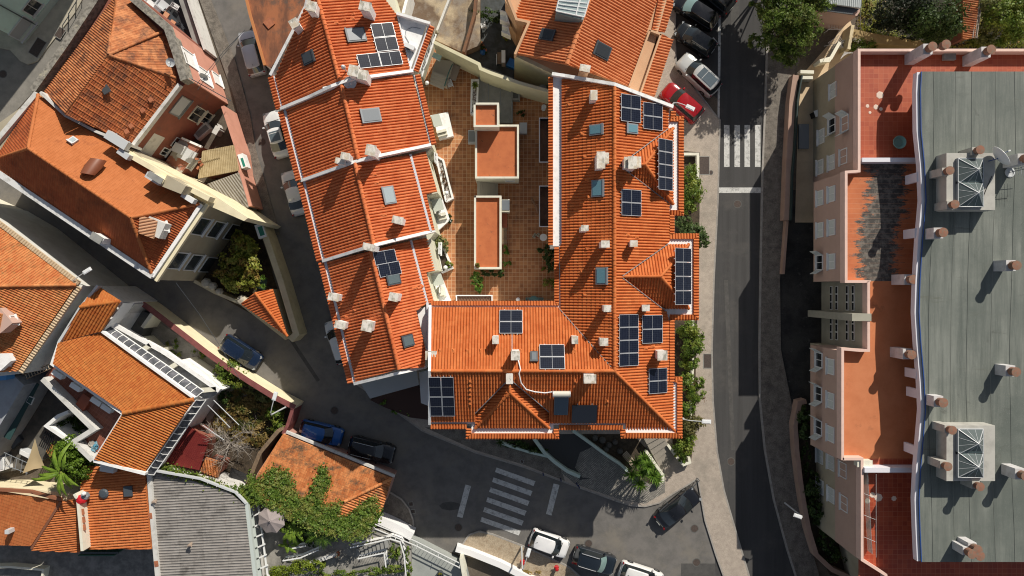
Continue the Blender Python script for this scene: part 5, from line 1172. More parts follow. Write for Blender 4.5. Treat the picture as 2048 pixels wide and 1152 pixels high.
t = T('cupboard', 'pale cupboard standing open beside the tub in the brown yard', 'cupboard', P(430, 262, 0)); MB().box((*P(432, 260, 1).xy, .5), (.5, .8, 1.0), R(-30)).build('carcass', OFFW, t); MB().box((*P(437, 254, 1).xy, .5), (.06, .7, .95), R(20)).build('door', OFFW, t)
YC = mat('yellowed_plastic_sheet', (.46, .37, .22), .55, (.34, .26, .14), 1.5, .4, .65)
sh = T('lean_to', 'lean-to with a yellowed corrugated plastic roof', 'shed', P(430, 320, 0)); roof(sh, [(405, 302), (467, 290), (479, 341), (396, 357)], 'sheet', YC, plane=Plane((405, 302, 2.8), (467, 290, 3.1), (479, 341, 2.9), rib=((436, 296), (440, 348))))
MB().prism(XY([(409, 306), (463, 296), (472, 335), (402, 350)], 2.7), 0, 2.5).build('wall', BROWNW, sh)
for k, (x, y) in enumerate(((394, 318), (400, 324), (404, 330), (397, 336))): tag(MB().box((*P(x, y, 2.7).xy, 2.72 + .02 * k), (.3, .18, .12), R(20 * k)).build('loose_brick', TERRA), ['uppermost', 'second', 'third', 'lowest'][k] + ' loose brick beside the yellowed sheet', 'brick', 'loose bricks on the annex')
CG = tile_mat('grey_fibre_cement', (.24, .22, .19), (.34, .32, .28), (.14, .125, .11), .5, .7, .8, moss=(.45, .44, .42), mlo=.68, mhi=.72, var=.3)
sh = T('shed', 'small shed with grey corrugated roof at the end of the salmon wall', 'shed', P(450, 390, 0)); roof(sh, [(414, 368), (477, 345), (497, 414), (483, 421)], 'corr', CG, plane=Plane((414, 368, 2.6), (477, 345, 3.2), (497, 414, 3.0), rib=((446, 358), (490, 418))))
MB().prism(XY([(418, 368), (474, 350), (492, 412), (484, 418)], 2.7), 0, 2.4).build('wall', OFFW, sh)

# ================================================================ LONG HOUSE WITH NEWER ORANGE ROOF
TLH = tile_mat('fresh_flat_orange_tiles', (.41, .128, .038), (.50, .17, .058), (.28, .08, .026), .56, .74, .9, var=.5, moss=(.50, .18, .07), mlo=.6, mhi=.75)
TLD = tile_mat('red_brown_flat_tiles', (.34, .075, .024), (.50, .14, .045), (.18, .05, .02), .5, .72, .5, var=.4)
lh = T('house', 'long house with fresh orange roof, brown roof hood and six tall gable windows', 'house', P(250, 400, 0))
ZL, ZLR = 8.6, 11.0
LF = [(75, 186), (130, 236), (262, 300), (345, 372), (412, 408), (306, 560), (0, 355), (-70, 330), (-70, 290)]
lw = MB().prism(XY(LF, ZL), 0, ZL - .25).build('wall', BEIGE, lh)
rA, rB = (57, 297), (262, 435)
pn = Plane((*rA, ZLR), (*rB, ZLR), (398, 408, ZL)); ps = Plane((*rA, ZLR), (*rB, ZLR), (303, 545, ZL)); pw = Plane((*rA, ZLR), (77, 190, ZL), (-5, 318, ZL)); pe = Plane((*rB, ZLR), (398, 408, ZL), (303, 545, ZL))
roof(lh, [rA, rB, (398, 407), (342, 372), (262, 310), (243, 298), (130, 234), (78, 190)], 'flat', TLH, plane=pn)
roof(lh, [rA, rB, (303, 545), (-2, 343), (-5, 318)], 'flat', TLD, plane=ps); roof(lh, [rA, (77, 190), (-12, 290), (-12, 320)], 'flat', TLD, plane=pw); roof(lh, [rB, (398, 407), (303, 545)], 'old', TLD, plane=pe)
for a, b in ((rA, rB), (rA, (77, 190)), (rA, (-6, 318)), (rB, (398, 408)), (rB, (303, 545))):
    f = lambda q: ZLR if q in (rA, rB) else ZL + .05
    ridge(lh, [P(*a, f(a)), P(*b, f(b))], TLH, r=.14)
rail3(MB(), [P(*p, 8.75) for p in ((-40, 322), (0, 349), (304, 552))], .5, .5).build('gutter', mat('streaked_white_gutter', (.70, .70, .69), .7, (.40, .39, .36), 1.6, .5, .7), lh)
rail3(MB(), [P(*p, 8.7) for p in ((304, 553), (402, 408))], .3, .4).build('gutter', WHITE, lh); rail3(MB(), [P(*p, 8.7) for p in ((72, 186), (-10, 284), (-50, 330))], .4, .4).build('gutter', OFFW, lh)
rail3(MB(), [P(*p, 8.55) for p in ((311, 562), (414, 408))], .26, .3).build('cornice', CREAM, lh)
rail3(MB(), [P(*p, 9.3) for p in ((243, 299), (262, 312), (345, 360), (418, 398))], .42, 1.0).build('parapet', CREAM, lh)
MB().prism(XY([(262, 300), (300, 325), (350, 350), (420, 385), (496, 436), (488, 442), (410, 408), (345, 375)], 8.0), 0, 8.0).build('side_wing', CREAM, lh)
fa = XY([(410, 410), (307, 560)], 8.6)
for x, y in ((402, 453), (432, 459), (464, 464)): window(lh, *fa, x, y, 1.7, 2.1, frame=PVCW, pane=glass('facade_glass', (.05, .06, .065), .1), bars=0, rows=1)
for x, y in ((355, 521), (387, 525), (416, 529)): window(lh, *fa, x, y, 1.7, 2.1, frame=PVCW, pane=glass('facade_glass', (.05, .06, .065)), bars=0)
# chimney hood and dormers
ch = MB(); c = pn.at(200, 330); c2 = pn.at(188, 350); d = (c2 - c); u = d.normalized(); s = Vector((-u.y, u.x, 0)).normalized()
hood = MB(); c = pn.at(207, 322) + Vector((0, 0, .55)); e = pn.at(180, 350) + Vector((0, 0, .25))
for k, (q, r) in enumerate(((c, .62), (c.lerp(e, .5), .66), (e, .55))):
    for j in range(9): th = math.pi * j / 8; hood.v.append(tuple(q + s * r * math.cos(th) + Vector((0, 0, r * math.sin(th)))))
hood.f = [(i * 9 + j, i * 9 + j + 1, (i + 1) * 9 + j + 1, (i + 1) * 9 + j) for i in range(2) for j in range(8)] + [tuple(range(9)), tuple(range(26, 17, -1))]
hood.build('roof_vent', mat('brown_metal', (.20, .065, .03), .5), lh, smooth=True)
skylight(lh, pn, 146, 283, .55, .65, fr=LGREY, pane=PALEGL)
dm = MB(); c = pe.at(318, 456); M = Matrix.Rotation(R(-25), 3, 'Z'); dm.box(c + Vector((0, 0, .3)), (1.5, 1.3, 1.0), M=M); dm.build('dormer', OFFW, lh)
dz = c.z + 1.0; dmr = Plane(pxof((c.x - 1.1, c.y + .9, dz + .2)), pxof((c.x - .6, c.y - 1.1, dz + .2)), pxof((c.x + .9, c.y, dz - .35)))
roof(lh, [pxof(v)[:2] for v in ((c.x - 1.0, c.y + .95, dz), (c.x + .45, c.y + .45, dz), (c.x + .05, c.y - .95, dz), (c.x - 1.1, c.y - .5, dz))], 'wide', tile_mat('pale_dormer_tiles', (.42, .22, .12), (.52, .30, .18)), plane=dmr, name='dormer_roof')
window(lh, (c.x + .4, c.y + .9), (c.x + .75, c.y - .5), *pxof((c.x + .6, c.y + .1, c.z + .3))[:2], .8, .6, frame=PVCW)
chimney(lh, 192, 476, 10.2, 1.0, .6, 8.5, rot=R(-32), cap=GREYC); chimney(lh, 310, 355, 10.9, 1.3, .5, 8.8, rot=R(-32), cap=GREYC, stem=CREAM)
MB().prism(XY([(322, 372), (334, 350), (372, 372), (362, 388)], 10.4), 8.4, 10.4).build('stair_head', BEIGE, lh)
ac_unit('first air conditioner on the orange roof below the old house', 233, 280, 9.4, -32, L=1.9, W=.7, m=LGREY); ac_unit('air conditioner by the cream parapet above the orange roof', 247, 308, 9.2, -35, L=1.0, W=.45, m=LGREY)
ac_unit('air conditioner beside the stair head on the orange roof', 307, 357, 9.4, -32, L=1.3, W=.5, m=LGREY); ac_unit('white air conditioner near the hip of the orange roof', 376, 396, 8.9, -32, L=1.1, W=.4)
dish('pale round satellite dish on the old house parapet', 341, 125, 8.7, .36, (.1, -.3, .9), m=LGREY); dish('pale satellite dish over the salmon wall', 408, 153, 7.6, .38, (-.2, -.7, .5), m=LGREY)
tag(MB().tube([P(383, 158, 7.6), P(440, 190, 6.6), P(462, 202, 6.2)], .035, 6).build('pole', DGREY), 'dark pole sticking out over the street from the salmon wall', 'pole')

# ================================================================ MINT BUILDING, TOP LEFT CORNER
mt = T('house', 'mint green building at the top left corner with two windows and a dark door', 'house', P(60, 40, 0))
a0, b0 = (52, 86), (122, -4)
x0, x1 = XY([a0, b0], 0); d = Vector((x1[0] - x0[0], x1[1] - x0[1])).normalized(); nn = Vector((-d.y, d.x))
c0 = Vector(x0); c1 = c0 + d * 14; MB().prism([tuple(c0), tuple(c1), tuple(c1 + nn * 14), tuple(c0 + nn * 14)], 0, 9.6).build('wall', MINT, mt)
MB().prism([tuple(c0 - d * .02 - nn * .06), tuple(c1 - nn * .06), tuple(c1), tuple(c0 - d * .02)], 0, .9).build('plinth', mat('pale_mint', (.50, .58, .53)), mt)
window(mt, tuple(c0), tuple(c1), 64, 14, 1.5, 1.5, frame=OFFW); window(mt, tuple(c0), tuple(c1), 44, 57, 2.3, 1.7, frame=LGREY, pane=mat('roller_shutter', (.40, .42, .42), .6), bars=0)
MB().tube([Vector((*(c0 + d * 2.0 - nn * .05), 8)), Vector((*(c0 + d * 2.0 - nn * .05), .3))], .05, 6).build('downpipe', DGREY, mt)
fn = T('railing', 'dark steel pedestrian railing along the north west kerb', 'railing', P(145, 20, 0))
for a, b in (((125, 50), (138, 30)), ((137, 27), (152, 3)), ((153, 1), (165, -20))): rail3(MB(), [P(*a, 1.0), P(*b, 1.0)], .05, .05).build('rail', DGREY, fn); MB().tube([P(*a, .1), P(*a, 1.0)], .03, 6).build('post', DGREY, fn); MB().tube([P(*b, .1), P(*b, 1.0)], .03, 6).build('post', DGREY, fn)
wall('stone_wall', [(62, 182), (120, 95), (200, -20)], 1.0, 0, .3, STONE, 'low stone kerb wall at the foot of the old house')

# ================================================================ YELLOWISH HOUSE, WEST EDGE
TYL = tile_mat('mottled_orange_tiles', (.42, .11, .032), (.60, .25, .09), (.22, .09, .035), .5, .72, .8, moss=(.34, .19, .07), mlo=.52, mhi=.7, var=.6)
yl = T('house', 'house at the left edge with mottled orange tiles, serrated pale eaves and a dormer', 'house', P(60, 600, 0))
MB().prism(XY([(-70, 402), (0, 443), (160, 572), (40, 748), (-70, 760)], 7.3), 0, 7.0).build('wall', mat('pale_wall', (.66, .66, .62), .8, (.55, .54, .50), .8), yl)
p1 = Plane((0, 455, 7.3), (152, 570, 7.3), (-60, 573, 10.2)); p2 = Plane((152, 570, 7.3), (35, 742, 7.3), (-60, 573, 10.2))
roof(yl, [(-70, 405), (0, 456), (152, 570), (-60, 573)], 'old', TYL, plane=p1); roof(yl, [(152, 570), (35, 742), (-70, 748), (-60, 573)], 'old', TYL, plane=p2)
ridge(yl, [P(-60, 573, 10.2), P(152, 570, 7.4)], TYL, r=.14)
band(yl, [(36, 744), (154, 572)], 7.25, -.35, mat_e := tile_mat('pale_eave_tiles', (.44, .32, .20), (.58, .46, .32)), 'wide'); band(yl, [(154, 570), (-10, 446)], 7.25, -.35, mat_e, 'wide')
c = p2.at(12, 640); MB().box(c + Vector((.2, 0, .35)), (1.6, 1.3, 1.1), R(-50)).build('dormer', mat('pink_dormer', (.52, .36, .30)), yl)
dz = c.z + 1.1; roof(yl, [pxof(v)[:2] for v in ((c.x - 1.5, c.y + .9, dz), (c.x + .5, c.y + .55, dz), (c.x + .2, c.y - .9, dz), (c.x - 1.6, c.y - .6, dz))], 'old', TYL, plane=Plane(pxof((c.x - 1.5, c.y + .9, dz + .1)), pxof((c.x - 1.6, c.y - .6, dz + .1)), pxof((c.x + .6, c.y, dz - .1))), name='dormer_roof')
window(yl, (c.x + .55, c.y + .95), (c.x + 1.05, c.y - .55), *pxof((c.x + .8, c.y, c.z + .3))[:2], .8, .6)
ys = T('street_front', 'long cream street front with two dark windows', 'building', P(150, 500, 0))
YP = XY([(-70, 366), (0, 402), (100, 462), (176, 520), (215, 549)], 0) + XY([(160, 574), (0, 446), (-70, 402)], 7.0)
MB().prism(YP, 0, 7.0).build('wall', mat('cream_street_render', (.74, .70, .58), .8, (.66, .62, .50), .9, .4, .7), ys)
MB().prism(XY([(215, 549), (302, 618)], 0) + XY([(262, 622), (196, 588)], 2.6), 0, 2.6).build('low_wall', mat('cream_street_render', (.74, .70, .58)), ys)
ya, yb = XY([(100, 462), (176, 520)], 0); window(ys, ya, yb, 152, 518, 1.9, .9, frame=LGREY); window(ys, ya, yb, 205, 547, .9, .5, frame=LGREY, sill=False)
t = T('cellar_door', 'dark slatted hatch at the foot of the cream street front', 'hatch', P(268, 583, 0)); MB().box((*P(268, 585, 1).xy, .5), (1.3, .5, 1.0), R(-33)).build('frame', MGREY, t)
wall('street_wall', [(255, 588), (298, 616), (355, 660), (413, 705), (444, 727), (497, 762), (545, 792), (590, 815)], 2.3, 0, .42, CREAM, 'long cream garden wall along the side street with maroon coping', coping=mat('maroon_paint', (.24, .075, .07), .7, (.17, .055, .05), 2))
bs = [P(*p, .3) + Vector((.0, .0, 0)) for p in ((362, 640), (420, 688), (470, 724), (545, 775), (600, 805))]
wall('street_wall', [(587, 812), (575, 850), (566, 868)], 2.3, 0, .3, mat('maroon_paint', (.24, .075, .07)), 'short maroon wall end beside the bright blue car')
# ================================================================ SOUTH-WEST HOUSE WITH GLASS CANOPIES
TSW = tile_mat('ochre_orange_tiles', (.40, .105, .024), (.55, .20, .05), (.30, .085, .022), .52, .74, .9, moss=(.50, .24, .07), mlo=.56, mhi=.70, var=.55)
sw = T('house', 'house with ribbed ochre-orange roofs, white edging and netted canopies', 'house', P(250, 780, 0))
SWF = [(195, 572), (243, 604), (205, 664), (390, 800), (290, 948), (186, 922), (246, 828), (104, 730), (158, 620)]
MB().prism(XY(SWF, 5.9), 0, 5.7).build('wall', WHITE, sw)
zr, ze = 7.0, 6.0
roof(sw, [(195, 572), (241, 603), (160, 614)], 'wide', TSW, plane=Plane((195, 572, ze), (241, 603, ze + .6), (160, 614, zr)))
roof(sw, [(161, 615), (239, 604), (202, 663), (118, 684)], 'wide', TSW, plane=Plane((161, 615, zr), (239, 604, zr), (202, 663, ze + .3), rib=((200, 608), (162, 672))))
roof(sw, [(116, 686), (203, 665), (387, 797), (246, 824), (106, 728)], 'old', TSW, plane=Plane((203, 665, ze), (387, 797, ze), (246, 824, zr), rib=((330, 757), (250, 822))))
roof(sw, [(246, 827), (388, 799), (290, 944), (189, 918)], 'wide', TSW, plane=Plane((246, 827, zr), (388, 799, zr), (290, 944, ze), rib=((246, 827), (345, 872))))
ridge(sw, [P(246, 826, zr + .03), P(388, 799, zr + .03)], TSW, r=.2); ridge(sw, [P(160, 614, zr + .03), P(240, 603, zr - .1)], TSW, r=.16); 
for l in ([(118, 684), (103, 728), (246, 828), (187, 922)], [(187, 922), (290, 948)]): rail3(MB(), [P(*p, 6.35 if p != (246, 828) else 6.9) for p in l], .24, .5).build('parapet', WHITE, sw)
rail3(MB(), [P(*p, 6.3) for p in ((203, 663), (388, 797))], .2, .4).build('parapet', WHITE, sw); rail3(MB(), [P(*p, 6.6) for p in ((195, 571), (158, 618), (117, 684))], .22, .7).build('parapet', LGREY, sw)
# narrow grey flat roof strip between the two houses
t = T('passage_roof', 'narrow grey flat roof strip between the mottled and the ribbed orange roofs', 'roof', P(140, 650, 0)); MB().prism(XY([(156, 575), (192, 578), (160, 617), (115, 690), (62, 742), (42, 748)], 4.4), 0, 4.4).build('slab', mat('grey_membrane', (.34, .36, .39), .8, (.28, .29, .31), 1.2), t)
# tiled terrace
RT = grid_mat('red_brown_terrace_tiles', (.20, .06, .035), (.28, .09, .055), (.32, .16, .11), .30, .02, .6, rot=R(35), stain=(.13, .05, .035))
t = T('roof_terrace', 'narrow red-brown tiled roof terrace with a white parapet', 'terrace', P(170, 800, 0))
TT = [(104, 733), (246, 832), (188, 920), (150, 880), (185, 858), (85, 760)]
MB().prism(XY(TT, 4.2), 0, 4.1).build('wall', OFFW, t); MB().prism(XY(TT, 4.2), 4.103, 4.2).build('floor', RT, t)
rail3(MB(), [P(*p, 5.2) for p in ((84, 758), (186, 859), (146, 884), (184, 921))], .42, (0,)).build('parapet', OFFW, t)
MB().box((*P(166, 806, 4.6).xy, 4.45), (1.5, .9, .5), R(55)).build('block', mat('red_block', (.28, .075, .04)), t)
for lb, x, y in (('first white air conditioner from the ladder on the red-brown terrace wall', 115, 749), ('second white air conditioner from the ladder on the red-brown terrace wall', 151, 774), ('third white air conditioner from the ladder on the red-brown terrace wall', 192, 803), ('air conditioner nearest the blue bags on the red-brown terrace wall', 213, 817)):
    ac_unit(lb, x, y, 5.2, -33, L=.95, W=.42)
ac_unit('grey outdoor unit under the southern eave of the ribbed roof', 215, 936, 4.6, -10, L=1.2, W=.7, m=LGREY)
lad = T('ladder', 'wooden ladder leaning across the gap at the terrace corner', 'ladder', P(80, 745, 4.4)); a, b = P(50, 754, 4.9), P(100, 733, 5.0); dd = (b - a).normalized(); s = Vector((-dd.y, dd.x, 0))
for k in (-1, 1): MB().tube([a + s * .2 * k, b + s * .2 * k], .04, 6).build('stile', WOOD, lad)
for k in range(9): q = a.lerp(b, (k + .5) / 9); MB().tube([q - s * .2, q + s * .2], .03, 5).build('rung', mat('pale_wood', (.42, .35, .26)), lad)
tag(leaves([(*P(186, 893, 4.6).xy, 4.45, .45, .35, .25)], 60, .28, random.Random(4), flat=1.5).build('plastic_bag', mat('blue_bags', (.06, .28, .42), .5, (.30, .42, .45), 3)), 'crumpled blue and white plastic bags in the terrace corner', 'bags')
tag(leaves([(*P(172, 886, 4.6).xy, 4.4, .5, .5, .2)], 60, .3, random.Random(5), flat=1.5).build('rubble_sack', mat('rubble', (.36, .33, .29), .9)), 'torn grey sacks of rubble beside the blue bags', 'sacks')
# glazed canopies along the edges: white ribs over dark netting
def canopy(label, top, bot, n, z1, z2, m, group='ribbed canopies'):
    t = T('canopy', label, 'canopy', P(*top[0], z1), group=None); a = [P(*p, z1) for p in top]; b = [P(*p, z2) for p in bot]
    MB().add([a[0], a[-1], b[-1], b[0]], [(0, 1, 2, 3)]).build('net', m, t)
    for k in range(n + 1):
        f = k / n; p, q = a[0].lerp(a[-1], f), b[0].lerp(b[-1], f); MB().tube([p, p.lerp(q, .5) + Vector((0, 0, .18)), q], .035, 6).build('rib', PVCW, t)
    for l in (a, b): MB().tube([l[0] + Vector((0, 0, .05)), l[-1] + Vector((0, 0, .05))], .05, 6).build('bar', PVCW, t)
    return t
NET = mat('dark_netting', (.05, .055, .065), .8, (.15, .15, .17), 1.5)
canopy('canopy of white ribs along the north east edge of the ribbed orange roof', [(209, 661), (392, 795)], [(222, 652), (408, 782)], 15, 5.9, 5.3, NET)
canopy('canopy of bent white ribs along the south east edge of the ribbed orange roof', [(392, 800), (292, 946)], [(412, 800), (308, 950)], 11, 5.9, 5.0, NET)
t = T('balcony', 'white balcony frame with beams below the ribbed canopy', 'balcony', P(330, 720, 3)); MB().prism(XY([(222, 652), (260, 668), (440, 785), (412, 800)], 4.4), 4.2, 4.4).build('floor', mat('balcony_floor', (.42, .42, .42), .8, (.2, .2, .2), 1.3), t)
rail3(MB(), [P(*p, 4.9) for p in ((224, 648), (330, 706), (438, 782))], .35, .5).build('edge_beam', WHITE, t)
for a, b in (((285, 700), (300, 690)), ((330, 742), (352, 728)), ((385, 783), (432, 778))): rail3(MB(), [P(*a, 4.9), P(*b, 4.9)], .4, .45).build('beam', RIM, t)
rail3(MB(), [P(*p, 3.3) for p in ((358, 722), (400, 750), (440, 782))], .2, 3.3).build('wall', WHITE, t)
t = T('polytunnel', 'white curved sheet roof between the little roof and the dark yard', 'roof', P(235, 630, 0)); mb = MB(); a, b = P(246, 606, 6), P(206, 662, 6); w = (P(270, 606, 4.2) - P(246, 606, 6))
for k in range(7):
    f = k / 6; off_ = Vector((w.x * f, w.y * f + 0, -1.6 * f * f)); mb.v += [tuple(a + off_), tuple(b + off_)]
mb.f = [(2 * k, 2 * k + 1, 2 * k + 3, 2 * k + 2) for k in range(6)]; mb.build('sheet', WHITE, t)
MB().prism(XY([(248, 607), (268, 608), (230, 655), (208, 660)], 4), 0, 3.8).build('wall', OFFW, t)
# sunken dark yard and bits
t = T('outbuilding', 'flat dark roof of the low outbuilding by the cream street wall', 'outbuilding', P(285, 640, 0)); MB().prism(XY([(262, 612), (300, 628), (280, 680), (232, 656)], 1.6), 0, 1.6).build('slab', DARKC, t)
t = T('yard_wall', 'cream wall stub with a return in the yard by the street wall', 'wall', P(300, 650, 0)); rail3(MB(), [P(303, 628, 2.4), P(284, 655, 2.4)], .3, (0,)).build('wall_body', RIM, t)
t = T('yard_wall', 'cream angled wall stub beside the canopy', 'wall', P(300, 690, 0)); rail3(MB(), [P(280, 676, 2.2), P(303, 697, 2.2), P(322, 700, 2.2)], .25, (0,)).build('wall_body', RIM, t)
sheet('paved_yard', [(290, 625), (420, 715), (430, 790), (300, 715), (262, 660)], .02, CONC)
sheet('garden_yard', [(395, 690), (440, 735), (500, 790), (455, 800), (445, 860), (420, 870), (405, 800)], .034, mat('dusty_paving', (.34, .31, .26), .9, (.20, .18, .15), 1.1, .4, .6, fine=.12))
sheet('garden_soil', [(395, 690), (600, 815), (560, 870), (520, 960), (440, 985), (330, 950), (400, 820)], .03, SOIL)
# left edge clutter
t = T('building', 'flat grey roofed building at the left edge below the mottled roof', 'building', P(20, 780, 0)); MB().prism(XY([(-70, 760), (28, 752), (48, 770), (0, 850), (-70, 960)], 4.6), 0, 4.6).build('slab', mat('grey_membrane', (.34, .36, .39)), t)
t = T('chimney_stack', 'bulky white chimney stack with a bent duct at the left edge', 'chimney', P(8, 715, 4)); MB().prism(XY([(-20, 707), (18, 707), (22, 722), (0, 742), (-20, 742)], 8.2), 4, 8.2).build('stack', WHITE, t); MB().tube([P(16, 722, 7.8), P(24, 732, 7.4), P(16, 744, 6.6)], .22, 10).build('duct', LGREY, t, smooth=True)
t = T('water_tank', 'bright blue box beside the bulky chimney stack', 'tank', P(4, 750, 4)); MB().prism(XY([(-10, 745), (14, 745), (12, 760), (-10, 762)], 5.6), 4.6, 5.6).build('tank', mat('blue_tank', (.08, .28, .60), .4), t); MB().prism(XY([(-2, 743), (14, 743), (13, 750), (-2, 750)], 5.7), 5.6, 5.75).build('lid', PVCW, t)
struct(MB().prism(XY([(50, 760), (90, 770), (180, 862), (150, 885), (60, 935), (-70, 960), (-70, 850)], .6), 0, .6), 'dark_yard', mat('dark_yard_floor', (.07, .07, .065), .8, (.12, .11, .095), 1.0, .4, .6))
t = T('green_awning', 'long dark green sheet roof beside the dark yard', 'roof', P(50, 820, 0)); MB().prism(XY([(62, 762), (78, 768), (20, 880), (2, 872)], 3.0), 2.9, 3.0).build('sheet', TEALD, t)
for x, y in ((62, 764), (4, 870)): MB().tube([P(x, y, .6), P(x, y, 2.95)], .05, 6).build('post', DGREY, t)
def yard_thing(name, label, cat, q, z0, z1, m, top=None):
    t = T(name, label, cat, P(*q[0], z0)); MB().prism(XY(q, z1), z0, z1).build('body', m, t)
    if top: xy = XY(q, z1); c = Vector((sum(p[0] for p in xy) / len(xy), sum(p[1] for p in xy) / len(xy))); MB().prism([tuple(c + (Vector(p) - c) * .8) for p in xy], z1 + .001, z1 + .04).build('top', top, t)
    return t
yard_thing('sun_lounger', 'long pale lounger in the dark yard', 'lounger', [(80, 786), (84, 788), (66, 816), (58, 814)], .6, 1.1, LGREY, PVCW); yard_thing('sun_lounger', 'small pale board in the dark yard below the long lounger', 'board', [(52, 824), (60, 822), (56, 830), (48, 832)], .6, 1.0, LGREY, PVCW)
yard_thing('small_table', 'small white framed table under the dark green sheet', 'table', [(58, 792), (68, 796), (62, 810), (52, 804)], 2.98, 3.1, PVCW, TEALD)
yard_thing('armchair', 'yellowish padded chair in the dark yard', 'chair', [(26, 802), (38, 798), (38, 812), (26, 816)], .6, 1.4, mat('mustard_cushion', (.32, .30, .12)), None); yard_thing('armchair', 'second yellowish chair below the padded one', 'chair', [(22, 814), (34, 812), (32, 822), (24, 822)], .6, 1.3, mat('mustard_cushion', (.32, .30, .12)))
yard_thing('water_trough', 'large pale rounded basin at the left edge', 'basin', [(-20, 912), (8, 915), (10, 940), (-20, 948)], .6, 1.6, PVCW, LGREY); yard_thing('garden_table', 'grey table with pale top near the sail', 'table', [(40, 898), (62, 908), (58, 918), (38, 908)], .6, 1.4, LGREY, PVCW)
t = T('trellis', 'grey metal trellis of bars over the yard by the sail', 'trellis', P(40, 925, .6))
for k in range(5): MB().tube([P(12 + 11 * k, 905 + 5 * k, 2.2), P(8 + 11 * k, 930 + 5 * k, 2.2)], .03, 6).build('bar', MGREY, t)
for y in (0, 25): MB().tube([P(8, 905 + y, 2.2), P(60, 928 + y * .8, 2.2)], .03, 6).build('bar', MGREY, t)
yard_thing('solar_lamp', 'dark gridded panel lying in the dark yard', 'panel', [(14, 882), (36, 868), (44, 880), (26, 900)], .6, .9, DGREY, mat('dark_grid', (.08, .10, .12)))
t = T('enclosure', 'white walled light well with dark planting beside the terrace parapet', 'wall', P(110, 860, 0)); rail3(MB(), [P(*p, 3.4) for p in ((136, 824), (116, 832), (92, 852), (140, 884))], .3, (0,)).build('wall_body', WHITE, t)
t = T('louvred_screen', 'black louvred screen beside the shade sail', 'screen', P(95, 885, 2))
for k in range(6): MB().tube([P(92 + 3.2 * k, 862 + 2 * k, 2.8), P(78 + 3.6 * k, 892 + 2.2 * k, 2.8)], .05, 5).build('slat', BLACK, t)
yard_thing('board', 'orange-brown board behind the shade sail', 'board', [(103, 888), (113, 897), (100, 915), (92, 903)], 2.2, 2.4, mat('orange_board', (.42, .20, .05)))
sl = T('shade_sail', 'triangular sand coloured shade sail', 'shade sail', P(70, 920, 3)); mb = MB(); A, B, C = P(70, 877, 3.6), P(45, 947, 3.2), P(90, 935, 2.8); N = 8; ix = {}
for i in range(N + 1):
    for j in range(N + 1 - i):
        u, v = i / N, j / N; w = 1 - u - v; cen = (A + B + C) / 3; p = A * w + B * u + C * v; e = min(u, v, w); p = p.lerp(cen, .16 * (1 - 3 * e) * (1 - max(u, v, w)) * 1.6); p.z -= .35 * e; ix[(i, j)] = len(mb.v); mb.v.append(tuple(p))
for i in range(N):
    for j in range(N - i):
        mb.f.append((ix[(i, j)], ix[(i + 1, j)], ix[(i, j + 1)]))
        if i + j < N - 1: mb.f.append((ix[(i + 1, j)], ix[(i + 1, j + 1)], ix[(i, j + 1)]))
mb.build('sail', mat('sand_canvas', (.54, .42, .24), .8), sl, smooth=True)
# ================================================================ ROOFS ALONG THE BOTTOM LEFT
TBL = tile_mat('orange_marseille_tiles', (.46, .13, .04), (.60, .21, .07), (.32, .09, .03), .52, .74, .9, var=.5)
b1 = T('house', 'low house with two orange tile slopes and a brown edge at the bottom left', 'house', P(60, 1040, 0))
MB().prism(XY([(-70, 982), (0, 982), (155, 998), (162, 1102), (0, 1090), (-70, 1090)], 3.6), 0, 2.4).build('wall', CREAM, b1)
roof(b1, [(-70, 982), (0, 983), (120, 1003), (62, 1092), (-70, 1088)], 'flat', TBL, plane=Plane((0, 983, 4.6), (120, 1003, 4.6), (62, 1092, 3.6), rib=((60, 993), (40, 1090)))); roof(b1, [(121, 1003), (154, 999), (160, 1104), (63, 1101)], 'wide', TBL, plane=Plane((121, 1003, 4.6), (154, 999, 4.4), (63, 1101, 3.6), rib=((155, 1040), (100, 1046))))
rail3(MB(), [P(*p, 4.85) for p in ((-70, 978), (0, 980), (60, 984), (122, 1000))], .25, .3).build('ridge_coping', mat('brown_coping', (.26, .10, .05)), b1); rail3(MB(), [P(121, 1004, 4.75), P(62, 1098, 3.75)], .2, .15).build('ridge_tiles', mat('brown_coping', (.26, .10, .05)), b1)
rail3(MB(), [P(*p, 5.0) for p in ((148, 988), (155, 1000), (164, 1102))], .24, 1.2).build('parapet', RIM, b1)
MB().box((*P(14, 1064, 4.6).xy, 4.2), (.35, .35, .9)).build('chimney', LGREY, b1)
b2 = T('house', 'low house with ribbed orange roof and two dark round vents at the bottom left', 'house', P(230, 1020, 0))
B2 = [(166, 930), (290, 946), (304, 1100), (168, 1098), (160, 1000)]
MB().prism(XY(B2, 3.6), 0, 3.5).build('wall', OFFW, b2); pb = Plane((170, 930, 3.9), (290, 946, 4.8), (303, 1098, 4.8), rib=((296, 1020), (168, 1030)))
roof(b2, [(166, 930), (290, 946), (303, 1098), (168, 1098), (160, 1000)], 'wide', TBL, plane=pb)
for x, y, q in ((210, 986, 1), (259, 981, 0)):
    c = pb.at(x, y) + Vector((0, 0, .12))
    (MB().lathe(c, [(.42, 0), (.45, .1), (.3, .2), (.01, .22)], 12) if q else MB().box(c + Vector((0, 0, .08)), (.75, .9, .16), R(4))).build('roof_vent', mat('dark_slate_vent', (.06, .075, .09), .5), b2)
for k, (x, y) in enumerate(((164, 1024), (166, 1040), (167, 1055), (300, 1032), (312, 1128))): tag(MB().box((*P(x, y, 4.8).xy, 4.75), (.32, .5, .08), R(8)).build('loose_tile', TERRA), ['uppermost loose tile on the cream party wall', 'middle loose tile on the cream party wall', 'lowest loose tile on the cream party wall', 'loose orange tile on the white edge of the grey roof', 'loose orange tile at the bottom of the grey roof edge'][k], 'roof tile', 'loose roof tiles')
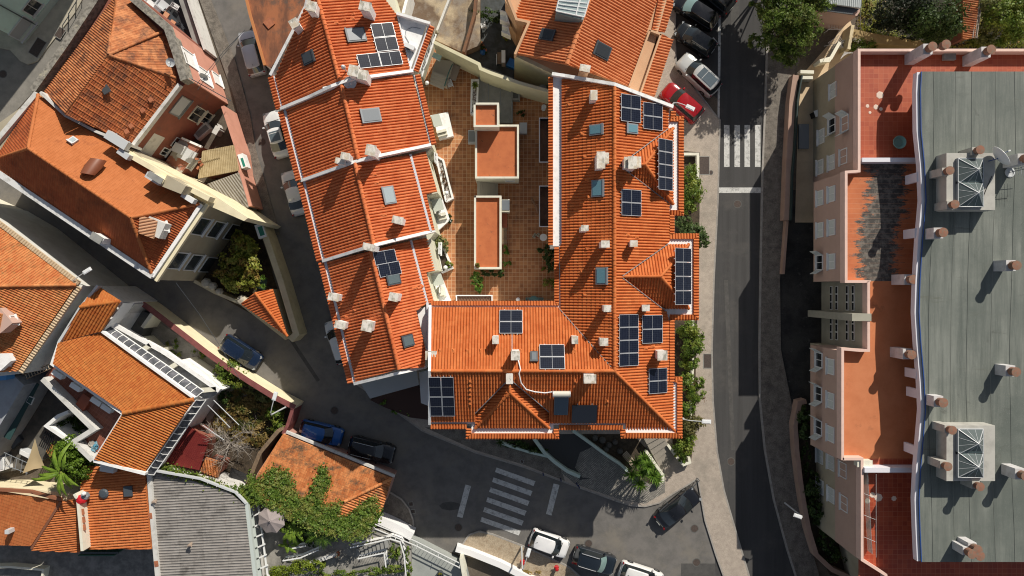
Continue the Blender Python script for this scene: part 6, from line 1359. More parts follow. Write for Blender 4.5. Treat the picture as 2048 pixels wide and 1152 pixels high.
t = T('sack_pile', 'bright red bag with grey and white bundles by the banana plant', 'bags', P(166, 995, 4)); MB().lathe(P(165, 998, 4.6), [(.2, -.3), (.42, -.1), (.44, .2), (.3, .42), (.01, .48)], 9).build('red_bag', mat('red_fabric', (.55, .01, .02), .6), t)
MB().lathe(P(171, 992, 4.6), [(.2, -.3), (.36, -.1), (.36, .2), (.2, .4), (.01, .44)], 8).build('grey_bag', MGREY, t); MB().lathe(P(168, 987, 5.2), [(.1, -.2), (.19, 0), (.14, .15), (.01, .2)], 10).build('white_bag', PVCW, t)
gr = T('corrugated_roof_building', 'low building with grey corrugated fibre-cement roof and two small cowls', 'building', P(400, 1060, 0))
GF = [(294, 948), (330, 945), (455, 983), (490, 1010), (508, 1175), (316, 1175)]
pg = Plane((300, 948, 4.4), (490, 1010, 5.0), (312, 1152, 4.4), rib=((300, 1050), (490, 1040)))
MB().prism(XY(GF, 4.2), 0, 4.0).build('wall', OFFW, gr); roof(gr, GF, 'corr', tile_mat('grey_fibre_roof', (.22, .205, .19), (.32, .30, .28), (.13, .12, .11), .5, .7, .7, moss=(.50, .33, .28), mlo=.665, mhi=.69, var=.4), plane=pg, name='roof')
rail3(MB(), [P(*p, 4.75) for p in ((297, 946), (304, 1040), (316, 1175))], .35, .5).build('parapet', OFFW, gr); rail3(MB(), [P(*p, 5.1) for p in ((310, 942), (400, 958), (470, 985), (492, 1008))], .16, .3).build('gutter', LGREY, gr); rail3(MB(), [P(*p, 5.0) for p in ((492, 1005), (512, 1175))], .3, .4).build('fascia', mat('pale_green_fascia', (.52, .58, .55), .6), gr)
for x, y in ((312, 1001), (383, 1087)): c = pg.at(x, y); MB().tube([c, c + Vector((0, 0, .55))], .13, 10).tube([c + Vector((-.02, 0, .5)), c + Vector((.3, .05, .62))], .10, 8).build('cowl', mat('stained_cowl', (.36, .28, .22), .7), gr, smooth=True)
# wooden pergola beside it
pr = T('pergola', 'pale green slatted pergola along the grey corrugated roof', 'pergola', P(510, 1080, 0))
rail3(MB(), [P(*p, 3.6) for p in ((499, 1002), (522, 1175))], .3, .15).build('beam', mat('pale_green_fascia', (.52, .58, .55)), pr); rail3(MB(), [P(*p, 3.4) for p in ((516, 1010), (538, 1175))], .14, .12).build('beam', PVCW, pr)
for k in range(8): y = 1012 + k * 21; x = 501 + k * 2.9; MB().box(((P(x, y, 3.6) + P(x + 15, y - 7, 3.5)) / 2), (1.0, .12, .10), R(25)).build('slat', PVCW, pr)
for y in (1010, 1090, 1150): MB().tube([P(518 + (y - 1010) * .13, y, 0), P(518 + (y - 1010) * .13, y, 3.4)], .05, 6).build('post', PVCW, pr)
# old ivy covered roof
TIV = tile_mat('lichen_tiles', (.44, .13, .04), (.66, .27, .10), (.12, .085, .055), .50, .64, .7, moss=(.26, .16, .08), mlo=.56, mhi=.68, var=.8, stretch=(1, 1.6, 1))
iv = T('house', 'old orange roofed house half covered by ivy beside the dark parked cars', 'house', P(650, 960, 0))
IF = [(566, 868), (784, 957), (766, 1012), (735, 1060), (650, 1060), (505, 988), (512, 950)]
MB().prism(XY(IF, 2.7), 0, 2.6).build('wall', mat('pink_wall', (.45, .25, .20), .8), iv)
roof(iv, [(566, 868), (784, 957), (690, 1002), (652, 1068), (600, 1045), (495, 990), (520, 940)], 'old', TIV, plane=Plane((566, 868, 2.9), (784, 957, 2.9), (495, 985, 3.9))); roof(iv, [(784, 957), (766, 1015), (738, 1068), (652, 1070), (690, 1002)], 'wide', TIV, plane=Plane((784, 957, 2.9), (766, 1015, 2.7), (690, 1002, 3.7), rib=((735, 985), (770, 998))))
ridge(iv, [P(784, 957, 3.0), P(690, 1003, 3.7)], TIV, r=.15); rail3(MB(), [P(*p, 2.8) for p in ((572, 864), (789, 953))], .22, .3).build('gutter', OFFW, iv)
wall('garden_wall', [(556, 862), (520, 905), (492, 975)], 3.0, 0, .35, mat('weathered_wood', (.22, .15, .09)), 'weathered wall behind the dry tree')
rd = T('shed', 'shed with a dark red sheet roof beside the dry tree', 'shed', P(370, 900, 0)); roof(rd, [(377, 853), (418, 880), (398, 940), (328, 926)], 'sheet', tile_mat('dark_red_sheet', (.16, .02, .02), (.20, .03, .025)), plane=Plane((377, 853, 3.0), (418, 880, 3.0), (328, 926, 2.7), rib=((400, 868), (362, 932)))); MB().prism(XY([(378, 857), (413, 880), (394, 934), (334, 922)], 2.7), 0, 2.6).build('wall', BROWNW, rd)
sr = T('shed', 'small scrap of tiled roof under the dry tree', 'shed', P(420, 935, 0)); roof(sr, [(400, 942), (412, 915), (445, 925), (436, 955)], 'wide', TIV, plane=Plane((400, 942, 2.4), (436, 955, 2.2), (412, 915, 2.8))); MB().prism(XY([(403, 940), (413, 920), (441, 928), (433, 950)], 2.2), 0, 2.1).build('wall', BROWNW, sr)
# bottom left yard strip
struct(MB().prism(XY([(-70, 1085), (310, 1098), (316, 1190), (-70, 1190)], .4), 0, .4), 'bottom_yard', mat('grey_yard', (.26, .25, .235), .9, (.15, .145, .14), 1.2, .4, .6, (.20, .19, .18), .5, .6, .7)); wall('yard_wall', [(-20, 1135), (20, 1134), (86, 1140), (80, 1175)], 1.2, .4, .2, RIM, 'cream wall at the bottom left corner')
t = T('gate', 'dark green boarded gate below the ribbed orange roof', 'gate', P(195, 1104, .4)); MB().box((*P(200, 1106, 1.4).xy, 1.2), (3.3, .10, 1.6)).build('panel', mat('green_boards', (.03, .10, .07)), t); MB().box((*P(200, 1105, 2).xy, 2.05), (3.5, .16, .10)).build('top_rail', DGREY, t)

# ================================================================ WALLED TRIANGULAR GARDEN IN THE STREET FORK
wall('garden_wall', [(500, 432), (520, 442), (560, 560), (592, 668), (580, 680)], 2.4, 0, .55, mat('sandy_render', (.60, .52, .34), .85, (.50, .42, .27), 1.2), 'pale yellow garden wall ending in a point at the street fork')
wall('garden_wall', [(388, 562), (430, 585), (482, 607), (572, 677)], 1.6, 0, .3, mat('sandy_render', (.60, .52, .34)), 'low rough wall on the shaded side of the triangular garden')
sheet('garden_bed', [(440, 440), (512, 440), (585, 675), (400, 570)], .05, SOIL)
wr = T('shed', 'small tiled shed roof in the tip of the triangular garden', 'shed', P(530, 620, 0)); AQ = (505, 600, 3.4)
MB().prism(XY([(487, 598), (540, 578), (574, 674), (484, 610)], 2.5), 0, 2.4).build('wall', CREAM, wr)
roof(wr, [(510, 585), (545, 578), (575, 672)], 'wide', TNEW, plane=Plane((510, 585, 3.2), (575, 672, 2.7), (545, 578, 2.4), rib=((520, 600), (550, 590)))); roof(wr, [(510, 585), (575, 673), (482, 607)], 'wide', TROW, plane=Plane((510, 585, 3.2), (575, 672, 2.7), (482, 607, 2.4), rib=((540, 628), (510, 640)))); ridge(wr, [P(510, 585, 3.25), P(575, 672, 2.75)], TNEW)
t = T('wall_window', 'white window with green glass in the pale yellow garden wall', 'window', P(523, 460, 2)); MB().box((*P(522, 462, 2.4).xy, 2.3), (.75, 1.3, .5), R(18)).build('frame', WHITE, t); MB().box((*P(522, 462, 2.6).xy, 2.56), (.42, .85, .03), R(18)).build('pane', mat('green_pane', (.03, .22, .16)), t)
for k, (x, y, s) in enumerate(((412, 566, .5), (425, 572, .4), (438, 583, .35), (484, 600, .5))): tag(MB().lathe(P(x, y, 1.7), [(s * .9, -.3), (s, -.05), (s * .7, .25), (.01, .33)], 7).build('boulder', mat('pale_rock', (.48, .44, .36), .9, (.36, .33, .27), 2)), ['leftmost pale boulder', 'second pale boulder from the left', 'third pale boulder', 'pale boulder by the shed'][k] + ' on the low garden wall', 'boulder', 'boulders on the garden wall')
# ================================================================ SALMON APARTMENT BLOCK, EAST
def felt_mat():
    m, nt, b = _base('grey_green_roofing_felt'); b.inputs['Roughness'].default_value = .75
    col = _mix(nt, _ramp(nt, _noise(nt, 1.0, 6, .7, _scaled(nt, 1.7, .10, 1)), .34, .62), (.095, .11, .097), (.205, .22, .195))
    col = _mix(nt, _ramp(nt, _noise(nt, .16, 5, .65), .42, .66), col, (.105, .122, .108))
    col = _mix(nt, _ramp(nt, _noise(nt, 1.0, 5, .7, _scaled(nt, .10, .9, 1)), .62, .72), col, (.11, .115, .09))
    col = _mix(nt, _ramp(nt, _noise(nt, .5, 6, .75, None, 1.2), .60, .74), col, (.085, .092, .08))
    sp = _n(nt, 'ShaderNodeMath', operation='MULTIPLY', i_1=.35); nt.links.new(_ramp(nt, _noise(nt, 14, 3, .8), .55, .75), sp.inputs[0])
    col = _mix(nt, sp.outputs[0], col, (.36, .37, .33)); nt.links.new(col, b.inputs['Base Color']); return m
def stain_mat():
    m, nt, b = _base('orange_terrace_stained'); b.inputs['Roughness'].default_value = .85
    base = _mix(nt, _ramp(nt, _noise(nt, .8, 4, .6), .4, .7), (.54, .175, .07), (.46, .13, .05))
    g = nt.nodes.new('ShaderNodeNewGeometry'); s = nt.nodes.new('ShaderNodeSeparateXYZ'); nt.links.new(g.outputs['Position'], s.inputs[0])
    def M(op, a, c=None):
        n = _n(nt, 'ShaderNodeMath', operation=op)
        for i, v in enumerate((a, c)):
            if v is None: continue
            if isinstance(v, (int, float)): n.inputs[i].default_value = v
            else: nt.links.new(v, n.inputs[i])
        return n.outputs[0]
    w = M('ADD', s.outputs[0], M('MULTIPLY', M('SINE', M('MULTIPLY', s.outputs[1], .55)), .5))
    band = M('SUBTRACT', 1.0, M('DIVIDE', M('ABSOLUTE', M('SUBTRACT', w, 31.1)), 2.7))     # soot lane along the drain line
    nz = _noise(nt, 1.0, 7, .78, _scaled(nt, .8, 2.6, 1))
    row = M('FLOOR', M('MULTIPLY', s.outputs[1], 2.4)); wn = _n(nt, 'ShaderNodeTexWhiteNoise', noise_dimensions='1D'); nt.links.new(row, wn.inputs['W'])
    v = M('ADD', M('ADD', nz, M('MULTIPLY', band, .46)), M('MULTIPLY', wn.outputs['Value'], .07))
    top = M('MULTIPLY', M('GREATER_THAN', s.outputs[1], 11.0), .3)
    st = _ramp(nt, M('ADD', v, top), .69, .74)
    col = _mix(nt, st, base, (.075, .068, .06)); grey = _mix(nt, _ramp(nt, _noise(nt, 2, 4, .7), .45, .6), (.06, .055, .05), (.16, .145, .125)); col = _mix(nt, st, base, grey)
    fr = M('FRACT', M('MULTIPLY', s.outputs[1], 2.4)); ln = M('MULTIPLY', M('LESS_THAN', fr, .06), .35); col = _mix(nt, ln, col, (.62, .36, .24))
    nt.links.new(col, b.inputs['Base Color']); return m
ZP, ZF, ZG = 8.3, 7.5, 10.2
RTN = grid_mat('red_terrace_tiles', (.33, .054, .018), (.41, .085, .03), (.46, .15, .075), .40, .016, .55, size2=.40)
RTS = grid_mat('deep_red_terrace_tiles', (.30, .042, .016), (.40, .072, .026), (.48, .17, .09), .40, .018, .55, stain=(.30, .06, .03))
OTR = mat('orange_waterproof_terrace', (.56, .20, .085), .85, (.50, .165, .065), .8, .4, .7, (.30, .11, .05), .45, .62, .75, fine=.05)
OTS = stain_mat()
FELT = felt_mat()
BLUE = mat('blue_edge_trim', (.012, .06, .26), .5)
ap = T('apartment_block', 'long salmon apartment block with a grey-green felt roof, blue roof trim and orange terraces', 'building', P(1800, 600, 0))
XN = P(1716, 300, ZP).x; XM = P(1690, 450, ZP).x; XT = P(1735, 630, ZP).x; XS = P(1683, 800, ZP).x; XB = P(1722, 1000, ZP).x; XG = P(1847, 500, ZG).x
Y = lambda py, z=ZP: P(0, py, z).y
XE = 62.0
def blk(x0, y0, y1, z0, z1, m, name='wall'): MB().prism([(x0, y1), (XE, y1), (XE, y0), (x0, y0)], z0, z1).build(name, m, ap)
# lower beige storeys and upper salmon band of the north and south wings
blk(XN, Y(100), Y(320), 0, 4.4, BEIGE); blk(XN - .03, Y(100) + .03, Y(320), 4.4, ZF, PINK2)
blk(XM, Y(343), Y(562), 2.5, ZF, PINK2); blk(XM + 1.1, Y(321), Y(562), 0, 2.49, BEIGE)
blk(XN, Y(320), Y(343), 0, ZF, PINK2)
STC = mat('stair_tower_concrete', (.36, .345, .28), .85, (.30, .29, .235), .9, .4, .65)
blk(XT, Y(562), Y(702), 0, ZF, STC, 'stair_tower'); blk(XS, Y(702), Y(922), 2.5, ZF, PINK2); blk(XS + 1.1, Y(702), Y(922), 0, 2.49, BEIGE)
SB = [(XB, Y(922)), (XE, Y(922)), (XE, -38), (P(1845, 1200, ZP).x, -38), (P(1772, 1152, ZP).x, Y(1152)), (XB, Y(1122))]
MB().prism(SB, 0, 3.9).build('wall', BEIGE, ap); MB().prism([(x - (.03 if i in (0, 5) else 0), y) for i, (x, y) in enumerate(SB)], 3.9, ZF).build('wall', PINK2, ap)
# terrace floors
def floor_(x0, ya, yb, m, z=ZF + .02, name='terrace_floor'): MB().prism([(x0 + .2, yb), (XE, yb), (XE, ya), (x0 + .2, ya)], ZF + .001, z).build(name, m, ap)
floor_(XN, Y(100), Y(321), RTN); floor_(XM, Y(343), Y(562), OTS); floor_(XN, Y(321), Y(343), OTS); floor_(XT, Y(562), Y(702), OTR); floor_(XS, Y(702), Y(922), OTR); floor_(XB, Y(922), -38, RTS)
COP = mat('pale_salmon_coping', (.74, .52, .44), .7, (.66, .46, .39), 1.5, .5, .7)
def para(pts, w=.22, m=COP, z=ZP): rail3(MB(), [Vector((x, y, z)) for x, y in pts], w, z - ZF).build('parapet', m, ap)
para([(XE, Y(100)), (XN + .1, Y(100)), (XN + .1, Y(322))]); para([(XN + .1, Y(322)), (XN + .1, Y(342)), (XM + .1, Y(344)), (XM + .1, Y(563)), (P(1738, 0, ZP).x, Y(563)), (XT + .1, Y(564)), (XT + .1, Y(701)), (P(1720, 0, ZP).x, Y(701)), (XS + .1, Y(698)), (XS + .1, Y(920))])
para([(XS + .1, Y(918)), (XB + .1, Y(918)), (XB + .1, Y(1120)), (P(1772, 1152, ZP).x, Y(1150)), (P(1845, 1200, ZP).x, -38)])
WS = mat('bluish_white_paint', (.72, .72, .78), .6)
para([(XN + .3, Y(320)), (XG + 1, Y(320))], .35, WS, 8.4); para([(XB + .2, Y(939)), (XG + 1, Y(939))], .40, WS, 8.5)
# penthouse storey under the felt roof, wavy edge
mb = MB(); ed = [(1843, 143), (1841, 180), (1842, 260), (1849, 330), (1852, 400), (1845, 480), (1840, 560), (1838, 625), (1842, 690), (1848, 760), (1851, 820), (1846, 880), (1841, 940), (1838, 1000), (1840, 1060), (1843, 1124)]
ew = [(P(x, y, ZG).x, P(x, y, ZG).y) for x, y in ed]
MB().prism([(x + 1.3, y + (0 if i else -1.0)) for i, (x, y) in enumerate(ew[:1] + ew[-1:])] + [(XE, ew[-1][1] + 1.0), (XE, ew[0][1] - 1.0)], ZF + .03, 9.5).build('penthouse_wall', mat('penthouse_wall', (.55, .50, .47), .8), ap)
MB().prism([(x - .26, y) for x, y in ew] + [(XE, ew[-1][1]), (XE, ew[0][1])], 9.5, 10.04).build('eaves_slab', WS, ap)
MB().prism(ew + [(XE, ew[-1][1]), (XE, ew[0][1])], 10.042, ZG).build('felt_roof', FELT, ap)
rail3(MB(), [Vector((x, y, ZG + .03)) for x, y in ew], .06, .05).build('roof_trim', BLUE, ap)
for y in (352, 465, 750, 790, 905): 
    x = min(ew, key=lambda e: abs(e[1] - Y(y, ZG)))[0]; MB().box((x - .2, Y(y, ZG), 8.9), (.25, .75, 1.6)).build('pillar', WS, ap)
for k in range(8):      # felt seams
    x = XG + .6 + 1.62 * k + .2 * math.sin(k * 2.3); MB().tube([(x + .22 * math.sin(j * .45 + .9) + .03 * math.sin(j * 1.7 + k), ew[0][1] + (ew[-1][1] - ew[0][1]) * j / 14, ZG + .004) for j in range(15)], .018, 4).build('felt_seam', mat('felt_seam', (.16, .175, .155) if k % 3 else (.09, .10, .095)) if False else (mat('felt_seam_pale', (.21, .22, .195)) if k % 2 else mat('felt_seam_dark', (.075, .085, .08))), ap)
# windows with roller shutters and a few open awning shutters
def wpair(X, lst, z0=None):
    a, b = (X, 10), (X, -10)
    for px, py, op in lst:
        window(ap, a, b, px, py, 1.35, 1.25, frame=PVCW, pane=(DKGLASS if op else SHUTTER))
        if op: shutters(ap, a, b, px, py, 1.35, 1.25)
wpair(XN, ((1667, 181, 0), (1665, 251, 1), (1691, 247, 1), (1643, 273, 0), (1664, 325, 0), (1688, 313, 0), (1641, 334, 0)))
wpair(XM, ((1641, 396, 0), (1664, 388, 0), (1641, 460, 0), (1664, 455, 0), (1640, 525, 1), (1664, 523, 0)))
wpair(XS, ((1639, 720, 1), (1662, 733, 0), (1638, 788, 1), (1662, 801, 0), (1638, 855, 1), (1662, 868, 0)))
wpair(XB, ((1640, 912, 0), (1662, 925, 0), (1687, 940, 0), (1641, 973, 0), (1663, 990, 0), (1689, 1007, 0)))
a, b = (XT, 10), (XT, -10)
for y0, y1 in ((572, 620), (632, 680)):
    for x in (1663, 1674, 1695, 1707):
        c = onwall(a, b, x, (y0 + y1) / 2); o = MB().box((XT - .02, c.y, c.z), (.08, 2.2, .42)).build('window', PVCW, ap)
        for k in range(3): MB().box((XT - .065, c.y - .72 + .72 * k, c.z), (.02, .62, .30)).build('pane', DKGLASS, o)
MB().prism([(XT - 1.3, Y(627)), (XT + .3, Y(627)), (XT + .3, Y(642)), (XT - 1.3, Y(642))], 0, ZP + .05).build('fin_wall', STC, ap)
# chimneys: white shaft, round terracotta cowl
def rchim(px, py, zb, h, n=1, w=.75, l=.85, dx=0.0):
    c = P(px, py, zb + h); st = MB(); st.box((c.x, c.y, zb + h / 2), (w, l * n, h)); o = st.build('chimney', mat('shaft_white', (.62, .61, .62), .7, (.50, .49, .48), 2), ap)
    for k in range(n):
        y = c.y + (k - (n - 1) / 2) * .95 * (-1); MB().lathe((c.x + dx, y, zb + h), [(.26, 0), (.30, .1), (.33, .12), (.33, .5), (.37, .54), (.37, .62), (.01, .64)], 18).build('cowl', mat('clay_cowl', (.27, .12, .075), .9, (.20, .15, .11), 5), o)
for px, py, zb, h, n in ((1877, 466, ZG, 1.1, 1), (2022, 531, ZG, 1.4, 1), (2021, 742, ZG, 1.2, 1), (1877, 803, ZG, 1.0, 1), (2040, 948, ZG, 1.5, 1), (2045, 318, ZG, 1.6, 1), (1818, 559, ZF, 1.9, 1), (1815, 708, ZF, 1.9, 1), (1856, 98, ZF, 2.6, 1), (1972, 104, ZF, 2.3, 1)): rchim(px, py, zb, h, n)
o = MB(); c = P(1872, 93, ZF + 2.7); MB().lathe((c.x + .5, c.y, ZF + 2.6), [(.26, 0), (.30, .1), (.33, .12), (.33, .5), (.37, .54), (.37, .62), (.01, .64)], 18).build('cowl', mat('clay_cowl', (.36, .17, .11)), ap)
for x, y in ((1945, 1094), (1934, 1102), (1950, 1106)): rchim(x, y, ZG, 1.3, 1, .65, .65)
# roof-light blocks
def light_block(y0, y1, pyr, cows, dish_=False):
    z = ZG + 1.3; x0, x1 = P(1893, 0, z).x, P(1990, 0, z).x; q = [(x0, Y(y1, z)), (x1, Y(y1, z)), (x1, Y(y0, z)), (x0, Y(y0, z))]
    CB = mat('bleached_concrete', (.46, .45, .41), .85, (.34, .33, .30), .9, .45, .7)
    MB().prism(q, ZG, z).build('rooflight_block', CB, ap)
    for yc in pyr:
        cx, cy = P(1937, yc, z).x, P(1937, yc, z).y; s = .98; o = MB().box((cx, cy, z + .12), (2 * s + .1, 2 * s + .02, .24)).build('rooflight', MGREY, ap)
        A_ = [Vector((cx + i * s, cy + j * s, z + .25)) for i, j in ((-1, -1), (1, -1), (1, 1), (-1, 1))]; t_ = Vector((cx + .15, cy, z + .95))
        MB().add(A_ + [t_], [(0, 1, 4), (1, 2, 4), (2, 3, 4), (3, 0, 4)]).build('pane', clear('pyramid_glass', (.40, .48, .48), .28), o)
        MB().box((cx, cy, z + .245), (2 * s - .1, 2 * s - .1, .004)).build('shaft_floor', mat('shaft_dark', (.03, .035, .035), .8), o)
        br = MB()
        for k in range(4):
            br.tube([A_[k], t_], .03, 5); 
            for f in (.33, .66): br.tube([A_[k].lerp(A_[(k + 1) % 4], f), t_], .015, 5)
            br.tube([A_[k], A_[(k + 1) % 4]], .04, 5)
        br.build('glazing_bar', LGREY, o)
    for x, y, h in cows:
        c = P(x, y, z + h); MB().box((c.x, c.y, (ZG + z + h) / 2), (.6, .6, z + h - ZG)).build('chimney', CB, ap)
        MB().lathe((c.x, c.y, z + h), [(.22, 0), (.28, .08), (.30, .4), (.34, .44), (.34, .5), (.01, .52)], 16).build('cowl', mat('clay_cowl', (.36, .17, .11)), ap)
light_block(306, 420, (343, 389), ((1952, 302, .3), (1892, 343, .3), (1902, 410, .3)))
light_block(851, 962, (882, 928), ((1897, 858, .3), (1888, 930, .3), (1952, 970, .1)))
dish('large white satellite dish on the roof light block of the apartment block', 1999, 314, 12.4, .88, (.75, .55, .25), zb=ZG + 1.3, back=BLUE)
at = T('aerial', 'spiky television aerial on a round base beside the satellite dish', 'aerial', P(2019, 345, ZG)); c = P(2019, 345, ZG)
MB().tube([c, c + Vector((0, 0, 2.4))], .03, 6).build('mast', MGREY, at); MB().lathe(c, [(.38, 0), (.40, .06), (.30, .08), (.29, .01)], 20).build('base', LGREY, at)
for z, L in ((1.2, 1.3), (1.8, 1.6)):
    MB().tube([c + Vector((-.5, .1, z)), c + Vector((1.1, .25, z))], .02, 5).build('boom', DGREY, at)
    for k in range(7): MB().tube([c + Vector((-.4 + .22 * k, -.45, z)), c + Vector((-.4 + .22 * k, .65, z))], .012, 5).build('element', ALU, at)
tag(MB().tube([P(x, y, ZG + 1.33) for x, y in ((1984, 352), (1978, 366), (1972, 380), (1966, 395), (1962, 402))], .025, 6).build('cable', BLACK), 'black cable running over the upper roof light block', 'cable')
t = T('paddling_tub', 'round pale green tub on the red tiled terrace', 'tub', P(1795, 286, ZF)); MB().lathe(P(1795, 286, ZF + .02), [(.38, 0), (.52, .3), (.56, .32), (.54, .36), (.48, .3), (.35, .12), (.01, .12)], 26).build('tub', mat('sea_green_plastic', (.20, .38, .33), .4), t, smooth=True)
t = T('roof_hatch', 'small grey concrete block at the foot of the north parapet', 'block', P(1900, 111, ZF)); MB().box((*P(1900, 111, ZF + .3).xy, ZF + .17), (1.0, .7, .3)).build('block', GREYC, t)
t = T('box', 'pale cream box by the white terrace divider', 'box', P(1727, 928, ZF)); MB().box((*P(1729, 927, ZF + .6).xy, ZF + .32), (1.2, .5, .6)).build('body', RIM, t); MB().box((*P(1729, 927, ZF + .6).xy, ZF + .65), (1.26, .56, .05)).build('lid', RIM, t)
for k, (x, y, s) in enumerate(((1760, 190, .2), (1752, 214, .14), (1735, 212, .1), (1757, 995, .22), (1745, 990, .15), (1735, 1002, .15), (1788, 997, .14), (1740, 225, .08), (1762, 218, .1))):
    c = P(x, y, ZF + .03); MB().lathe(c, [(s * 1.6, -.005), (s * 1.4, .004), (.01, .006)], 7).build('paint_scar', mat('bare_screed_patch', (.72, .58, .48), .9), ap)
t = T('wash_line', 'white washing line frame along the southern terrace parapet', 'washing line', P(1725, 1020, ZF))
for k in range(1): MB().tube([Vector((XB + .98, Y(945), ZF + 1.3)), Vector((XB + .98, Y(1110), ZF + 1.3))], .012, 5).build('line', PVCW, t)
for y in (993, 1036, 1080): MB().tube([Vector((XB + .25, Y(y - 6), ZP)), Vector((XB + 1.02, Y(y), ZF + 1.3))], .013, 6).build('bracket', PVCW, t)
rail3(MB(), [Vector((XB + .55, Y(940), ZP)), Vector((XB + .95, Y(1108), ZP))], .02, .75).build('glass_screen', clear('screen_glass', (.7, .78, .78), .35), ap)
# forecourt, garden walls along the pavement
SAL = mat('salmon_wall', (.40, .27, .21), .85, (.34, .22, .17), .9, .4, .7)
wall('garden_wall', [(1592, 150), (1585, 200), (1578, 330), (1574, 440)], 1.1, 0, .55, SAL, 'thick salmon garden wall beside the east pavement, top stretch')
wall('garden_wall', [(1575, 440), (1567, 548)], .8, 0, .22, SAL, 'thin low salmon kerb wall beside the stained forecourt')
wall('garden_wall', [(1613, 803), (1600, 806), (1591, 850), (1594, 900), (1601, 960), (1607, 1000), (1618, 1060), (1633, 1110), (1665, 1140), (1720, 1165)], 1.1, 0, .42, SAL, 'curving salmon garden wall at the lower right pavement')
rail3(MB(), [P(*p, 1.5) for p in ((1605, 150), (1596, 200), (1591, 290), (1586, 345), (1583, 440))], .12, 1.5).build('fence', mat('dark_green_mesh', (.012, .03, .028), .7)); tag(bpy.data.objects['fence'], 'dark green mesh fence behind the salmon garden wall', 'fence')
sheet('sand_yard', [(1604, 150), (1700, 40), (1722, 100), (1700, 110), (1645, 160), (1645, 445), (1590, 445), (1596, 230)], .03, mat('sandy_yard_floor', (.62, .48, .32), .9, (.50, .38, .25), .6, .4, .7, fine=.06))
sheet('planted_bed', [(1600, 808), (1650, 808), (1650, 960), (1740, 1160), (1660, 1150), (1625, 1080), (1604, 960), (1597, 860)], .04, SOIL)
sh = T('outhouse', 'small salmon outhouse with a grey corrugated roof at the top right', 'outhouse', P(1680, 20, 0)); MB().prism(XY([(1622, 16), (1716, 30), (1722, 22), (1722, -40), (1622, -40)], 3.6), 0, 3.4).build('wall', PINK2, sh)
roof(sh, [(1600, -40), (1725, -40), (1722, 16), (1622, 2)], 'sheet', tile_mat('pale_grey_sheet', (.42, .46, .46), (.50, .54, .54)), plane=Plane((1600, -40, 4.2), (1722, -40, 4.2), (1722, 16, 3.9), rib=((1660, -40), (1658, 10)))); MB().prism(XY([(1622, 2), (1722, 16), (1706, 27), (1622, 16)], 3.8), 3.5, 3.62).build('eaves', DGREY, sh)
wall('yard_wall', [(1706, 50), (1698, 98)], 1.6, 0, .3, mat('sandy_render', (.60, .52, .34)), 'short ochre wall between the sandy yard and the flower bed'); wall('yard_wall', [(1704, 66), (1760, 78), (1850, 90)], 1.3, 0, .8, mat('ochre_wall', (.36, .27, .12), .9, (.28, .2, .09), 1), 'low ochre wall in front of the dark garden')
for lb, q in (('grey clothes airer near the outhouse wall', (1660, 58)), ('tilted grey clothes airer in the sandy yard', (1663, 92))):
    t = T('clothes_airer', lb, 'clothes airer', P(*q, 0), R(0 if q[1] < 60 else 35), group='clothes airers')
    for k in range(9): MB().tube([(-.6 + .15 * k, -.4, .9), (-.6 + .15 * k, .4, .9)], .012, 5).build('wire', PVCW, t, local=True)
    for y in (-.4, .4): MB().tube([(-.65, y, .9), (.65, y, .9)], .02, 5).build('rail', PVCW, t, local=True); MB().tube([(-.6, y, .0), (.6, -y, .88)], .02, 5).build('leg', PVCW, t, local=True)
t = T('round_planter', 'round grey pot with dark opening near the sandy yard fence', 'pot', P(1682, 93, 0)); MB().lathe(P(1682, 93, 0), [(.3, 0), (.38, .7), (.40, .72), (.30, .74), (.26, .5), (.01, .5)], 22).build('pot', LGREY, t)
t = T('stair_roof', 'angled cream wall by the stair down in the sandy yard', 'wall', P(1650, 120, 0)); rail3(MB(), [P(*p, 1.4) for p in ((1680, 84), (1662, 116), (1640, 122))], .3, 1.4).build('wall_body', RIM, t); MB().prism(XY([(1650, 115), (1664, 117), (1660, 124), (1646, 124)], 1.5), 1.3, 1.5).build('landing', RIM, t)
t = T('glass_canopy', 'small white barred canopy at the building corner', 'canopy', P(1690, 105, 3))
for k in range(8): MB().tube([P(1681 + 1.5 * k, 118 - 1.5 * k, 3.4), P(1690 + 2.2 * k, 103 + .4 * k, 3.6)], .025, 5).build('bar', PVCW, t)
for a_, b_ in (((1601, 143), (1628, 144)), ((1601, 155), (1626, 155))): wall('step_wall', [a_, b_], .9, 0, .3, RIM, 'cream step wall crossing the sandy yard, %s' % ('upper' if a_[1] < 150 else 'lower'))
t = T('grey_board', 'dark grey board lying in the sandy yard', 'board', P(1607, 272, 0)); MB().prism(XY([(1598, 248), (1618, 248), (1618, 297), (1598, 297)], .3), .05, .3).build('board', MGREY, t)
t = T('folding_table', 'white panel on a dark base leaning at the beige wall', 'panel', P(1637, 226, 0)); MB().box((*P(1638, 225, 1).xy, .95), (.8, .6, .08), R(20)).build('panel', PVCW, t); MB().box((*P(1634, 227, .8).xy, .45), (.6, .5, .85), R(20)).build('base', BLACK, t)
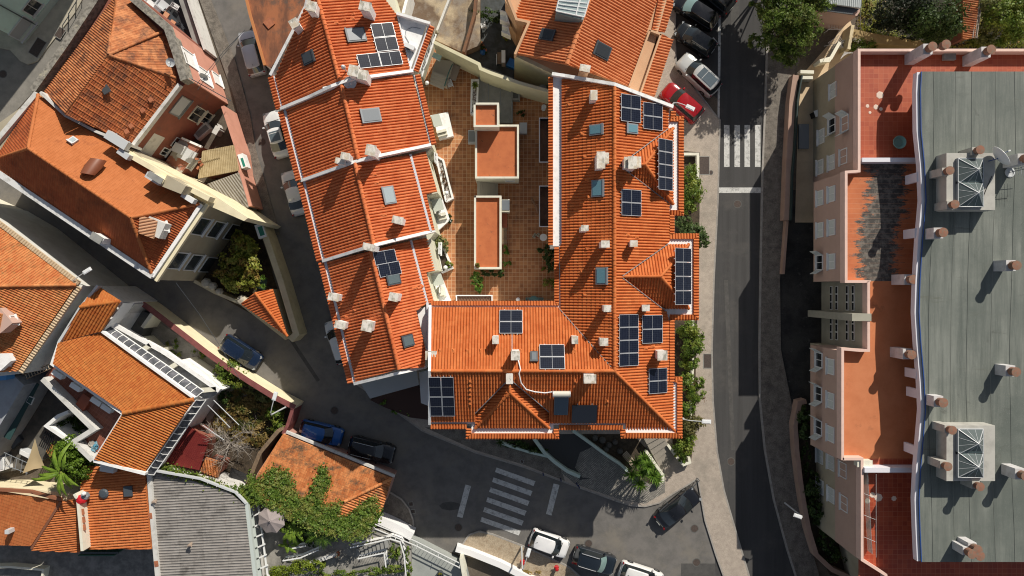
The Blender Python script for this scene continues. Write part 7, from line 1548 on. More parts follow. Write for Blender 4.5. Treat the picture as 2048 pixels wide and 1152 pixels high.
# gardens top right
sheet('garden_floor', [(1725, -40), (2120, -40), (2120, 110), (1725, 100)], .03, mat('dark_garden_floor', (.05, .045, .028), .95, (.03, .028, .02), .8, .4, .6))
t = T('garden_shed', 'broken salmon tiled lean-to in the dark garden', 'shed', P(1940, 40, 0)); roof(t, [(1926, -20), (1958, -10), (1950, 75), (1925, 80)], 'old', TOLD, plane=Plane((1926, -20, 2.6), (1958, -10, 2.9), (1925, 80, 2.6), rib=((1930, 30), (1955, 34)))); MB().prism(XY([(1928, -15), (1950, -8), (1946, 70), (1928, 75)], 2.3), 0, 2.2).build('wall', BROWNW, t)
t = T('timber_rack', 'long grey timber rails along the broken lean-to', 'fence', P(1955, 40, 0))
for k in range(3): MB().tube([P(1965 - 4 * k, -10, 2.8), P(1953 - 4 * k, 76, 2.8)], .07, 6).build('rail', TWIG, t)
for y in (5, 60): MB().tube([P(1960 - y * .1, y, 0), P(1960 - y * .1, y, 2.8)], .07, 6).build('post', TWIG, t)
# ================================================================ SOUTH: RAMP, PLANTED BEDS, PALM CORNER
MINTW = mat('pale_mint_rim', (.52, .62, .55), .7, (.44, .54, .48), 1.2)
def rimwall(label, px, z=.75, w=.22, m=MINTW): return wall('planter_wall', px, z, 0, w, m, label)
rimwall('pale mint wall curving along the garage ramp', [(1068, 878), (1088, 905), (1110, 925), (1135, 943), (1160, 954)], .9, .3); rimwall('pale mint wall along the pavement in front of the hedge bed', [(1000, 885), (1020, 893), (1060, 905), (1098, 914), (1120, 930)])
rimwall('pale mint wall between the ramp and the rocky bed', [(1146, 862), (1185, 890), (1215, 912), (1240, 928), (1256, 943)], .9, .26)
rimwall('white rimmed wall round the spiky palm bed', [(1293, 903), (1312, 930), (1326, 950), (1326, 962), (1314, 966)], .9, .26, RIM); rimwall('white rimmed wall closing the shrub bed by the steps', [(1336, 890), (1352, 912), (1367, 930), (1380, 925), (1378, 915)], .8, .24, RIM)
sheet('ramp', [(1068, 868), (1150, 868), (1186, 893), (1255, 945), (1160, 960), (1120, 930), (1085, 905)], .126, mat('ramp_asphalt', (.05, .05, .05), .9, fine=.2)); sheet('ramp_setts', [(1160, 905), (1186, 893), (1255, 945), (1232, 960), (1165, 955), (1150, 935)], .130, HERR)
sheet('bed_soil', [(1150, 868), (1265, 868), (1300, 905), (1326, 960), (1300, 968), (1256, 943), (1215, 912)], .14, SOIL); sheet('bed_soil_east', [(1352, 300), (1400, 305), (1398, 560), (1392, 700), (1390, 860), (1382, 925), (1366, 930), (1345, 885)], .14, SOIL); sheet('bed_soil_south', [(1000, 878), (1068, 878), (1098, 912), (1060, 903)], .14, SOIL)
MB_e = wall('planter_wall', [(1366, 308), (1396, 308), (1396, 360)], .7, 0, .25, RIM, 'white rim at the north end of the east bed'); wall('planter_wall', [(1386, 640), (1386, 720), (1384, 800), (1380, 845)], .7, 0, .22, RIM, 'white rim between the east bed and the pavement')
t = T('entrance_steps', 'shaded paved steps beside the spiky palms', 'stairs', P(1320, 890, 0))
for k in range(6):
    q = [(1288 + 6 * k, 878 + 11 * k), (1322 + 4.5 * k, 862 + 9 * k), (1327 + 4.5 * k, 871 + 9 * k), (1294 + 6 * k, 889 + 11 * k)]; h = .95 - .14 * k; MB().prism(XY(q, h), .0, h).build('step', mat('step_paving', (.26, .235, .20), .9, fine=.2, fscale=14), t)
for k, (x, y, s) in enumerate(((1205, 880, .35), (1218, 890, .3), (1230, 884, .28), (1212, 898, .3), (1190, 876, .3), (1240, 902, .3))): tag(MB().lathe(P(x, y, .25), [(s * .9, -.2), (s, .05), (s * .7, .28), (.01, .34)], 8).build('boulder', mat('dark_rock', (.085, .08, .07), .9)), ['large dark rock', 'second dark rock', 'third dark rock', 'lower dark rock', 'dark rock nearest the ramp', 'dark rock nearest the bench'][k] + ' in the shaded bed beside the ramp', 'rock', 'rocks in the shaded bed')
t = T('bench', 'weathered slatted bench behind the spiky palms', 'bench', P(1258, 915, .14), R(-50 + 90)); 
for k in range(4): MB().box((-.2 + .13 * k, 0, .45), (.10, 1.5, .04)).build('seat_slat', mat('pale_wood', (.42, .35, .26)), t, local=True)
for k in range(2): MB().box((-.32, 0, .62 + .16 * k), (.04, 1.5, .10)).build('backrest_slat', mat('pale_wood', (.42, .35, .26)), t, local=True)
for y in (-.65, .65):
    for x in (-.28, .18): MB().box((x, y, .22), (.06, .06, .44)).build('leg', DGREY, t, local=True)
for k, (x, y) in enumerate(((1388, 958), (1361, 980), (1325, 1004))):
    t = T('bicycle_rack', ['upper dark hoop barrier beside the black saloon', 'middle dark hoop barrier beside the black saloon', 'lower dark hoop barrier beside the black saloon'][k], 'barrier', P(x, y, .12), group='hoop barriers on the palm corner')
    a, b = P(x - 9, y + 13, .12), P(x + 6, y - 2, .12); MB().tube([a, a + Vector((0, 0, .85)), b + Vector((0, 0, .85)), b], .035, 8).build('hoop', DGREY, t)
# small bollards along the shaded pavement
for k, (x, y) in enumerate(((1086, 946), (1121, 957), (1153, 966), (1157, 971))): tag(MB().lathe(P(x, y, .12), [(.06, 0), (.06, .8), (.05, .85), (.01, .87)], 8).build('bollard', mat('navy_bollard', (.015, .03, .12), .5)), ['leftmost dark blue post', 'second dark blue post', 'third dark blue post', 'rightmost dark blue post'][k] + ' on the shaded kerb by the crossing', 'bollard', 'dark blue posts on the kerb')
# south-west of the junction: white wall, railing, grey terrace and stairs
SW_ = mat('bright_white_wall', (.80, .80, .80), .6)
wall('street_wall', [(757, 1040), (790, 1055), (824, 1074)], 1.5, 0, .75, SW_, 'thick bright white wall below the curved pavement corner')
wall('street_wall', [(912, 1098), (940, 1106), (1000, 1130), (1090, 1175)], .9, 0, .55, SW_, 'thick bright white wall below the sandy pavement')
GT = mat('pale_grey_terrace', (.34, .36, .34), .85, (.28, .30, .285), .7, .4, .7)
struct(MB().prism(XY([(816, 1072), (930, 1130), (945, 1190), (822, 1190), (815, 1110)], 1.0), 0, 1.0), 'terrace', GT)
t = T('railing', 'double white railing running down from the ivy roof to the white walls', 'railing', P(830, 1070, 1))
for off_, z in ((0, 2.1), (9, 2.1)):
    rail3(MB(), [P(748 + 0, 1048 + off_, z), P(830, 1082 + off_, z), P(922, 1128 + off_, z)], .07, .06).build('handrail', PVCW, t)
for k in range(26): f = k / 25; x, y = 748 + 174 * f, 1048 + 80 * f; MB().tube([P(x, y, 1.0), P(x, y, 2.05)], .016, 4, cap=False).build('baluster', PVCW, t)
for k in range(5): f = k / 4; x, y = 750 + 170 * f, 1050 + 78 * f; MB().tube([P(x, y, 2.1), P(x - 2, y + 9, 2.1)], .03, 5).build('cross_bar', PVCW, t)
wall('end_wall', [(922, 1118), (934, 1190)], 2.2, 0, .3, RIM, 'cream end wall of the pale grey terrace')
t = T('round_planter', 'round dark planter on the pale grey terrace', 'pot', P(881, 1148, 1)); MB().lathe(P(881, 1146, 1.0), [(.28, 0), (.34, .5), (.36, .55), (.28, .56), (.26, .45), (.01, .45)], 20).build('pot', DGREY, t); leaves([(*P(881, 1146, 1.5).xy, 1.55, .22, .22, .12)], 60, .08, random.Random(9)).build('foliage', LEAFY, t)
struct(MB().prism(XY([(519, 1010), (560, 1000), (700, 1060), (760, 1060), (822, 1090), (822, 1190), (530, 1190)], 1.6), 0, 1.6), 'garden_paving', mat('garden_concrete', (.33, .315, .285), .9, (.17, .165, .15), .9, .4, .65, fine=.1))
def fenced(label, pts, z=2.6, h=.9, n=18):
    t = T('white_fence', label, 'fence', P(*pts[0], .5)); p3 = [P(*p, z) for p in pts]; rail3(MB(), p3, .10, .06).build('top_rail', PVCW, t); rail3(MB(), [p - Vector((0, 0, h - .05)) for p in p3], .16, z - h - .45).build('base_wall', WHITE, t)
    L = [((b - a).length, a, b) for a, b in zip(p3[:-1], p3[1:])]; tot = sum(l for l, _, _ in L)
    for l, a, b in L:
        k = max(2, int(n * l / tot))
        for i in range(k): q = a.lerp(b, i / k); MB().tube([q, q - Vector((0, 0, h))], .014, 4, cap=False).build('baluster', PVCW, t)
    return t
fenced('white garden fence along the upper stair flight', [(700, 1096), (740, 1087), (780, 1078), (800, 1084), (808, 1110), (812, 1152)]); fenced('white fence with pale base in the middle of the stairs', [(715, 1118), (750, 1110), (768, 1106), (772, 1135)], n=16); fenced('white handrail fence beside the banana leaves', [(565, 1122), (600, 1116), (637, 1100)], n=10)
fenced('short white handrail near the palm pot', [(580, 1098), (612, 1092)], n=6)
t = T('garden_stairs', 'curved flight of whitish steps by the lime hedge', 'stairs', P(650, 1120, .5))
for k in range(7): MB().prism(XY([(612 + 6 * k, 1125 - 2 * k), (640 + 5 * k, 1112 - 1 * k), (642 + 5 * k, 1118 - 1 * k), (616 + 6 * k, 1132 - 2 * k)], 1.7 + .12 * k), 1.6, 1.72 + .12 * k).build('step', OFFW, t)
t = T('garden_stairs', 'shaded flight of steps behind the white fence', 'stairs', P(740, 1090, .5))
for k in range(8): MB().prism(XY([(712 + 8 * k, 1098 - 2.2 * k), (719 + 8 * k, 1096 - 2.2 * k), (721 + 8 * k, 1110 - 2.2 * k), (714 + 8 * k, 1112 - 2.2 * k)], 1.7 + .12 * k), 1.6, 1.72 + .12 * k).build('step', GREYC, t)
pot_plant('terracotta pot with a tall spiky plant by the white steps', 673, 1110, 1.6, r=.26, h=.5, rr=.25, lf=FLOWER, seed=77, n=90)
um = T('parasol', 'octagonal taupe parasol beside the pale green pergola', 'parasol', P(541, 1043, 1.6)); c = P(539, 1043, 4.5); mb = MB(); rr = 1.28
TP = mat('taupe_canvas', (.34, .29, .28), .85, (.29, .25, .24), 1.5)
for k in range(8):
    a0, a1 = R(22 + 45 * k), R(22 + 45 * (k + 1)); e0, e1 = c + Vector((math.cos(a0) * rr, math.sin(a0) * rr, -.5)), c + Vector((math.cos(a1) * rr, math.sin(a1) * rr, -.5)); m0, m1 = c.lerp(e0, .12) + Vector((0, 0, .02)), c.lerp(e1, .12) + Vector((0, 0, .02))
    mid = (e0 + e1) / 2 + Vector((-math.cos((a0 + a1) / 2) * .05, -math.sin((a0 + a1) / 2) * .05, -.02)); mb.add([m0, e0, mid, m1], [(0, 1, 2, 3)]); mb.add([m1, mid, e1], [(0, 1, 2)]); mb.add([c + Vector((0, 0, .06)), m0 + Vector((0, 0, .04)), m1 + Vector((0, 0, .04))], [(0, 1, 2)])
mb.build('canopy', TP, um); MB().tube([P(541, 1043, 1.6), c], .03, 8).build('pole', LGREY, um); MB().lathe(c, [(.05, 0), (.05, .12), (.01, .14)], 8).build('finial', BLACK, um)
for k in range(8): a0 = R(22 + 45 * k); MB().tube([c + Vector((0, 0, -.03)), c + Vector((math.cos(a0) * rr * .98, math.sin(a0) * rr * .98, -.53))], .015, 4).build('rib', LGREY, um)
# carport strip at the west end of the L block
t = T('canopy_roof', 'flat grey canopy roof between the row house and the L block', 'roof', P(790, 770, 0)); MB().prism(XY([(722, 768), (832, 738), (838, 770), (740, 797)], 6.8), 6.6, 6.8).build('sheet', mat('pale_grey_sheet2', (.34, .36, .37), .6), t)
for x, y in ((738, 790), (830, 765)): MB().tube([P(x, y, 0), P(x, y, 6.6)], .08, 8).build('post', LGREY, t)
t = T('terrace_wall', 'grey and white block at the joint of the row house and the L block', 'wall', P(848, 770, 0)); MB().prism(XY([(838, 745), (857, 740), (857, 812), (842, 806)], 6.0), 0, 6.0).build('wall_body', mat('cool_white', (.52, .54, .58), .7), t)
struct(MB().prism(XY([(740, 800), (835, 770), (860, 812), (860, 840), (820, 835), (770, 815)], 1.0), 0, 1.0), 'brown_terrace', mat('dark_brown_deck', (.05, .022, .016), .8))
sb3('shrub', 'low green plants edging the dark brown terrace by the street', 'shrub', [(770, 806, .9, .5, .4, .4), (795, 820, .8, .6, .35, .4), (818, 828, .8, .35, .3, .4)], 500, .10, LEAFP, z0=0, seed=21, stem=False)
# ================================================================ CARS
CARS = [
    ('silver grey hatchback beside the rusty flat roof, topmost in the street row', (503, 105), 105, (.52, .53, .57), dict(L=4.3, metal=.2, kind='hatch', rails=True)),
    ('pale silver saloon partly under the eaves of the second row house', (553, 268), 106, (.68, .70, .71), dict(L=4.5, kind='sedan', metal=.1, glassroof=True)),
    ('grey silver saloon mostly under the eaves of the third row house', (589, 385), 106, (.62, .63, .65), dict(L=4.3, kind='sedan', metal=.1)),
    ('white car peeping out under the lowest row house', (677, 683), 108, (.72, .73, .73), dict(L=4.2, kind='hatch')),
    ('dark blue hatchback on the sunny patch of the side street', (481, 705), -33, (.008, .018, .045), dict(L=4.1, kind='hatch', rough=.2)),
    ('bright blue hatchback parked in the shade by the maroon wall', (642, 866), -14, (.01, .10, .36), dict(L=4.1, kind='hatch')),
    ('black car with roof rail highlights behind the bright blue hatchback', (743, 900), -14, (.008, .009, .012), dict(L=4.4, kind='suv', rails=True, rough=.15)),
    ('white hatchback parked by the sandy pavement', (1099, 1088), -20, (.78, .78, .78), dict(L=3.75, kind='hatch', rough=.3)),
    ('dark grey estate car with pale windscreen and roof rails by the sandy pavement', (1189, 1121), -17, (.012, .018, .026), dict(L=4.05, kind='suv', rails=True, glare=True, rough=.2)),
    ('white car cut off by the bottom edge of the street', (1283, 1153), -18, (.76, .76, .74), dict(L=4.2, kind='hatch')),
    ('black saloon parked at the palm corner', (1356, 1016), 38, (.009, .010, .013), dict(L=4.7, kind='sedan', rough=.16)),
    ('black car cut off by the top edge next to the parking bays', (1428, -12), 140, (.010, .010, .012), dict(L=4.3, kind='suv')),
    ('black car with a glinting windscreen, uppermost full car in the bays', (1392, 22), 147, (.009, .009, .011), dict(L=4.5, kind='hatch', glare=True, rough=.18)),
    ('black hatchback with red tail lights above the silver estate', (1391, 78), 146, (.010, .011, .012), dict(L=4.0, kind='hatch', rough=.18)),
    ('silver estate car with a glass roof in the parking bays', (1397, 149), 137, (.56, .57, .56), dict(L=4.6, kind='suv', metal=.3, glassroof=True, rails=True)),
    ('red car parked half on the pavement by the slanting parapet', (1364, 205), 139, (.32, .006, .010), dict(L=4.3, kind='suv', rough=.2)),
]
for lb, p, h, c, k in CARS: make_car(lb, p, h, c, Wd=1.82 if k.get('kind') == 'suv' else 1.76, Hh=1.6 if k.get('kind') == 'suv' else 1.46, **k)
# ================================================================ LAMPS, HYDRANTS
street_lamp('street lamp with a white head over the red car', (1346, 208), (1378, 214), 8.2, z0=7.2); street_lamp('street lamp with a white head over the east pavement bed', (1366, 837), (1410, 843), 8.2, z0=7.2)
street_lamp('street lamp with a white head by the maroon wall corner', (587, 806), (549, 795), 6.5); street_lamp('street lamp leaning over the sandy pavement', (1043, 1094), (1056, 1108), 5.9, z0=.12); street_lamp('street lamp on the cream street front', (176, 565), (172, 543), 7.6, z0=5.0)
street_lamp('street lamp with a pale head over the lower right pavement wall', (1570, 1006), (1598, 1033), 4.4, z0=.12)
for lb, x, y in (('red rounded hydrant beside the leaning street lamp', 1045, 1122), ('small dark red hydrant on the sandy pavement', 1113, 1134)):
    t = T('hydrant', lb, 'hydrant', P(x, y, .12), group='red hydrants'); MB().lathe(P(x, y, .12), [(.20, 0), (.20, .05), (.15, .07), (.15, .5), (.19, .52), (.19, .58), (.13, .68), (.01, .72)], 16).build('body', mat('hydrant_red', (.42, .012, .015), .4), t, smooth=True)
    MB().tube([P(x, y, .5) + Vector((-.24, 0, 0)), P(x, y, .5) + Vector((.24, 0, 0))], .07, 10).build('outlet', mat('hydrant_red', (.42, .012, .015)), t)
for lb, pts in (('telephone cable hanging over the side street', [(352, 566, 7), (400, 630, 5.6), (445, 700, 5.0), (480, 760, 5.0)]), ('cable crossing the north street to the row houses', [(395, 180, 7.5), (430, 130, 7.0), (480, 70, 7.2)]), ('double cable over the salmon wall street', [(392, 170, 7.5), (450, 100, 7.0), (490, 60, 7.2)])):
    tag(MB().tube([P(*p) for p in pts], .02, 5).build('cable', DGREY), lb, 'cable')
# ================================================================ VEGETATION
H = lambda n, lb, px, k, s, m, **q: sb3('shrub', lb, 'shrub', px, k, s, m, z0=q.pop('z0', 0), seed=n, group=q.pop('group', 'shrubs in the east bed'), **q)
H(40, 'tall green bush at the north end of the east bed', [(1380, 350, 1.3, .6, 1.0, 1.1), (1388, 382, 1.5, 1.05, 1.2, 1.3), (1378, 415, 1.2, .6, .7, 1.0)], 3000, .12, LEAF)
H(41, 'feathery green bush between the two bays', [(1368, 445, 1.2, .7, .8, 1.0), (1388, 465, 1.5, 1.0, .8, 1.2), (1402, 482, 1.3, .7, .7, 1.0)], 3000, .13, leaf_mat('feathery_leaves', (.05, .09, .03), (.15, .21, .07)))
H(42, 'dense green hedge below the middle bay', [(1374, 660, 1.2, .9, .9, 1.1), (1386, 690, 1.3, 1.0, .9, 1.2), (1378, 722, 1.2, .9, .9, 1.1), (1394, 668, 1.0, .6, .7, .8)], 4200, .12, LEAF)
H(43, 'hedge stretch with reddish twigs above the east street lamp', [(1373, 765, 1.2, .7, 1.0, 1.0), (1392, 790, 1.1, .8, .8, .9), (1374, 815, 1.1, .7, .8, .9), (1398, 765, .9, .6, .5, .7)], 3200, .12, LEAF, m2=leaf_mat('reddish_leaves', (.14, .06, .03), (.22, .14, .06)), n2=300)
H(44, 'brownish green bush under the east street lamp', [(1386, 845, 1.2, 1.1, .7, 1.0), (1372, 860, 1.2, .9, .7, 1.0)], 2200, .12, leaf_mat('bronze_leaves', (.10, .10, .03), (.22, .20, .07)))
H(45, 'yellow green bush at the end of the east bed by the steps', [(1366, 895, 1.2, .9, .8, 1.1), (1378, 880, 1.1, .7, .6, 1.0), (1362, 915, 1.0, .5, .5, .8)], 2400, .11, LEAF)
H(46, 'low dark hedge in the bed between the pavement and the ramp', [(1030, 887, .6, 1.2, .35, .4), (1060, 895, .6, 1.1, .4, .4), (1085, 903, .5, .7, .35, .4)], 900, .12, LEAFD, group=None, stem=False)
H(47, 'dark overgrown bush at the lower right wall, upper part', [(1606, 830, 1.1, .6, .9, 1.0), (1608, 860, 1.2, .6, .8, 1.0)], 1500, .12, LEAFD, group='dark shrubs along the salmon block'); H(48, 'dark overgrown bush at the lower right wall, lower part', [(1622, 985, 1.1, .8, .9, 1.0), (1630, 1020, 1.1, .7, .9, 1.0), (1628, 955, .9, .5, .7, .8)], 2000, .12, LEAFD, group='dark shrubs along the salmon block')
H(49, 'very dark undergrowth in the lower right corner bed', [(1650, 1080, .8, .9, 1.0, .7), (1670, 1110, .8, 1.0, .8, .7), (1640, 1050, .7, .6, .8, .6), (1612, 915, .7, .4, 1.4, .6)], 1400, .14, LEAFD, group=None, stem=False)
def spiky(label, heads, z0, L, w, n, m=LEAFP, seed=1, trunk=True, name='yucca', el0=.05):
    rnd = random.Random(seed); t = T(name, label, name, P(heads[0][0], heads[0][1], z0)); mb = MB()
    for x, y, z in heads:
        c = P(x, y, z); rosette(mb, c, n, L, w, rnd, el0=el0)
        if trunk: b = P(*heads[0][:2], z0); MB().tube([(b.x, b.y, z0), ((b.x + c.x) / 2, (b.y + c.y) / 2, (z0 + z) / 2), tuple(c)], .11, 8, .08).build('trunk', BARK, t)
    mb.build('leaves', m, t); return t
spiky('cluster of bright green spiky yuccas on the palm corner', [(1284, 945, 2.6), (1272, 925, 3.1), (1296, 932, 3.0), (1304, 950, 2.4), (1279, 968, 2.0), (1262, 948, 2.2), (1312, 958, 1.9), (1288, 918, 2.2)], .14, 1.0, .085, 58, seed=4)
spiky('young fan palm in the shade left of the hedge bed', [(1000, 884, .9)], .1, .7, .06, 30, m=LEAFD, seed=5, trunk=True, name='palm')
# large pine-like tree at the top
def tree(label, base, blobs, n, size, m, name='tree', seed=1, tr=.22, flat=.2, aspect=None):
    rnd = random.Random(seed); b = P(*base, 0); t = T(name, label, 'tree', b); cs = [(*P(x, y, z).xy, z, a, c, d) for x, y, z, a, c, d in blobs]
    leaves(cs, n, size, rnd, flat=flat, hollow=.35).build('crown', m, t)
    top = max(c[2] for c in cs); cx = sum(c[0] for c in cs) / len(cs); cy = sum(c[1] for c in cs) / len(cs)
    MB().tube([b, (b.x * .7 + cx * .3, b.y * .7 + cy * .3, top * .4), (cx, cy, top * .8)], tr, 9, tr * .4).build('trunk', BARK, t)
    for c in cs: MB().tube([(b.x * .6 + cx * .4, b.y * .6 + cy * .4, top * .45), ((cx + c[0]) / 2, (cy + c[1]) / 2, (top * .5 + c[2]) / 2), (c[0], c[1], c[2])], tr * .4, 6, .03).build('limb', BARK, t)
    return t
tree('large feathery green tree overhanging the road at the top', (1575, 60), [(1565, 20, 5.0, 1.9, 1.3, 1.3), (1600, 40, 5.2, 1.8, 1.2, 1.3), (1545, 70, 4.2, 1.3, 1.3, 1.1), (1590, 80, 4.6, 1.6, 1.3, 1.2), (1578, 112, 3.6, 1.1, .9, .9), (1620, 60, 4.2, 1.1, .9, .9), (1510, 82, 3.4, .7, .6, .5), (1555, 40, 5.8, 1.3, 1.0, .9), (1640, 8, 4.6, 1.3, .7, .7), (1570, -15, 5.4, 2.0, 1.2, 1.2), (1620, -10, 5.2, 1.6, .9, 1.0), (1530, 15, 4.4, .9, .9, .8), (1560, 100, 4.2, .8, .8, .7), (1500, 5, 3.8, .5, .4, .4), (1552, -50, 5.6, 2.0, 1.4, 1.3), (1600, -60, 5.8, 2.0, 1.4, 1.3)], 24000, .125, LEAFT, seed=11, tr=.3)
tree('tree just beyond the top edge shading the road', (1590, -130), [(1570, -110, 6.0, 2.4, 1.8, 1.6), (1530, -90, 5.4, 1.6, 1.4, 1.2), (1620, -90, 6.0, 1.8, 1.5, 1.3)], 6000, .2, LEAFT, seed=12)
for k, (lb, base, bl, m, n) in enumerate((('dark glossy tree in the top right garden', (1870, 50), [(1860, 40, 3.6, 2.2, 1.6, 1.8), (1890, 30, 4.0, 1.8, 1.6, 1.8), (1880, 65, 3.2, 1.8, 1.0, 1.4), (1905, 55, 3.4, 1.2, 1.0, 1.4)], LEAFD, 6000),
        ('very dark tree left of the glossy tree in the top right garden', (1800, 20), [(1800, 20, 3.0, 2.4, 1.6, 1.6), (1830, 0, 3.4, 1.8, 1.6, 1.6), (1780, 45, 2.4, 1.4, .9, 1.2), (1830, 60, 2.4, 1.4, .8, 1.2)], leaf_mat('blackish_leaves', (.006, .012, .005), (.02, .035, .012)), 4500),
        ('green tree at the top right corner', (2010, 30), [(2010, 30, 3.0, 1.8, 1.4, 1.5), (2038, 45, 2.8, 1.4, 1.4, 1.4), (2025, 75, 2.2, 1.6, .9, 1.1), (2045, 5, 3.0, 1.4, 1.2, 1.4)], LEAF, 5500),
        ('pale bushy tree beyond the timber rails', (1978, 20), [(1975, 8, 2.8, 1.0, 1.0, 1.2), (1985, 45, 2.2, .9, 1.0, 1.0), (1975, 80, 1.8, .8, .7, .9)], leaf_mat('olive_leaves', (.12, .14, .04), (.26, .28, .10)), 3000))):
    tree(lb, base, bl, n, .13, m, seed=50 + k, tr=.16, flat=.5)
tag(leaves([(*P(x, y, .3).xy, .3, a, b, .25) for x, y, a, b in ((1745, 30, 1.6, 2.0), (1770, 75, 2.0, .8), (1920, 85, 2.2, .5), (2000, 88, 3.5, .5), (1965, 60, .8, 1.8), (1740, 65, 1.0, 1.0), (2030, 20, 2.5, 2.5))], 5200, .11, random.Random(3), flat=1.2).build('undergrowth', LEAFY), kind='stuff')
H(60, 'white flowered shrub by the salmon corner wall', [(1712, 88, 1.0, .8, .6, .7), (1738, 88, .9, .9, .5, .6), (1724, 98, .9, .9, .4, .6)], 1800, .10, LEAF, group=None, m2=FLOWER, n2=160)
# walled triangle: big olive-yellow tree
tree('yellow green leafy tree filling the walled triangular garden', (470, 520), [(482, 492, 2.6, 1.1, 1.1, 1.1), (468, 522, 2.4, 1.2, 1.2, 1.1), (495, 532, 2.5, 1.2, 1.2, 1.1), (450, 552, 2.0, 1.1, .8, .9), (480, 565, 2.0, 1.4, .9, 1.0), (478, 470, 2.0, .5, .6, .6), (505, 560, 1.9, .8, .8, .8), (500, 500, 2.2, .8, .9, .9)], 7000, .16, LEAFY, seed=60, tr=.12, flat=.6)
tag(MB().add([P(500, 545, 1.4), P(535, 560, 1.4), P(530, 580, 1.2), P(498, 572, 1.2)], [(3, 2, 1, 0)]).build('green_net', mat('dark_green_net', (.015, .04, .035), .7)), 'dark green netting under the yellow green tree', 'netting')
spiky('small spiky plant on the dark green netting', [(527, 556, 1.6)], .1, .4, .05, 30, seed=8, trunk=False); spiky('second small spiky plant below the netting', [(527, 573, 1.5)], .1, .4, .05, 30, seed=9, trunk=False)
# garden strip behind the cream street wall
H(61, 'dark green bush hanging over the maroon coping', [(455, 735, 1.6, 1.0, .8, 1.0), (470, 760, 1.5, 1.1, .9, 1.0), (440, 755, 1.2, .9, .8, .9)], 2800, .12, LEAF, group='shrubs of the dry garden'); H(62, 'lavender green bush near the cream wall of the dry garden', [(510, 775, 1.1, .9, .6, .7), (530, 795, 1.0, .9, .6, .7)], 1400, .12, leaf_mat('olive_leaves', (.12, .14, .04), (.26, .28, .10)), group='shrubs of the dry garden')
H(63, 'dark green bushes by the street lamp at the wall end', [(550, 832, 1.2, .9, .8, .8), (560, 855, 1.2, .7, .7, .8)], 1500, .12, LEAF, group='shrubs of the dry garden'); H(64, 'dense dark shrubbery by the ladder side of the dry garden', [(430, 775, .9, .8, .8, .7), (450, 795, .9, .8, .6, .7)], 1200, .12, LEAFD, group='shrubs of the dry garden')
tag(leaves([(*P(x, y, .35).xy, .35, a, b, .3) for x, y, a, b in ((480, 800, 1.6, 1.0), (500, 830, 2.0, 1.4), (455, 815, 1.0, 1.0), (520, 870, 1.2, 1.2), (490, 870, 1.6, 1.2), (540, 810, 1.2, .7), (440, 850, .8, 1.4))], 5200, .13, random.Random(5), flat=1.0).build('dry_grass', LEAFO), kind='stuff')
tag(leaves([(*P(x, y, .25).xy, .25, a, b, .2) for x, y, a, b in ((345, 700, .8, 1.0), (385, 735, 1.0, .7), (400, 710, .8, .8), (410, 760, 1.0, .6), (365, 745, .6, .4))], 900, .11, random.Random(6), flat=1.0).build('weeds', LEAF), kind='stuff')
# bare dry tree
rnd = random.Random(15); dt = T('dry_tree', 'leafless grey dry tree with spreading drooping twigs', 'tree', P(462, 890, 0)); c0 = P(460, 888, 0); c1 = P(455, 885, 2.8)
MB().tube([c0, c1], .16, 8, .12).build('trunk', TWIG, dt)
tw = MB()
for i in range(11):
    az = i * 2.1 + rnd.uniform(-.6, .6); el = rnd.uniform(.1, 1.1); l = rnd.uniform(.9, 2.4); d = Vector((math.cos(az) * math.cos(el), math.sin(az) * math.cos(el), math.sin(el) * .8)); r0 = c1 + Vector((rnd.gauss(0, .15), rnd.gauss(0, .15), -.4)); q1 = r0 + d * l * .5 + Vector((rnd.gauss(0, .12), rnd.gauss(0, .12), .1)); q2 = q1 + (d + Vector((rnd.gauss(0, .3), rnd.gauss(0, .3), .1))).normalized() * l * .5; tw.tube([r0, q1, q2], .06, 5, .02, cap=False)
    for s_ in range(15):
        f = rnd.random(); b = r0.lerp(q1, f) if rnd.random() < .3 else q1.lerp(q2, f); e = (d * .7 + Vector((rnd.gauss(0, .7), rnd.gauss(0, .7), rnd.gauss(0, .45)))).normalized(); L_ = rnd.uniform(.5, 1.5); m_ = b + e * L_ * .5 + Vector((rnd.gauss(0, .08), rnd.gauss(0, .08), 0)); n2_ = m_ + (e + Vector((rnd.gauss(0, .4), rnd.gauss(0, .4), -.25))).normalized() * L_ * .5; tw.tube([b, m_, n2_], .022, 4, .006, cap=False)
        for _ in range(3): g = m_.lerp(n2_, rnd.random()); e2 = (e + Vector((rnd.gauss(0, .8), rnd.gauss(0, .8), rnd.gauss(0, .4)))).normalized(); tw.tube([g, g + e2 * rnd.uniform(.2, .6)], .009, 3, .004, cap=False)
tw.build('branches', TWIG, dt)
for k, (a, b) in enumerate((((427, 800), (478, 850)), ((415, 810), (460, 855)), ((405, 850), (448, 880)))): tag(MB().tube([P(*a, 4.6), P(*b, 3.6)], .04, 6).build('clothes_pole', LGREY), ['upper long pale pole', 'middle long pale pole', 'lower long pale pole'][k] + ' reaching over the dry garden', 'pole', 'pale poles over the dry garden')
tag(MB().prism(XY([(462, 935), (500, 952), (488, 985), (455, 965)], 1.0), .9, 1.0).build('tarpaulin', mat('black_sheet', (.02, .02, .022), .6)), 'black sheet lying under the dry tree', 'tarpaulin')
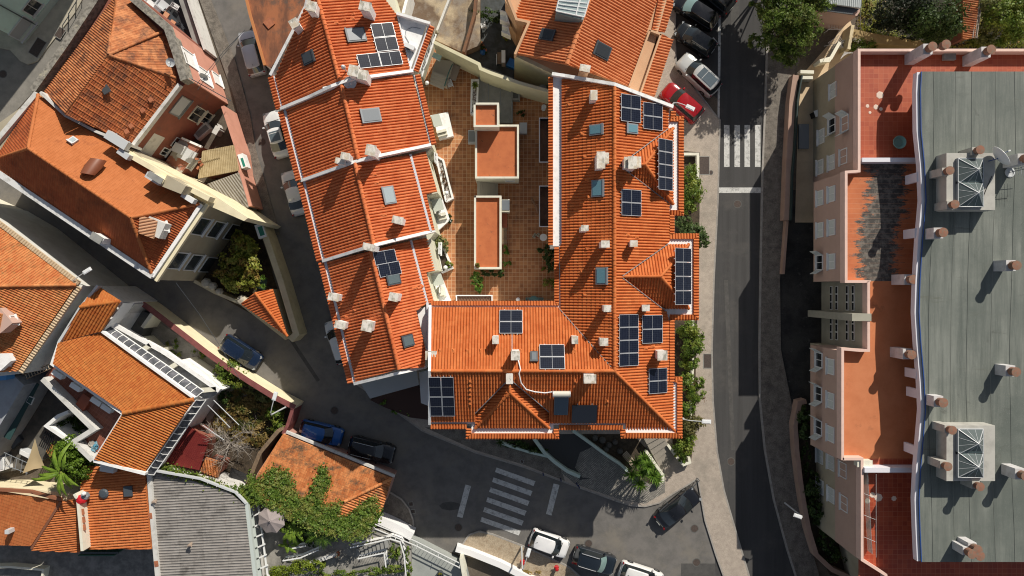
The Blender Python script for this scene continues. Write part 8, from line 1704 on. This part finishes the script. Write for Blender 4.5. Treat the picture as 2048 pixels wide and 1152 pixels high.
# ivy over the old roof and along the corrugated roof: thick living cover
def ivyover(label, px, pl, n, size, m, seed, th=.35, fe=4.5):
    rnd = random.Random(seed); t = T('ivy', label, 'ivy', P(px[0][0], px[0][1], 0)); mb = MB(); xs = [p[0] for p in px]; ys = [p[1] for p in px]; k = 0; ar = []
    def inside(x, y):
        r = False; j = len(px) - 1
        for i in range(len(px)):
            if (px[i][1] > y) != (px[j][1] > y) and x < (px[j][0] - px[i][0]) * (y - px[i][1]) / (px[j][1] - px[i][1]) + px[i][0]: r = not r
            j = i
        return r
    while k < n:
        x, y = rnd.uniform(min(xs), max(xs)), rnd.uniform(min(ys), max(ys))
        if not inside(x, y): continue
        k += 1; x += rnd.gauss(0, fe); y += rnd.gauss(0, fe); q = pl.at(x, y) if pl else P(x, y, 2.0); lump = .5 + .5 * math.sin(x * .31 + 1.3 * math.sin(y * .23)) * math.sin(y * .27 + x * .11)
        q = q + Vector((0, 0, th * (.15 + lump * rnd.random() ** .5))); s = size * rnd.uniform(.6, 1.4); nr = Vector((rnd.gauss(0, .55), rnd.gauss(0, .55), 1)).normalized(); u = nr.cross(Vector((rnd.gauss(0, 1), rnd.gauss(0, 1), 0))).normalized(); w = nr.cross(u)
        mb.add([q - u * s * .8, q - w * s * .5, q + u * s * .8, q + w * s * .5], [(0, 1, 2, 3)])
    mb.build('foliage', m, t); return t
PLI = Plane((566, 868, 2.9), (784, 957, 2.9), (495, 985, 3.9))
ivyover('ivy spreading over the lower half of the old orange roof', [(500, 945), (520, 965), (545, 935), (575, 942), (590, 975), (600, 1000), (625, 985), (645, 925), (662, 960), (640, 1010), (668, 1010), (690, 1000), (672, 1035), (700, 1030), (735, 1000), (750, 990), (762, 1025), (735, 1072), (700, 1078), (640, 1062), (590, 1040), (540, 1012), (495, 1000)], PLI, 11000, .13, leaf_mat('ivy_leaves', (.06, .12, .015), (.20, .30, .05), (.24, .26, .06)), 71)
ivyover('strip of ivy between the corrugated roof and the dry garden', [(318, 934), (345, 932), (400, 950), (460, 975), (510, 972), (520, 1002), (490, 1012), (455, 985), (400, 960), (340, 946)], Plane((318, 934, 4.3), (460, 975, 4.3), (400, 1000, 4.3)), 3600, .12, LEAF, 72, th=.6)
ivyover('dark green creeper under the ivy covered eaves', [(560, 1035), (610, 1052), (640, 1068), (620, 1085), (585, 1070)], Plane((560, 1035, 1.5), (640, 1068, 1.5), (585, 1075, 1.5)), 1000, .16, LEAFD, 73)
# banana plant, dense bush
def banana(label, px, py, z, n, L, w, seed, m=leaf_mat('banana_leaf', (.12, .22, .02), (.26, .38, .05), trans=.4), azs=None):
    rnd = random.Random(seed); c = P(px, py, z); t = T('banana_plant', label, 'banana plant', P(px, py, 0)); mb = MB()
    for i in range(n):
        az = (azs[i] if azs else i * 2.399 + rnd.uniform(-.3, .3)); l = L * rnd.uniform(.5, 1.15); bend = rnd.uniform(-.9, .9); N_ = 9; pr = None; up = rnd.uniform(.1, .9); q = c + Vector((rnd.gauss(0, .12), rnd.gauss(0, .12), 0)); z0_ = q.z
        for k in range(N_ + 1):
            f = k / N_; d = Vector((math.cos(az + bend * f), math.sin(az + bend * f), 0)); s = Vector((-d.y, d.x, 0)); q = q + d * (l / N_); q.z = z0_ + up * l * f - .75 * l * f * f; ww = w * math.sin(math.pi * min(1, .12 + f * .88)) ** .7 * (1 + .12 * rnd.uniform(-1, 1)); cur = (q - s * ww / 2 - Vector((0, 0, ww * .18)), q, q + s * ww / 2 - Vector((0, 0, ww * .18)))
            if pr: o = len(mb.v); mb.add([pr[0], pr[1], cur[1], cur[0]], [(0, 1, 2, 3)]); mb.add([pr[1], pr[2], cur[2], cur[1]], [(0, 1, 2, 3)])
            pr = cur
    mb.build('leaves', m, t); MB().tube([P(px, py, 0), c], .16, 8, .10).build('stem', LEAF, t); return t
banana('banana plant with long arching leaves beside the shade sail', 122, 945, 6.0, 14, 2.4, .34, 3, azs=[R(a) for a in (112, 150, 172, 190, 205, 222, 255, 270, 285, 305, 95, 60, 330, 128)])
banana('broad leaved plant beside the taupe parasol', 585, 1062, 3.2, 16, 1.2, .42, 5); banana('small broad leaved plant near the white handrail', 575, 1092, 2.6, 8, .8, .3, 6)
tree('dense feathery green bush beside the white parapet', (145, 925), [(140, 900, 4.4, 1.4, 1.2, 1.2), (160, 925, 4.2, 1.2, 1.2, 1.2), (130, 925, 4.2, 1.1, 1.0, 1.1), (170, 950, 3.8, .8, .7, .9), (150, 950, 3.8, .9, .7, .9)], 6500, .13, leaf_mat('dense_green', (.06, .12, .01), (.17, .27, .03)), name='tree', seed=80, tr=.12, flat=.5)
H(81, 'dark planting inside the white walled light well', [(135, 855, 1.4, 1.3, 1.1, 1.2), (150, 868, 1.2, .8, .7, 1.0)], 1400, .13, LEAFD, group=None)
# cycad palm bottom centre-left
pm = T('palm', 'feathery green palm behind the white stair rails', 'palm', P(645, 1062, 1.6)); mb = MB(); c = P(643, 1062, 3.6); rnd = random.Random(21)
for i in range(40): frond(mb, c, i * 2.399, rnd.uniform(1.3, 2.0), rnd.uniform(.2, 1.3), rnd.uniform(.6, 1.5), .34)
mb.build('fronds', LEAFP, pm); MB().tube([P(645, 1062, 1.6), c], .16, 10, .13).build('trunk', BARK, pm)
H(90, 'rounded lime green hedge at the bottom', [(560, 1142, 2.1, 1.2, .5, .6), (600, 1134, 2.2, 1.3, .6, .7), (635, 1130, 2.1, .8, .5, .6), (545, 1155, 2.1, .9, .4, .6)], 3600, .09, leaf_mat('lime_leaves', (.12, .18, .015), (.24, .30, .03)), group='clipped hedges at the bottom', z0=1.6); H(91, 'clipped green hedge strip along the bottom path', [(690, 1146, 1.9, 1.2, .3, .4), (740, 1143, 1.9, 1.4, .35, .4), (785, 1138, 1.9, 1.2, .4, .4), (640, 1152, 1.9, 1.0, .3, .4)], 2400, .09, LEAF, group='clipped hedges at the bottom', z0=1.6)
H(92, 'round bush inside the white fenced stair corner', [(790, 1105, 2.2, .5, .7, .6)], 700, .10, LEAF, group=None, z0=1.6); H(93, 'thin creeper along the fence by the grey terrace', [(815, 1105, 2.3, .2, .7, .5), (818, 1140, 2.3, .3, .7, .4)], 500, .10, LEAF, group=None, z0=1.6)
for k, (x, y) in enumerate(((1100, 1165), (1060, 1150))): tag(leaves([(*P(x, y, .4).xy, .4, 1.0, .5, .3)], 260, .12, random.Random(90 + k), flat=1).build('weeds', LEAFO), kind='stuff')
